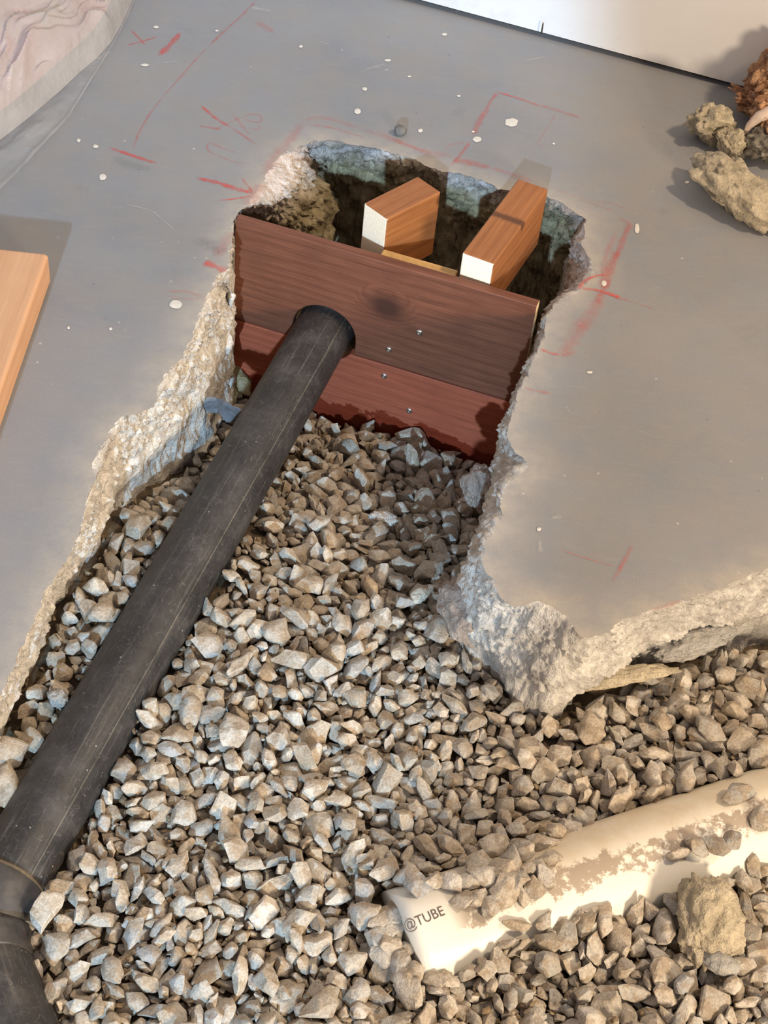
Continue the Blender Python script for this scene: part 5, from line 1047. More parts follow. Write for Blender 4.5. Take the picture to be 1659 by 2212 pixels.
-500,2345,-329,14,-4,73,91,12,-198,1901,-247,63,17,51,61,18,-43,1636,-248,-61,21,66,68,16,-34,2777,-482,85,-5,-58,120,13,-242,1640,-269,66,-9,51,113,17,
-113,2591,-425,-24,-3,-84,98,10,-354,1588,-257,13,-6,37,56,12,-457,1200,-262,-60,-5,-41,63,9,330,1699,-260,-14,-8,79,93,12,-204,2513,-408,48,-33,64,82,0,
-149,2334,-322,80,-20,-87,98,19,-469,2242,-297,73,-9,37,87,16,796,2110,-352,-84,-1,11,106,18,65,2164,-303,32,-10,17,92,7,8,1900,-250,18,16,26,56,3,
578,1411,-275,-44,8,-80,92,14,-211,2293,-337,-48,18,50,88,0,174,1251,-277,5,-1,-39,53,11,89,1916,-251,-82,-12,77,59,9,163,2306,-354,-10,-37,-68,85,11,
-413,1368,-270,-76,-3,65,54,9,-446,1319,-267,-88,6,23,103,17,117,1751,-260,-69,-12,-39,81,14,-507,1153,-261,53,14,0,99,12,-484,2133,-275,75,17,26,91,19,
-108,2492,-388,-79,20,23,92,0,-154,1893,-266,-44,10,34,97,14,177,1860,-242,20,-6,79,47,4,542,1688,-257,-87,23,50,99,11,-279,1606,-279,65,-1,17,103,6,
-74,1410,-267,-79,-11,48,61,8,151,1886,-266,54,2,-47,140,13,634,1950,-271,-22,-14,83,92,6,-56,1275,-266,-44,4,59,66,5,-63,1513,-274,-45,-8,-62,88,8,
343,1833,-252,86,-37,72,66,7,128,1834,-248,-82,-32,1,63,0,-379,1564,-279,10,-2,-81,119,17,-149,1621,-249,-19,-5,44,74,17,50,2647,-452,67,-33,-59,115,17,
-489,2024,-249,-19,19,-3,75,18,-26,2087,-267,2,3,31,84,3,-21,1588,-272,-4,-14,38,100,16,-560,2093,-266,-55,-20,-62,86,14,-226,2732,-470,-69,-3,70,93,9,
-36,1982,-266,-50,-5,-51,131,7,-50,2182,-300,-76,27,74,66,3,-417,1354,-271,2,-4,85,49,16,-406,1477,-269,76,0,7,56,17,-48,1630,-270,-50,-2,-45,117,7,
-255,1710,-265,-11,-13,28,118,7,-24,2204,-310,-6,6,-73,92,17,75,1810,-254,16,-26,-39,61,8,7,1665,-250,10,-5,-79,76,18,63,1182,-258,-2,7,72,59,3,
513,1913,-271,-28,1,-12,91,18,428,1252,-265,78,-16,69,87,10,-234,2679,-446,85,13,18,117,17,-326,1480,-264,4,-10,62,74,7,370,1620,-260,-26,8,75,91,14,
-95,2306,-339,10,-26,29,99,5,-305,1466,-280,-10,-19,77,92,12,166,1874,-249,-88,-5,-6,54,4,164,1955,-253,-11,-10,83,93,16,-189,2771,-496,-86,0,14,75,5,
-203,2391,-366,44,-2,-9,82,18,-349,1274,-272,-13,0,67,48,8,-250,1467,-282,76,2,-5,104,14,21,2352,-358,-34,5,74,62,3,-287,1532,-282,-12,4,-7,127,7,
-181,2112,-282,25,-2,69,98,17,-57,2079,-275,-54,0,-62,74,15,185,2388,-380,-50,12,-28,107,8,741,1537,-277,-88,8,48,85,15,-20,2556,-415,-11,16,-20,64,4,
-258,2479,-397,13,3,57,122,9,-353,1912,-276,-50,-5,-63,90,13,100,2080,-277,-75,28,-50,58,3,-258,1820,-272,-7,-8,-3,101,2,156,2741,-495,-65,2,-48,109,16,
187,1944,-263,14,15,27,80,13,220,1662,-264,36,-17,-5,54,16,111,1252,-274,-45,1,-37,58,19,-97,1533,-252,72,-2,-89,53,17,-353,1195,-274,-89,4,21,91,13,
-343,1742,-259,51,-2,-45,66,17,29,1180,-274,-4,2,31,123,18,107,1233,-270,5,8,-45,53,7,9,1784,-260,-10,-13,34,72,9,186,2748,-496,10,-24,-24,116,17,
-118,1863,-261,-46,15,36,68,15,-285,1582,-278,30,-11,74,72,9,44,1760,-261,64,-14,17,66,19,-188,1611,-281,-84,9,-34,78,4,401,1623,-265,75,-41,-82,85,15,
-529,1838,-270,0,9,17,71,7,-238,2519,-411,-9,4,-50,96,19,-561,1709,-264,-32,-22,51,58,19,530,1324,-271,-83,12,65,74,1,137,2094,-271,-82,15,89,96,18,
-40,1256,-274,-85,7,52,46,4,-59,1829,-267,-71,-6,-54,104,14,427,1788,-271,-81,7,66,97,1,648,1930,-270,84,-10,-88,70,4,-225,1293,-262,22,13,-70,51,3,
-169,1289,-270,-88,5,89,91,5,427,1268,-279,-32,-11,-83,105,2,-275,1187,-265,-3,12,10,46,17,174,2651,-471,52,-5,79,109,2,-158,2767,-485,79,-25,-41,84,2,
182,1899,-271,-77,7,59,80,4,-85,2404,-361,-77,18,22,112,14,-412,1129,-265,78,-18,12,59,3,167,1633,-269,51,39,-71,73,4,81,2440,-386,-2,2,-38,102,16,
111,2307,-357,50,1,-30,104,15,732,1327,-272,-11,30,-72,68,9,-556,1733,-274,-9,3,-32,72,8,-157,1423,-274,-67,4,12,94,0,-460,2118,-267,-88,12,48,82,1,
579,1377,-262,12,-2,69,64,5,-106,1932,-259,-25,32,-5,83,9,-129,1707,-270,-77,12,-65,98,18,58,1683,-263,-42,8,-74,129,6,378,1612,-274,85,5,24,79,16,
326,1477,-193,-9,0,-1,48,17,562,1268,-274,-20,7,73,95,10,-472,1227,-273,-85,1,-82,61,19,-310,1522,-270,76,9,39,57,2,188,2442,-407,23,15,-16,93,4,
459,1637,-258,-54,-11,15,48,6,334,1622,-262,-42,-5,-81,83,7,-303,1806,-254,14,-1,74,98,16,760,1428,-273,0,3,-21,123,18,-53,2392,-370,-47,3,-79,95,7,
-233,2454,-393,-84,12,49,91,9,728,1799,-244,-79,-14,-66,52,3,214,1726,-266,-55,34,48,75,14,-33,1835,-264,7,-14,-45,94,13,-165,2015,-259,-81,16,29,109,1,
10,1948,-264,-31,-6,41,67,1,-347,1930,-264,-12,10,50,69,17,-260,1869,-256,-62,-19,36,73,3,-101,1389,-271,-8,2,-5,91,17,-201,1765,-269,-44,-10,-23,84,14,
-616,1671,-281,45,9,-11,104,0,688,2019,-301,31,-19,-90,106,10,725,1348,-263,6,-7,47,52,11,-408,2535,-396,5,-17,-71,117,2,-5,2253,-337,81,10,69,98,4,
-380,2853,-502,24,9,10,120,9,20,2137,-299,86,14,12,102,2,26,2195,-312,-75,15,-30,102,11,-103,1172,-255,3,26,-7,47,5,0,2425,-365,-5,-20,28,101,18,
-93,2612,-439,-59,8,64,110,14,245,1909,-255,-67,-30,-19,84,14,-266,2036,-265,49,-13,-28,72,1,-245,1786,-257,22,-6,-10,56,16,-141,1642,-247,-62,-25,-71,64,14,
250,1654,-268,64,-14,-63,53,4,-37,2808,-513,14,4,79,164,8,-551,1836,-270,18,16,-38,53,12,781,1894,-285,-48,-1,-7,51,16,816,2093,-341,70,10,-2,88,0,
755,2063,-325,-11,10,71,104,8,-20,2159,-296,-59,-31,65,93,10,-249,2227,-306,-10,-2,-29,80,15,-237,2549,-413,-58,-36,42,78,15,35,1361,-277,-52,-2,-17,69,7,
-395,1517,-280,-69,19,48,69,13,55,2484,-394,-74,12,-11,93,7,150,1245,-261,-27,25,-46,105,7,-341,1305,-253,34,11,-13,69,5,187,1826,-266,-7,6,-79,111,1,
-218,1263,-260,11,-13,-58,46,0,-186,1636,-267,53,7,-77,78,12,217,1900,-268,-82,-8,-86,96,16,-147,1676,-273,-88,-12,21,90,3,-393,2733,-458,81,-4,-19,105,1,
-515,1203,-274,-86,-9,-83,93,19,203,1802,-264,-46,6,23,91,12,-52,1190,-273,-64,7,40,59,17,46,2530,-405,6,-6,9,112,7,-157,2392,-370,17,17,19,111,19,
520,1292,-283,-63,3,70,50,4,94,1742,-268,-87,-1,44,116,19,-294,2210,-299,26,5,47,73,14,-91,1545,-252,59,1,-5,54,1,-204,2270,-329,26,-1,-84,52,8,
363,1377,-232,-41,0,2,52,10,637,1317,-267,38,20,-79,81,4,221,1589,-264,-41,-9,-23,79,8,102,1865,-267,24,3,89,110,1,-19,2040,-262,73,-15,10,99,17,
-402,1540,-282,62,-4,75,59,2,35,1933,-266,70,-8,68,105,17,-458,1478,-280,-73,-2,41,45,9,-317,1140,-255,-33,22,-7,53,9,-154,2683,-453,19,13,-30,59,11,
-435,2437,-352,41,1,14,103,16,-154,2629,-437,-69,3,62,118,6,734,1303,-272,19,0,68,94,9,-192,2410,-372,26,10,6,91,7,-72,2293,-338,15,-35,-34,75,9,
-93,1424,-268,-3,3,-34,87,18,-256,1824,-257,87,13,27,58,15,-276,2430,-370,-38,-15,-15,120,6,610,1354,-271,-2,-8,57,93,4,-476,1283,-268,-5,-12,-15,82,6,
-379,2886,-520,-42,5,31,117,16,432,1340,-260,75,23,-24,60,8,-218,2013,-269,-42,8,88,57,9,253,1617,-257,-76,-17,-55,70,19,-237,1550,-269,-51,6,-49,99,14,
-177,2044,-259,89,18,-17,72,8,-157,2459,-383,-53,12,60,97,8,88,2292,-341,-2,-15,-28,107,17,114,2393,-372,-87,-16,49,84,6,-210,1177,-262,-84,24,54,107,13,
-398,2912,-514,-74,-36,16,123,16,-93,1903,-254,-14,13,-60,124,0,221,1748,-273,69,-6,14,73,7,-3,2660,-461,89,-34,-80,91,19,-130,2462,-394,35,9,-29,97,2,
-372,1171,-255,90,21,-15,73,0,24,2640,-460,5,13,58,104,17,-482,2103,-271,53,-12,-18,118,14,723,1798,-264,79,16,-41,95,12,71,1976,-258,5,-10,-23,83,0,
770,1954,-304,0,15,36,64,15,644,1795,-266,74,-1,-22,86,5,-397,1304,-269,2,-8,79,66,0,-209,1348,-263,-28,13,81,79,17,-70,1360,-248,-2,13,-82,69,3,
471,1390,-285,-16,-14,77,79,7,-115,2337,-344,-49,14,-35,164,9,664,1912,-268,-68,-3,30,95,0,15,1752,-268,52,7,18,68,9,-362,1686,-268,-16,13,19,116,5,
21,1357,-265,-43,-20,85,63,12,-464,2438,-363,-69,-6,31,91,10,285,1675,-268,18,13,-34,60,11,-328,1664,-266,-64,-2,44,88,14,-307,1624,-269,-75,-22,84,56,3,
-198,2497,-408,-73,-11,16,91,13,385,1630,-261,78,24,-72,62,1,-394,1702,-275,-19,-15,69,83,7,-223,2047,-267,-45,6,-64,77,12,-145,2037,-265,51,-27,30,75,0,
706,1816,-264,39,17,-54,86,14,42,1725,-269,-54,8,60,73,2,-539,1822,-275,14,-4,90,50,11,92,1567,-280,-6,-6,-11,83,0,-479,2050,-261,20,-17,41,83,4,
-288,2089,-272,-78,-8,-49,63,6,214,1200,-249,-4,-6,-56,50,5,-225,1528,-263,-88,27,83,64,12,-211,2859,-503,67,-5,1,97,2,205,2379,-371,73,37,-20,117,15,
-23,1422,-274,78,-8,34,72,17,-406,2713,-449,88,5,-69,55,16,-228,1319,-254,80,-17,37,52,9,-253,2091,-269,-55,10,-83,59,3,147,1563,-256,20,34,67,49,19,
222,1645,-281,-1,0,29,110,18,-291,1284,-270,-6,-15,15,78,8,21,1639,-276,89,9,-32,120,13,-227,1649,-278,-32,-11,53,77,2,201,1186,-264,-15,-17,58,121,8,
667,1327,-261,-63,4,86,80,15,266,1862,-270,-21,-2,-10,56,14,557,1388,-273,40,-30,-8,77,0,-22,1616,-254,-88,13,5,66,8,170,2345,-372,6,-5,79,111,4,
69,1556,-270,-13,-8,-86,77,12,417,1831,-258,48,-30,-37,83,12,-124,1876,-255,-41,21,60,55,2,-7,1798,-271,-14,-1,89,55,8,344,1723,-261,27,3,-8,124,10,
494,1865,-273,88,-2,-23,94,13,-233,1419,-256,-59,14,-30,64,8,737,1997,-297,85,-2,69,115,1,120,1471,-245,-76,30,32,102,10,-82,1568,-268,-11,10,9,120,4,
51,2550,-423,-41,7,-52,120,7,18,1377,-275,47,15,10,85,7,-160,2592,-428,-81,8,77,101,19,521,1783,-265,-68,-12,-76,87,7,-175,1723,-261,1,-23,-41,78,6,
254,1678,-280,-73,4,-74,99,14,-132,1483,-275,-68,-2,-89,86,4,-210,1636,-263,-59,-6,-24,53,9,-81,1578,-251,-86,-16,-75,94,5,-73,2689,-460,-23,7,-88,102,0,
493,1925,-286,84,2,-12,87,3,-366,1273,-268,74,-38,78,48,16,-197,1793,-259,33,19,-27,73,2,167,1213,-270,-4,-4,70,96,0,-168,1453,-268,59,-12,14,111,1,
-254,1748,-271,76,0,-2,137,19,694,1962,-285,-70,6,-15,114,6,-61,2758,-481,10,-8,89,94,19,-234,1170,-268,-5,-7,-52,114,14,-232,2186,-297,-88,21,31,46,3,
135,1881,-262,-6,-1,-41,65,14,132,2479,-395,17,15,48,97,3,-220,1127,-231,-65,-7,10,112,9,50,1554,-275,-27,-16,-88,81,6,178,1659,-271,-48,5,-80,62,13,
-169,1931,-261,-69,-10,63,106,14,419,1719,-265,-88,12,-69,104,5,-138,2321,-350,-83,-27,2,84,10,-394,1734,-276,-5,-8,-48,94,17,348,1343,-256,58,1,52,85,7,
139,2133,-280,78,8,7,86,18,819,2129,-337,-74,-5,-65,104,16,-199,1451,-281,-43,-2,-45,58,10,589,1770,-258,-57,14,56,59,5,739,2036,-304,54,9,20,107,5,
810,1998,-312,24,-3,25,116,12,11,1851,-269,67,7,66,61,11,-74,1801,-265,-54,2,57,63,19,552,1451,-264,-33,5,-81,91,0,-9,1576,-258,-4,35,-56,55,18,
-217,2754,-486,-84,-24,-41,94,11,-277,1313,-264,24,-15,13,73,3,524,1227,-256,15,34,47,145,11,-486,1142,-279,-2,4,50,65,5,-268,1136,-249,-11,-8,-71,81,2,
-451,2498,-383,-42,-15,45,74,13,162,2704,-494,-3,30,-17,90,2,374,1821,-268,81,8,42,92,1,-407,1507,-275,-61,-31,-50,69,13,-393,2690,-443,-85,9,76,74,4,
-31,1401,-271,-40,-4,15,58,6,-409,2655,-435,-16,-7,14,60,11,219,1534,-257,-51,2,16,84,0,-345,1177,-266,-88,-11,-24,51,7,-29,1653,-251,-54,-9,-74,46,6,
-324,1685,-277,84,4,-59,95,19,-331,1750,-271,33,22,-43,108,3,382,1732,-268,88,7,85,93,11,-548,2012,-272,36,35,-16,60,8,-173,1220,-269,83,-23,-30,50,17,
-119,1892,-263,-68,2,-37,86,15,-58,1906,-255,67,18,25,113,16,194,2358,-364,-37,38,-26,93,5,235,1653,-268,29,5,44,64,14,-184,2527,-414,-21,-28,-76,90,12,
-68,2718,-479,73,16,6,120,12,13,1686,-267,-3,-8,22,106,11,169,2619,-475,-89,-1,22,108,10,646,1769,-262,-3,20,57,90,13,-24,2539,-422,-42,-17,-1,77,18,
-245,2494,-408,-35,8,78,62,12,-282,2043,-271,-1,-2,-32,64,14,-248,2047,-267,71,8,22,73,15,18,1785,-268,-3,13,87,90,5,94,2057,-263,16,10,16,47,13,
140,2259,-339,-2,-15,-14,95,14,-97,2149,-300,83,3,-14,127,12,53,1263,-270,6,14,61,79,15,-416,1647,-275,-80,9,45,86,13,-17,1557,-262,35,-19,-12,91,9,
-216,2788,-508,10,6,87,101,18,-164,1752,-272,80,26,-68,60,8,100,1256,-271,-20,-34,-52,72,6,190,2313,-362,-69,9,10,110,12,291,1338,-239,-2,-15,19,48,0,
317,1214,-271,-7,5,-63,104,11,716,2071,-303,-7,-30,35,111,14,82,1501,-254,-77,5,49,59,7,-190,1208,-263,89,-15,28,77,15,-271,2220,-303,-29,-4,-31,59,13,
400,1375,-252,8,-3,-60,93,4,745,1352,-272,-48,14,40,91,7,-258,1459,-271,69,5,76,49,7,-11,1399,-276,88,2,-60,115,13,-149,2777,-506,-68,5,-64,90,5,
-76,2332,-363,-81,-12,-65,122,1,-278,2178,-289,84,12,30,114,13,122,2431,-398,-3,-28,-68,118,12,-107,1753,-273,-54,4,-67,90,6,-357,1819,-278,15,5,-19,46,4,
117,1820,-253,22,-10,-62,46,16,-35,1575,-260,27,4,-88,62,12,-192,2188,-301,74,25,43,57,0,-27,2506,-412,46,2,59,122,12,-42,2341,-360,63,-6,88,90,10,
179,2369,-371,60,-19,55,52,4,-481,2406,-333,-30,-26,-1,64,1,-78,2619,-431,61,-8,-42,73,4,-418,2573,-415,-73,21,72,74,5,-362,2678,-424,84,-1,-53,162,3,
299,1299,-260,19,18,-86,91,9,-602,1902,-269,53,24,75,64,11,-227,1584,-275,-26,14,-40,107,4,-128,2691,-461,-9,18,20,110,15,193,1229,-272,86,3,-11,74,11,
184,1673,-280,-51,-2,18,97,6,693,1840,-259,84,-20,-42,95,15,-266,2401,-378,-83,13,-20,70,18,-280,2212,-301,-84,10,64,50,17,-453,2176,-293,-87,0,-72,97,5,
12,2224,-320,5,1,-9,119,0,-195,2339,-359,-87,-4,-12,100,4,3,1762,-271,-16,-2,35,54,4,-555,2139,-275,-46,-4,-44,57,19,-585,1616,-282,32,-7,-16,66,11,
131,2113,-293,-64,2,18,87,8,-485,2277,-307,-6,20,58,116,4,-142,2286,-337,-74,-21,-72,119,3,-338,1325,-267,24,-9,-82,78,3,-24,1254,-273,33,21,52,60,18,
414,1378,-266,-20,-9,23,78,19,-61,2789,-495,-72,-7,7,128,13,-104,2832,-516,16,-18,76,115,7,-131,1232,-269,27,-3,-55,46,6,587,1754,-262,60,24,-13,85,10,
23,1275,-283,2,-2,-83,71,16,-172,1603,-264,31,-14,-60,107,13,-182,2558,-419,6,-10,-72,100,10,89,1278,-276,3,-2,-6,82,10,150,1672,-286,-86,5,-23,81,13,
90,1796,-274,-89,2,9,48,5,-555,1882,-274,87,1,-54,53,1,98,2407,-377,-82,4,-73,108,17,-126,2625,-439,31,-10,-62,79,7,353,1644,-274,2,8,-76,97,15,
388,1654,-267,9,1,-61,119,11,-188,2807,-513,59,42,88,89,12,-461,1161,-278,-9,6,-49,62,19,-364,1469,-285,7,-1,-70,50,8,178,2733,-489,27,8,-44,48,3,
-151,1205,-269,-9,5,30,88,6,465,1673,-266,-88,8,-88,94,2,25,2163,-310,-53,8,17,68,9,281,1696,-271,7,33,35,56,5,816,2036,-305,-9,4,23,120,13,
-213,1607,-285,88,2,63,63,11,155,1975,-274,-72,-8,-56,127,14,-190,2096,-280,-44,-3,-11,70,14,-382,1162,-271,-22,21,-48,63,19,-175,2295,-324,-86,26,40,53,18,
536,1704,-251,-64,-30,-54,77,17,411,1764,-244,-23,19,33,46,5,-60,1711,-250,-46,18,81,47,12,-202,2733,-480,49,2,-15,69,17,253,1837,-269,-10,8,-57,76,1,
265,1767,-270,-4,9,-12,79,19,415,1640,-270,-52,6,67,61,12,-209,1397,-261,-81,-5,-89,73,13,-586,1877,-269,-56,8,46,62,6,-101,1457,-272,-12,15,85,74,1,
545,1422,-278,10,-3,-41,82,19,-129,1965,-264,-14,5,-5,77,12,112,2214,-325,-79,7,-77,62,12,474,1843,-271,70,-28,-64,45,15,-574,2003,-263,-75,-23,-76,105,18,
-177,1207,-272,-10,13,44,62,19,-132,1570,-275,-83,-14,-26,109,3,37,2321,-352,-7,0,-30,120,0,-273,1711,-278,-20,-38,75,60,15,79,2039,-266,-7,19,9,52,1,
-254,1396,-275,60,0,-6,90,12,-94,1403,-272,13,8,73,53,13,-7,1182,-277,-1,1,70,86,17,107,2753,-483,75,28,-19,86,15,-154,2742,-481,49,-12,38,64,5,
-411,2676,-440,-70,0,56,51,4,238,1847,-264,29,-12,-63,62,18,-177,1283,-260,-11,-1,15,70,6,-281,1192,-273,-6,3,-8,49,7,-288,2363,-361,11,-5,-70,82,16,
-260,2379,-373,-77,-2,-82,70,4,440,1386,-274,-2,-13,55,122,12,-406,1395,-271,-11,-10,12,72,11,92,2201,-323,-78,-5,-72,65,1,545,1824,-269,-1,-2,-60,53,14,
-409,2493,-384,31,-5,50,89,16,4,1288,-284,-87,0,45,60,18,11,2095,-283,-4,16,-18,106,3,466,1863,-276,80,5,15,92,9,217,1786,-266,66,9,-61,61,3,
-33,1861,-262,80,16,87,87,9,148,1842,-264,53,-31,42,93,14,280,1754,-259,64,9,67,67,7,-197,1565,-286,-74,-2,-60,91,9,183,1611,-282,82,4,24,112,5,
694,1789,-253,3,-21,53,69,6,-207,2226,-311,-82,6,-90,100,11,309,1756,-264,46,4,79,112,0,157,1748,-274,-85,-3,-88,87,15,-243,1449,-278,79,-31,-37,64,16,
-453,2227,-291,78,-16,-72,78,13,30,2252,-337,82,16,26,92,2,449,1831,-249,32,8,-70,115,12,541,1804,-264,-73,24,5,67,17,-145,1630,-266,9,20,-67,95,16,
760,1548,-270,-37,-23,-63,58,15,12,1278,-272,-86,1,-30,57,2,-35,1543,-274,-14,6,-55,93,10,356,1613,-259,9,-25,7,75,6,715,1509,-267,47,10,-24,64,18,
-262,1951,-269,-85,26,-27,81,5,-216,2625,-434,-80,9,43,58,1,352,1567,-229,-63,-31,-78,47,14,227,1825,-263,-59,8,70,105,12,236,1728,-271,-88,8,78,78,16,
-260,1788,-272,-82,-9,50,91,12,25,1394,-260,-40,1,40,77,13,250,1539,-247,-70,4,11,109,17,-304,1270,-258,3,5,-7,74,17,708,1269,-267,19,-4,6,46,9,
204,2745,-508,-70,-17,-35,103,10,515,1423,-279,-90,5,45,99,8,-262,1279,-271,17,-15,-67,63,4,-196,1854,-265,-27,12,13,67,16,-56,2099,-291,-54,17,-76,67,18,
-227,1968,-270,-1,4,85,119,13,-293,1439,-280,69,7,31,102,17,412,1814,-270,-85,15,84,82,2,-264,1915,-269,83,5,85,64,2,8,1842,-260,-65,6,-39,58,9,
-403,1149,-273,-72,-7,-35,76,8,183,2614,-455,-3,10,-47,122,6,-101,2391,-365,-52,3,-10,96,6,623,1845,-268,-3,-9,83,45,11,89,1679,-276,70,1,14,117,6,
-241,1869,-264,7,12,-74,70,13,307,1652,-261,-48,-20,3,54,8,3,1610,-274,-83,2,12,93,10,105,1604,-274,-38,1,-70,120,4,-22,2104,-288,-79,3,56,110,18,
521,1804,-272,-87,-7,67,54,16,671,1990,-301,-56,19,58,115,8,-344,1475,-276,-15,3,-85,74,14,-421,1449,-276,-20,-5,-71,65,5,369,1348,-266,-76,21,-47,123,8,
31,1530,-271,-3,-7,-77,110,1,393,1347,-271,30,0,-55,100,9,105,2113,-297,70,-5,-66,59,9,-130,1756,-276,9,-7,-14,68,19,449,1758,-268,87,4,55,67,9,
-130,2423,-384,1,15,-23,123,14,-13,2300,-344,21,-10,8,61,12,-169,2496,-413,0,-1,-17,110,7,-320,1637,-279,65,-6,-24,57,7,68,1280,-281,-38,-9,51,49,2,
72,1577,-279,-54,-6,-36,57,8,501,1787,-271,-10,5,-56,71,19,-31,2278,-349,31,25,3,76,2,-58,1708,-271,3,-6,40,59,1,152,2271,-347,12,23,-9,64,2,
51,1198,-275,51,3,62,93,13,-205,2363,-368,82,20,-73,80,11,666,1873,-262,44,16,-38,115,15,-570,1972,-275,62,-3,-66,51,12,-600,1718,-280,5,1,35,57,16,
19,2119,-292,-16,36,-36,65,12,-100,2360,-366,-21,-6,-41,99,0,139,2404,-392,73,5,-44,108,8,-207,2834,-506,-89,18,71,93,18,-218,1280,-270,45,24,44,46,11,
140,2764,-490,64,-12,6,122,17,554,1980,-277,11,8,43,113,9,-73,2160,-308,-77,-22,-28,58,10,214,1710,-276,3,-4,64,74,10,344,1283,-272,57,21,21,74,17,
79,2020,-264,5,-25,-53,61,4,-201,1713,-271,-68,0,11,122,14,185,1180,-246,73,19,-59,94,13,39,2459,-392,31,17,-73,94,1,-299,1582,-271,-10,20,43,48,13,
293,1580,-252,-36,1,61,62,7,-215,1395,-274,73,-4,-35,78,10,408,1242,-281,3,-3,81,79,10,135,1861,-271,72,11,52,74,8,1,2147,-288,36,-17,-17,72,0,
-170,2748,-487,30,3,-30,81,1,80,2348,-371,-20,23,20,105,4,-63,2128,-301,88,13,52,102,13,494,1691,-257,-60,-34,-44,90,10,-388,1416,-276,-81,-17,-69,51,3,
77,1986,-272,64,7,72,71,8,453,1652,-270,-87,8,54,48,17,766,2044,-311,4,4,-69,80,6,-158,2422,-387,31,13,44,123,0,-497,1304,-266,80,6,88,78,18,
-171,2366,-345,0,-2,69,131,13,-60,2216,-323,-65,6,-75,87,10,-457,2150,-285,14,2,-2,61,12,124,1563,-272,7,13,-7,56,13,333,1577,-256,-3,14,26,61,5,
-326,1830,-279,75,1,31,120,5,-4,1857,-261,9,-5,40,53,5,-302,1745,-276,26,10,-63,92,14,-214,1162,-271,86,10,19,69,7,-97,1818,-273,-86,-2,10,62,17,
-147,1168,-271,-13,14,-35,69,4,-602,1858,-268,11,0,34,64,1,70,1830,-265,14,8,-23,79,9,157,1506,-268,13,-11,-51,59,19,-587,1789,-261,-21,9,14,47,5,
-542,1842,-274,61,4,-51,50,14,-386,2755,-446,40,1,-12,97,16,-226,1525,-288,-84,-12,47,63,3,-122,1208,-269,-27,-1,-68,54,13,115,2083,-278,60,-14,-36,56,7,
83,1182,-260,71,13,75,92,6,-375,1771,-275,-76,-6,53,92,15,-13,1713,-268,30,-3,-40,59,2,-172,1866,-264,-6,-11,-12,63,17,-412,2593,-422,-71,-8,77,56,15,
10,1829,-269,63,-15,-59,50,14,-79,2059,-283,-75,1,37,82,0,-524,2211,-295,-80,9,41,71,1,548,1326,-277,11,11,51,76,9,480,1656,-264,48,-24,-62,60,19,
686,1264,-273,-73,-10,24,79,0,57,2274,-341,-89,-20,0,90,3,-264,1438,-280,-78,-10,-8,101,15,-477,2168,-283,-39,-9,52,96,6,-49,2309,-356,-88,3,-79,104,0,
320,1796,-267,-77,-5,-50,73,9,292,1875,-259,-55,-17,65,46,8,181,1964,-274,10,-3,49,87,19,-67,1159,-247,-19,-17,74,46,8,432,1360,-266,-1,-2,81,63,5,
308,1621,-274,-82,7,-56,106,0,-603,1933,-276,-40,-7,58,57,7,108,2463,-388,-58,-37,33,97,2,282,1455,-192,-87,6,49,61,17,11,2786,-486,65,-24,-78,90,9,
690,1507,-254,-66,-1,58,62,1,1,2516,-410,26,-4,68,126,14,-97,2709,-464,-66,15,-37,80,3,-41,2119,-298,-45,-1,11,46,8,154,1646,-283,24,0,-40,62,1,
101,2126,-302,-8,22,25,55,17,283,1282,-282,-87,0,-39,64,1,-141,2638,-446,90,-9,13,49,3,148,1481,-264,-9,-19,-49,47,7,53,1940,-272,63,3,74,74,14,
565,1895,-274,68,8,12,92,15,681,2054,-326,-1,-16,86,92,12,717,1934,-282,69,17,-38,87,4,588,1836,-268,58,7,16,54,8,-302,1874,-282,61,3,-71,86,6,
-89,2092,-294,84,4,-55,54,12,600,1915,-276,18,0,14,90,10,-256,1903,-279,-75,-4,82,96,14,-419,1502,-283,-69,-3,31,55,14,55,1757,-269,-11,15,28,74,14,
43,1745,-273,-2,2,60,60,6,172,2481,-417,12,-13,-82,120,2,-428,2489,-389,-89,11,15,66,11,-158,2045,-268,-23,17,-37,57,12,-78,1609,-267,31,-1,-85,83,5,
162,1585,-278,21,4,-29,112,6,-144,2732,-484,-71,12,-10,52,2,-169,2795,-513,62,-11,-75,117,6,-257,2335,-357,22,-3,79,57,9,-24,2663,-464,12,6,45,95,5,
-32,1926,-262,0,-19,71,51,19,749,1910,-288,13,-6,27,55,6,633,1873,-270,54,4,64,94,17,-358,1457,-284,21,4,16,57,14,356,1362,-246,82,-9,-76,79,17,
272,1639,-261,55,-9,26,72,6,-262,2107,-276,-88,11,42,51,0,-170,1338,-261,-58,-3,-1,64,14,178,1932,-276,-78,-2,11,101,13,134,1475,-265,3,14,-63,53,13,
90,2314,-356,1,4,23,49,3,-242,1928,-275,-6,-1,21,85,17,-269,1143,-269,0,-4,25,96,19,-484,1211,-277,10,2,-22,54,11,88,2782,-497,46,23,10,112,2,
-28,2236,-334,79,1,-16,94,0,-140,2188,-306,-3,11,-51,94,13,-30,2252,-325,-6,-13,-53,61,1,42,2433,-389,-83,10,-79,90,4,-53,2696,-474,7,-6,-51,81,17,
-457,1204,-275,66,3,58,71,17,-343,1942,-277,60,-18,66,62,7,-462,1293,-272,4,10,-66,55,15,22,1563,-281,89,4,61,80,5,309,1588,-266,69,-15,73,116,9,
-91,2805,-511,-36,8,-69,113,7,-165,2309,-350,81,-2,2,77,16,195,1737,-277,89,2,66,56,2,-69,1665,-264,-13,-7,31,52,18,-106,1616,-272,12,19,75,54,18,
89,1944,-272,-42,4,-13,60,12,1,1938,-262,-66,9,59,63,13,517,1754,-266,62,-8,-50,73,18,-310,1781,-267,64,2,-12,134,3,-10,1863,-271,-89,2,9,70,10,
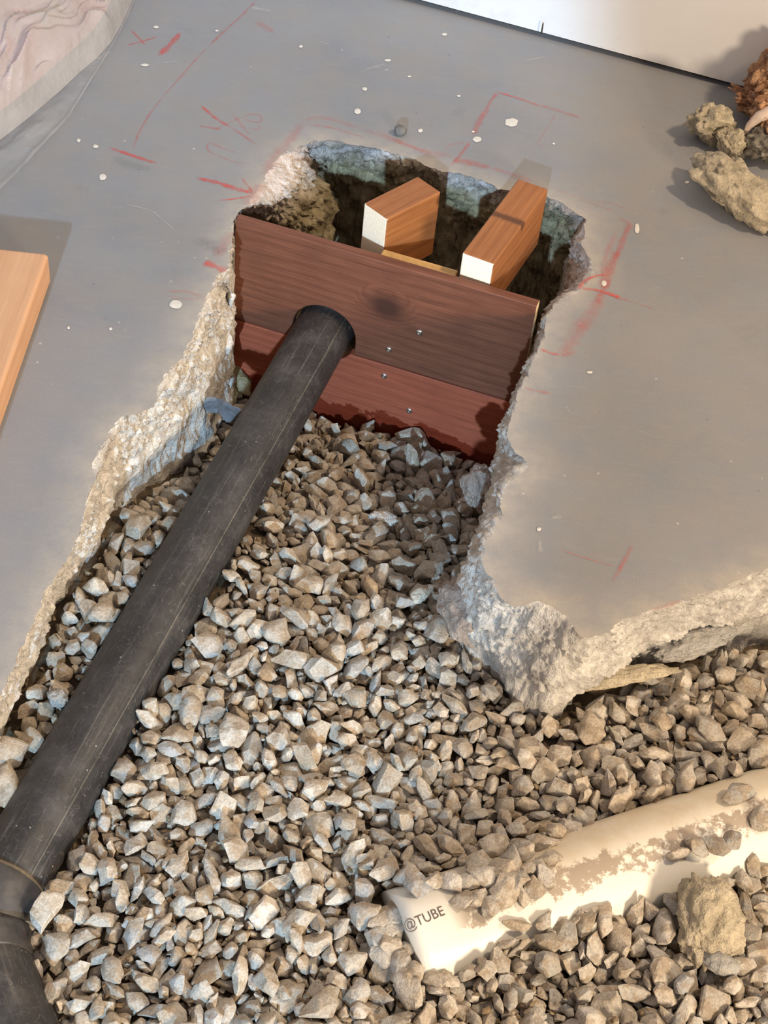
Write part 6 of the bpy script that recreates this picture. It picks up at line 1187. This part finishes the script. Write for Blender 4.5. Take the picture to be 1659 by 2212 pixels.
562,1919,-284,-78,-11,-75,52,10,443,1827,-275,-87,6,88,122,5,522,1826,-271,-88,6,-69,94,13,701,1793,-266,-30,-11,70,72,0,31,2177,-305,-38,4,80,51,7,
-460,1355,-271,-19,8,20,46,12,-219,2324,-350,-76,-17,72,58,7,-222,2027,-270,-81,-21,16,53,0,65,1952,-266,79,20,-9,76,18,260,1273,-281,-86,9,79,72,11,
95,1711,-279,67,-7,-50,82,17,5,1591,-266,58,-9,90,61,1,-62,2753,-500,56,-2,-31,94,2,224,1207,-267,-44,-9,-77,69,1,-19,2183,-311,71,-22,-83,85,17,
536,1443,-279,-10,11,35,63,13,706,1489,-263,88,7,7,84,19,2,2046,-274,-87,5,37,110,4,-229,1380,-263,53,-39,66,92,11,-200,1359,-268,89,5,-23,92,13,
-524,1262,-275,-7,0,65,71,17,-2,1380,-278,85,4,-67,52,7,510,1389,-280,-11,-17,4,91,16,-359,1380,-274,68,6,25,56,17,16,2435,-383,-2,-1,38,105,7,
74,1747,-277,83,10,-40,55,12,-541,2033,-263,31,-13,54,122,8,669,1959,-279,11,-6,50,55,19,124,1579,-281,-8,4,-54,106,19,277,1576,-263,-11,4,-30,103,4,
-288,1724,-280,-68,9,-44,63,3,560,1812,-270,61,6,-62,53,0,556,1449,-280,-71,-5,0,59,14,168,1925,-262,16,-7,-72,67,15,-127,2096,-285,62,-29,-33,72,19,
-33,2689,-478,88,20,29,77,12,20,2674,-481,9,9,47,89,0,-38,2709,-484,27,-36,76,68,12,75,2204,-322,-74,-15,-41,56,4,191,1702,-277,61,2,41,62,0,
-52,1386,-262,-60,-16,10,89,19,-102,1694,-262,83,-3,-61,56,3,277,1844,-268,-82,-6,-30,52,12,286,1285,-271,-84,4,86,59,18,31,2562,-427,-88,25,27,53,1,
194,1538,-252,-27,15,72,77,2,-2,1542,-278,90,3,39,95,11,-31,1180,-271,-4,-1,-84,75,10,-373,1544,-272,32,17,1,52,11,698,1393,-269,-3,-33,-45,92,9,
796,1917,-289,90,2,-53,95,8,175,2403,-397,38,5,-35,70,9,-250,2557,-419,85,-29,-24,53,1,75,1478,-265,-17,-13,5,113,0,-242,1859,-281,65,7,66,48,4,
2,1250,-273,45,28,31,118,2,16,2382,-372,-60,0,-24,66,7,522,1713,-257,8,34,-39,67,12,31,2025,-280,59,3,-49,47,8,43,2682,-482,37,-1,41,111,8,
-160,2697,-463,-51,8,-80,56,10,259,1658,-284,-86,12,-65,75,1,-491,2077,-281,19,-1,10,113,6,-14,2714,-491,-75,-4,52,104,16,588,1814,-260,16,-16,-27,69,13,
-67,1187,-274,-1,-5,24,45,3,149,2668,-487,-38,-14,52,118,7,-30,1238,-276,-9,8,-1,50,17,607,1742,-252,31,39,-32,55,10,-372,1713,-274,19,8,-17,72,8,
-314,1715,-270,78,-6,5,83,5,432,1671,-273,8,-4,-31,58,19,-26,2388,-376,1,21,18,66,1,3,2724,-477,89,-2,-17,85,15,102,1237,-278,-73,-4,55,47,9,
210,1934,-276,34,12,54,56,0,-469,2112,-282,8,0,-24,83,13,142,1558,-269,-83,36,31,73,9,-8,1339,-280,-2,4,72,92,15,-97,1798,-273,58,25,-52,53,11,
-442,2466,-375,-10,-6,12,101,16,85,2182,-312,-7,-9,-68,61,10,195,2504,-432,-86,16,41,95,1,105,2372,-369,60,13,76,114,16,-448,2412,-348,31,-8,85,109,14,
741,1797,-275,-51,0,41,52,6,198,1783,-273,-67,0,-20,47,14,-105,1489,-277,70,6,-43,50,19,-154,1942,-270,-3,9,-71,65,7,-53,1870,-271,-1,-9,47,50,0,
-215,1685,-278,-1,-13,21,64,0,-77,1635,-269,49,11,24,107,0,767,2019,-302,-24,11,-36,109,12,-15,2582,-437,80,-2,-21,61,11,468,1652,-265,-21,-11,-52,46,4,
-359,1535,-282,88,2,-31,60,16,-260,1496,-291,89,-1,-51,90,5,741,1953,-293,-60,-5,-33,156,7,-167,2777,-501,-84,-8,-2,75,19,-12,2760,-492,-11,3,-32,112,19,
-66,2521,-411,56,24,-51,63,18,154,2772,-528,42,18,77,124,13,352,1195,-253,-30,-18,28,122,7,-65,2403,-380,39,-7,32,81,6,537,1772,-272,20,4,14,58,17,
549,1714,-266,34,-7,-16,65,16,351,1824,-269,19,-9,-61,90,6,-179,2622,-440,13,-5,75,48,10,-58,1997,-257,-1,11,19,66,18,658,1767,-269,6,-3,-66,63,1,
-591,1791,-275,-14,13,29,63,2,-178,1434,-280,25,1,7,69,7,-129,2752,-494,74,14,17,108,5,-165,2517,-401,9,-2,43,69,10,-501,1274,-272,7,-5,1,70,10,
170,1867,-270,84,5,-35,88,13,-353,1650,-276,30,-5,30,125,17,82,1887,-275,37,13,81,51,0,154,2592,-458,52,-3,-29,122,8,607,1998,-306,-79,3,40,82,10,
334,1678,-279,-70,-2,-4,67,14,698,1979,-304,25,-9,54,96,4,-34,1383,-276,-5,7,50,72,17,362,1690,-270,86,10,-89,107,16,75,2315,-366,-6,2,8,89,11,
665,1311,-272,35,-10,-6,93,12,-582,1631,-283,13,-11,31,46,0,713,1533,-280,30,-4,-51,57,14,-98,1974,-265,-9,-11,-25,82,11,201,1922,-274,33,-9,50,48,18,
-288,1388,-278,-84,5,74,58,3,-1,2347,-370,-71,-16,-81,113,18,162,2378,-386,9,-12,-81,88,3,23,2384,-386,0,-7,-46,123,5,-539,1780,-273,-56,8,40,60,0,
-360,1803,-276,-90,5,-77,95,14,-43,2198,-321,5,-12,-82,58,3,199,1514,-255,18,-14,-10,74,14,432,1692,-261,-17,2,13,68,8,-367,1143,-272,-25,-13,-25,74,6,
-4,2309,-352,-81,0,-44,67,13,94,1493,-274,-19,-2,-76,50,15,74,1535,-280,0,4,88,81,5,176,1525,-262,-12,8,36,90,12,-146,2570,-426,-89,14,23,91,0,
27,1718,-253,64,5,82,74,14,498,1719,-264,71,2,11,90,13,-146,1457,-276,-87,9,42,85,17,63,2142,-302,86,13,-8,58,14,23,2280,-347,75,-6,-34,94,9,
-66,1478,-272,-76,-5,-57,51,7,-328,1453,-271,-80,16,25,92,15,695,1515,-273,60,-2,-30,100,14,-277,1505,-284,-64,33,30,53,9,139,1196,-270,64,5,76,63,10,
-262,1125,-240,-61,-22,33,49,6,-388,1433,-277,57,0,-15,58,0,3,1171,-264,-66,1,-26,60,10,-430,2557,-412,28,-3,-75,56,7,-355,1489,-286,7,-1,78,68,16,
-122,1384,-259,74,-28,62,84,2,727,1905,-282,25,-18,-39,93,2,235,1931,-273,-74,-7,63,64,17,-75,2134,-294,-62,-29,-32,55,10,709,1899,-286,-7,5,-13,57,5,
-176,1961,-263,-89,15,-43,95,3,-591,1951,-275,85,7,-8,65,11,46,2637,-469,-75,13,13,62,14,-164,2189,-305,32,7,-30,94,6,-47,2384,-385,6,9,63,133,13,
-10,2479,-410,60,-26,-54,91,9,62,2457,-405,62,-1,-77,111,2,-101,1674,-274,-90,5,-45,73,11,255,1599,-266,-2,14,3,49,11,-289,1507,-289,-87,5,46,49,7,
-343,1780,-281,-3,-5,40,53,11,134,1801,-273,-83,-4,-41,69,17,-123,2215,-320,8,13,63,110,15,111,2193,-320,-77,-1,69,59,19,-222,1917,-272,24,7,-3,91,8,
-52,1941,-265,87,6,-17,118,14,-147,1957,-266,54,-13,-14,48,19,-132,2576,-414,0,-11,79,75,1,60,2578,-440,40,-14,83,88,16,61,2520,-425,52,25,24,92,1,
-316,1832,-264,-86,6,46,61,11,132,1644,-283,-8,12,81,99,19,-175,1558,-279,68,-15,-44,109,17,-108,2195,-316,-75,-3,23,53,5,-71,1883,-269,-89,-2,55,93,1,
138,2002,-282,57,5,-13,47,6,161,2283,-355,-85,-6,4,55,8,154,1706,-261,33,-25,-14,47,8,-233,2842,-512,53,-9,-43,139,5,155,1162,-249,5,-1,-17,124,4,
-1,2693,-486,63,7,-77,61,14,-199,2860,-525,6,5,78,95,0,138,2701,-500,-61,0,-32,111,19,-504,1233,-278,-6,5,47,55,19,128,1246,-275,27,-1,67,71,11,
383,1248,-279,-2,0,-61,48,2,-329,1339,-261,35,3,-77,56,5,90,2651,-467,56,-8,24,113,6,359,1208,-274,-84,-8,44,122,19,-173,1472,-279,21,-4,-87,93,6,
-215,1203,-271,6,-6,-15,78,1,164,2409,-388,-51,-7,-44,53,15,-216,2445,-398,66,5,10,52,10,103,1480,-270,19,-3,-50,84,17,19,2463,-407,-24,-8,15,92,0,
-341,1288,-266,42,22,-22,82,2,-378,1318,-271,2,-3,-2,53,10,-194,1297,-268,33,-31,-14,61,0,20,1735,-269,-13,4,7,86,13,242,1583,-271,-88,-19,-15,84,4,
-146,2832,-516,79,-24,0,86,4,337,1596,-270,-31,-7,81,99,2,-242,1581,-290,-83,-7,74,53,6,-84,2115,-296,-7,20,29,64,3,600,1778,-268,-90,9,-70,55,6,
783,1816,-259,6,-2,22,95,7,-75,2086,-292,-10,-3,-56,54,9,95,2143,-305,-7,14,32,68,18,189,1648,-282,-86,13,11,84,11,324,1648,-272,-10,11,79,77,4,
821,2075,-345,-69,-6,11,85,1,-128,2136,-291,-8,-1,44,116,13,-44,2081,-286,88,-18,-7,89,3,80,2120,-299,-9,5,-11,76,15,-61,2556,-430,-82,-12,-79,88,5,
-233,1872,-277,24,3,73,93,17,528,1885,-276,-74,-15,-62,46,12,405,1371,-284,-7,1,21,87,17,-3,1820,-270,69,1,47,61,12,-93,1874,-275,-74,-2,86,46,14,
-236,1699,-275,89,13,-62,80,4,298,1316,-276,-10,12,-53,102,4,-247,1532,-288,-87,4,-70,77,7,683,1873,-261,-61,-16,-48,77,12,-619,1512,-292,42,17,44,50,3,
443,1640,-267,88,11,76,56,12,-199,1144,-260,-10,-9,23,113,4,-349,1221,-266,4,-4,-75,84,12,-34,1488,-278,87,10,15,50,11,-304,1590,-283,-1,-11,19,47,17,
63,2191,-315,-28,-3,-46,79,13,-571,2023,-280,-1,3,89,45,13,617,1958,-295,-9,-8,1,83,4,664,1950,-292,2,1,6,119,11,12,1930,-276,-86,1,-17,58,18,
-393,2760,-468,4,5,-20,85,16,-47,2053,-270,-2,-3,-39,86,6,254,1557,-262,-56,-3,-88,85,7,270,1309,-264,17,9,18,88,12,501,1296,-288,-26,-10,-20,51,6,
766,1909,-281,41,-25,-72,107,1,221,1872,-273,-2,7,11,57,15,-64,1763,-273,61,10,58,72,8,-44,1752,-271,69,-17,-85,66,9,73,2230,-327,33,-2,63,73,0,
141,2458,-411,-36,4,90,100,2,-180,1761,-273,22,-15,20,59,4,-524,1174,-273,-9,4,56,116,7,592,1436,-283,89,4,19,46,13,607,1316,-273,-21,-1,-35,89,6,
123,2394,-382,12,-2,-36,52,10,-110,2415,-388,76,20,-27,63,14,102,2440,-383,-74,-2,-48,61,7,432,1331,-280,8,19,-2,76,11,-109,2709,-479,-87,4,19,46,19,
48,2653,-477,-9,13,5,76,13,54,1211,-280,22,-1,-33,49,8,-169,1252,-270,3,4,-82,70,5,-57,1256,-272,62,9,-58,47,1,-73,1447,-266,45,-8,-83,91,6,
182,2762,-538,-80,-10,8,76,1,-162,2570,-411,10,-11,86,56,10,-69,2575,-433,-78,-16,-53,55,6,-237,2019,-263,-15,-9,-40,101,14,90,2218,-325,-24,37,24,71,9,
-14,2216,-321,53,3,-50,75,6,-258,1175,-269,-16,-7,20,66,18,108,1547,-279,82,7,61,59,11,-42,2763,-503,-23,-11,52,84,19,237,2738,-513,-75,-35,78,122,11,
284,1603,-284,-10,6,35,53,13,-178,1671,-278,-88,8,-60,51,17,288,1637,-271,-38,2,44,98,4,606,2025,-300,-67,25,77,80,3,385,1231,-285,0,10,3,53,15,
-231,1290,-273,89,3,25,53,15,589,1272,-280,-82,-3,45,68,10,265,1752,-266,-9,-12,82,55,5,103,2682,-492,-84,21,51,137,10,-521,2040,-277,-6,9,51,50,2,
29,2002,-275,-87,4,-65,62,1,-290,2019,-271,9,1,-75,59,1,792,2028,-316,3,-20,67,96,18,-383,1393,-273,-32,-9,-25,72,6,-241,2715,-461,75,3,74,86,2,
-85,2285,-345,63,42,-31,59,5,529,1719,-269,-8,7,-34,68,13,-586,1753,-277,9,8,-74,66,16,-14,1430,-280,-75,-6,-36,48,18,-244,2328,-348,3,-2,89,62,15,
256,1742,-274,86,6,-57,49,10,116,2481,-423,80,2,-30,77,10,160,2561,-456,27,-3,84,55,6,650,1996,-301,-71,-17,-24,49,4,-292,1813,-276,-86,1,-76,90,16,
300,1836,-269,-84,5,-84,76,19,773,1935,-299,24,3,79,62,17,43,2346,-375,-11,-18,-45,95,3,-124,2385,-377,1,-14,-41,106,18,300,1674,-275,68,5,87,50,9,
-179,2475,-409,82,4,83,101,14,-188,1922,-271,44,12,4,77,1,-139,1897,-272,58,-10,33,46,2,49,1896,-276,-41,4,89,51,12,484,1900,-277,47,16,86,80,4,
41,2243,-322,31,3,47,82,14,70,1366,-278,5,-4,37,67,10,-35,2224,-314,-56,29,-39,94,12,-61,2480,-400,-3,0,-35,108,1,638,1903,-280,83,-5,-39,116,16,
94,1919,-272,-88,-9,33,46,3,-204,1936,-273,-20,-20,53,56,1,164,1858,-261,-87,-7,23,58,1,-64,2193,-322,7,3,-79,58,5,-159,2333,-362,-78,17,15,76,10,
21,1344,-281,0,8,-40,57,6,44,1322,-279,70,4,53,64,1,580,1325,-277,-74,-14,17,69,8,-454,1395,-279,-85,-6,-34,46,17,132,2372,-372,55,-23,-53,80,11,
-5,2324,-367,56,10,-2,63,15,-422,2449,-377,-82,-8,-76,61,0,162,1851,-273,-76,12,49,47,18,-136,1834,-257,-83,3,-85,45,8,-89,1872,-265,16,5,-19,51,1,
672,1754,-263,-86,-3,-86,61,17,-52,2006,-274,-11,7,-6,74,1,724,2014,-317,-10,11,14,113,18,-38,2041,-280,55,3,-3,81,6,-536,2057,-280,87,8,35,49,11,
173,2733,-511,6,-28,-48,109,1,-621,1485,-272,56,-36,23,152,1,-54,1439,-273,86,5,-64,53,2,564,1464,-273,6,-35,66,55,9,-121,1167,-274,-16,5,11,59,9,
37,2228,-333,0,-4,-31,63,15,-237,2101,-275,-35,-3,81,52,14,48,2181,-313,38,22,39,73,4,-111,1700,-274,-37,-7,-43,55,2,-45,2621,-446,25,-28,-36,56,1,
15,1210,-284,-89,7,-9,46,11,-194,1222,-272,-89,4,82,62,2,-99,1250,-266,-2,-5,23,70,3,354,1269,-282,6,3,-65,53,13,63,2683,-495,83,-9,-30,71,17,
221,2725,-487,9,2,-85,91,13,-439,2377,-341,-59,-9,17,84,8,691,2004,-315,-19,15,19,64,0,-62,2053,-284,-70,-14,-52,55,18,-497,2040,-277,-86,2,-75,92,19,
734,2045,-333,8,3,67,55,3,487,1767,-265,-17,3,44,74,19,-123,2166,-308,-77,-11,-47,90,9,831,2133,-362,-41,-1,-88,110,0,778,1993,-315,48,8,-11,82,1,
435,1310,-287,7,1,1,60,1,-224,2278,-331,-66,-3,-9,61,7,575,1380,-275,-12,-9,-40,94,17,239,1897,-250,25,-8,68,48,14,-456,2231,-306,59,9,16,52,17,
112,2327,-371,-51,15,83,61,8,678,1894,-280,9,-4,54,92,9,727,1834,-270,35,-1,73,49,4,-261,1969,-275,89,10,-84,63,2,639,1845,-265,-43,-1,-39,52,16,
11,2482,-405,-9,-11,-10,66,19,118,2467,-408,-4,1,46,90,6,-88,2477,-403,15,-14,-27,81,1,-137,2473,-411,25,3,48,74,5,97,1885,-276,-73,0,-62,46,14,
746,1846,-273,8,5,13,87,16,-194,1869,-275,72,0,-80,66,1,790,1874,-287,84,-1,-38,59,13,-417,2427,-370,-18,-1,-9,91,1,-303,2412,-374,-24,-3,74,134,14,
112,2345,-377,58,-5,-23,83,9,159,2421,-406,4,-6,-42,96,5,353,1749,-269,-39,-6,16,95,6,713,1991,-300,85,0,-60,47,11,-35,1788,-273,3,-3,64,50,16,
455,1793,-270,41,-10,-73,84,2,-46,2477,-417,0,-11,-23,97,19,70,2545,-436,65,-2,13,77,17,109,2556,-445,-31,-7,-84,108,7,-393,2560,-412,-25,1,-10,84,5,
-18,2557,-431,4,-3,-5,87,1,104,2600,-459,-14,-17,-29,106,4,-284,1743,-281,-75,-6,58,54,4,543,1762,-273,64,1,-77,60,14,189,1267,-272,-68,29,11,56,15,
437,1804,-259,-11,9,11,76,16,471,1751,-267,-29,-17,85,46,6,505,1355,-270,-25,-40,0,54,17,-395,2640,-432,-6,11,7,93,13,-22,2311,-360,27,-2,-28,58,0,
-513,2061,-272,-5,10,-64,77,5,282,1682,-278,-87,4,-35,55,19,557,1699,-271,-7,9,44,49,19,631,1255,-271,-24,-11,-28,64,3,-420,2289,-301,57,-7,-49,91,12,
-115,2546,-424,-10,2,55,94,9,-239,2791,-496,-50,-4,31,110,0,-598,1640,-284,-87,10,88,56,8,-388,1639,-283,-80,1,-35,76,13,-154,1594,-271,18,6,-70,113,8,
-363,1673,-279,-12,-17,-69,72,8,-32,2740,-503,-36,-12,85,86,8,23,2715,-499,74,-9,-58,92,3,-169,2759,-498,-78,9,-6,45,11,-66,2782,-513,83,2,-32,67,19,
-206,2826,-523,-19,-8,-44,92,0,230,1707,-266,-85,6,-26,56,18,146,1682,-269,20,-25,-27,52,19,367,1668,-264,-65,8,18,55,1,-91,1652,-278,-90,3,57,48,13,
-199,1529,-273,-1,1,43,113,10,-289,1617,-272,18,-8,-71,64,7,-268,1592,-284,75,-2,28,57,11,-600,1582,-282,-4,-12,16,127,3,-147,2096,-285,67,5,65,46,8,
-106,2093,-286,-13,-32,84,66,12,187,1596,-286,71,2,5,51,19,-154,2115,-291,80,17,11,60,4,-610,1541,-287,32,25,43,88,2,-100,1163,-269,0,-1,55,75,16,
-213,1502,-271,16,-5,-79,56,7,124,1549,-281,-85,-1,-61,54,1,707,2071,-336,-30,-22,-19,56,1,-179,1989,-257,89,-30,60,77,8,-65,1434,-257,-10,29,-68,94,7,
678,1279,-275,89,-31,81,53,0,-43,2670,-471,-78,-18,-60,55,15,128,2739,-504,35,-11,63,78,11,183,2584,-441,-62,33,-63,96,5)

# ------------------------------------------------------------------ the gravel: positions where the stones came to rest
rec = np.array(GRAVEL).reshape(-1, 8)
from mathutils import Euler
def stone_at(r):
    return r[:3]/2000.0, Euler([math.radians(2*float(a)) for a in r[3:6]], 'XYZ').to_quaternion(), float(r[6])/5000.0, int(r[7])
protos = [stone_mesh(k) for k in range(NSH)]
NIND = 300
def zone(x, y):
    px, py = P((x, y, -.12)); s = -((x-BA[0])*BN[0]+(y-BA[1])*BN[1])
    ax = _bb[:2]; d = _bd[:2]/np.linalg.norm(_bd[:2]); side = -(x-ax[0])*d[1]+(y-ax[1])*d[0]
    n = -(x-PV_A[0])*PV_D[1]+(y-PV_A[1])*PV_D[0]
    if side > 0: return ('grey-beige gravel stone in the narrow strip between left slab edge and black pipe', 'gravel stones left of the black pipe')
    if s < .16: return ('brownish gravel stone in the low gravel at the foot of the red boards', 'gravel stones by the form panel')
    if n < -.02 and px > 760: return ('grey-brown gravel stone on the near side of the white sewer pipe', 'gravel stones below the white pipe')
    if px > 1230: return ('tan gravel stone between the broken slab face and the white sewer pipe', 'gravel stones between slab and white pipe')
    if py > 1750 and px < 760: return ('pale grey gravel stone right of the black pipe socket, lower left', 'gravel stones by the black pipe socket')
    return ('grey-beige gravel stone in the open bed between black pipe and broken slab corner', 'gravel stones in the open bed')
for i in range(min(NIND, len(rec))):
    p, q, size, k = stone_at(rec[i])
    o = bpy.data.objects.new('gravel_stone', protos[k]); o.rotation_mode = 'QUATERNION'; o.rotation_quaternion = q
    o.location = [float(c) for c in p]; o.scale = (size,)*3
    l, g = zone(p[0], p[1]); l = ('small ' if size < .019 else 'middling ' if size < .0235 else 'large ')+l; tag(o, l, 'stone', g); COL.objects.link(o)

def merged(name, items, mat, label):
    base = []
    for m in protos:
        co = np.empty(len(m.vertices)*3); m.vertices.foreach_get('co', co)
        fa = np.empty(len(m.loops), dtype=np.int32); m.loops.foreach_get('vertex_index', fa); base.append((co.reshape(-1, 3), fa.reshape(-1, 3)))
    V = []; Fc = []; T_ = []; off = 0; rr = random.Random(9)
    for p, q, s, k in items:
        co, fa = base[k]; Rm = np.array(q.to_matrix()); v = co@Rm.T*s+p
        V.append(v); Fc.append(fa+off); T_.append(np.full(len(v), rr.random())); off += len(v)
    V = np.vstack(V); Fc = np.vstack(Fc); T_ = np.concatenate(T_)
    me = bpy.data.meshes.new(name); me.vertices.add(len(V)); me.vertices.foreach_set('co', V.ravel())
    me.loops.add(Fc.size); me.loops.foreach_set('vertex_index', Fc.ravel().astype(np.int32))
    me.polygons.add(len(Fc)); me.polygons.foreach_set('loop_start', np.arange(0, Fc.size, 3, dtype=np.int32)); me.polygons.foreach_set('loop_total', np.full(len(Fc), 3, dtype=np.int32))
    me.update(calc_edges=True); me.polygons.foreach_set('use_smooth', [True]*len(Fc)); me.materials.append(mat)
    try: me.set_sharp_from_angle(angle=math.radians(28))
    except Exception: pass
    at = me.attributes.new('tint', 'FLOAT', 'POINT'); at.data.foreach_set('value', T_)
    o = bpy.data.objects.new(name, me); COL.objects.link(o); tag(o, label, 'gravel', None, 'stuff'); return o
items = [stone_at(r) for r in rec[NIND:]]
# the same loose stone carries on past what the simulation settled, out of the frame
tr = [(p_[0], p_[1]) for p_ in (*_CH['left'][1][::12], *_CH['right'][1][::12])]
def in_trench(x, y):
    c = False; j = len(tr)-1
    for i in range(len(tr)):
        (ax, ay), (bx, by) = tr[i], tr[j]
        if (ay > y) != (by > y) and x < (bx-ax)*(y-ay)/(by-ay)+ax: c = not c
        j = i
    return c
tr = tr+[(tr[-1][0], .1), (tr[0][0], .1)]
xy = rec[:, :2]/2000.0; rq = random.Random(12)
for y in np.arange(.12, 1.3, .017):
    for x in np.arange(-.5, 1.0, .017):
        xx = x+rq.uniform(-.006, .006); yy = y+rq.uniform(-.006, .006); px, py = P((xx, yy, -.12))
        if (-60 < px < 1720 and py < 2270) or not in_trench(xx, yy): continue
        n = -(xx-PV_A[0])*PV_D[1]+(yy-PV_A[1])*PV_D[0]; a = (xx-PV_A[0])*PV_D[0]+(yy-PV_A[1])*PV_D[1]
        if abs(n) < PV_R and a > 0 or np.min((xy[:, 0]-xx)**2+(xy[:, 1]-yy)**2) < .014**2: continue
        q = Quaternion([rq.gauss(0, 1) for _ in range(4)]); q.normalize()
        items.append((np.array([xx, yy, gh(xx, yy)-.016+rq.uniform(-.004, .004)]), q, rq.uniform(.016, .028), rq.randrange(NSH)))
merged('gravel', items, MST, 'bed of crushed grey and brown stone filling the trench around both pipes')
# finer chips caught between the stones
rr = random.Random(4); fines = []
for r in rec[::1]:
    p = r[:3]/2000.0
    for _ in range(3):
        x = p[0]+rr.gauss(0, .012); y = p[1]+rr.gauss(0, .012); s = -((x-BA[0])*BN[0]+(y-BA[1])*BN[1])
        if s < .006 or rr.random() < .3: continue
        q = Quaternion([rr.gauss(0, 1) for _ in range(4)]); q.normalize()
        fines.append((np.array([x, y, p[2]-.003-rr.random()*.006]), q, rr.uniform(.004, .009), rr.randrange(NSH)))
merged('gravel_fines', fines, mat_flat('brown grit', (.20, .145, .09), .9, 0, 120, .5, .5, .001), 'small brown chips and grit caught between the larger gravel stones')
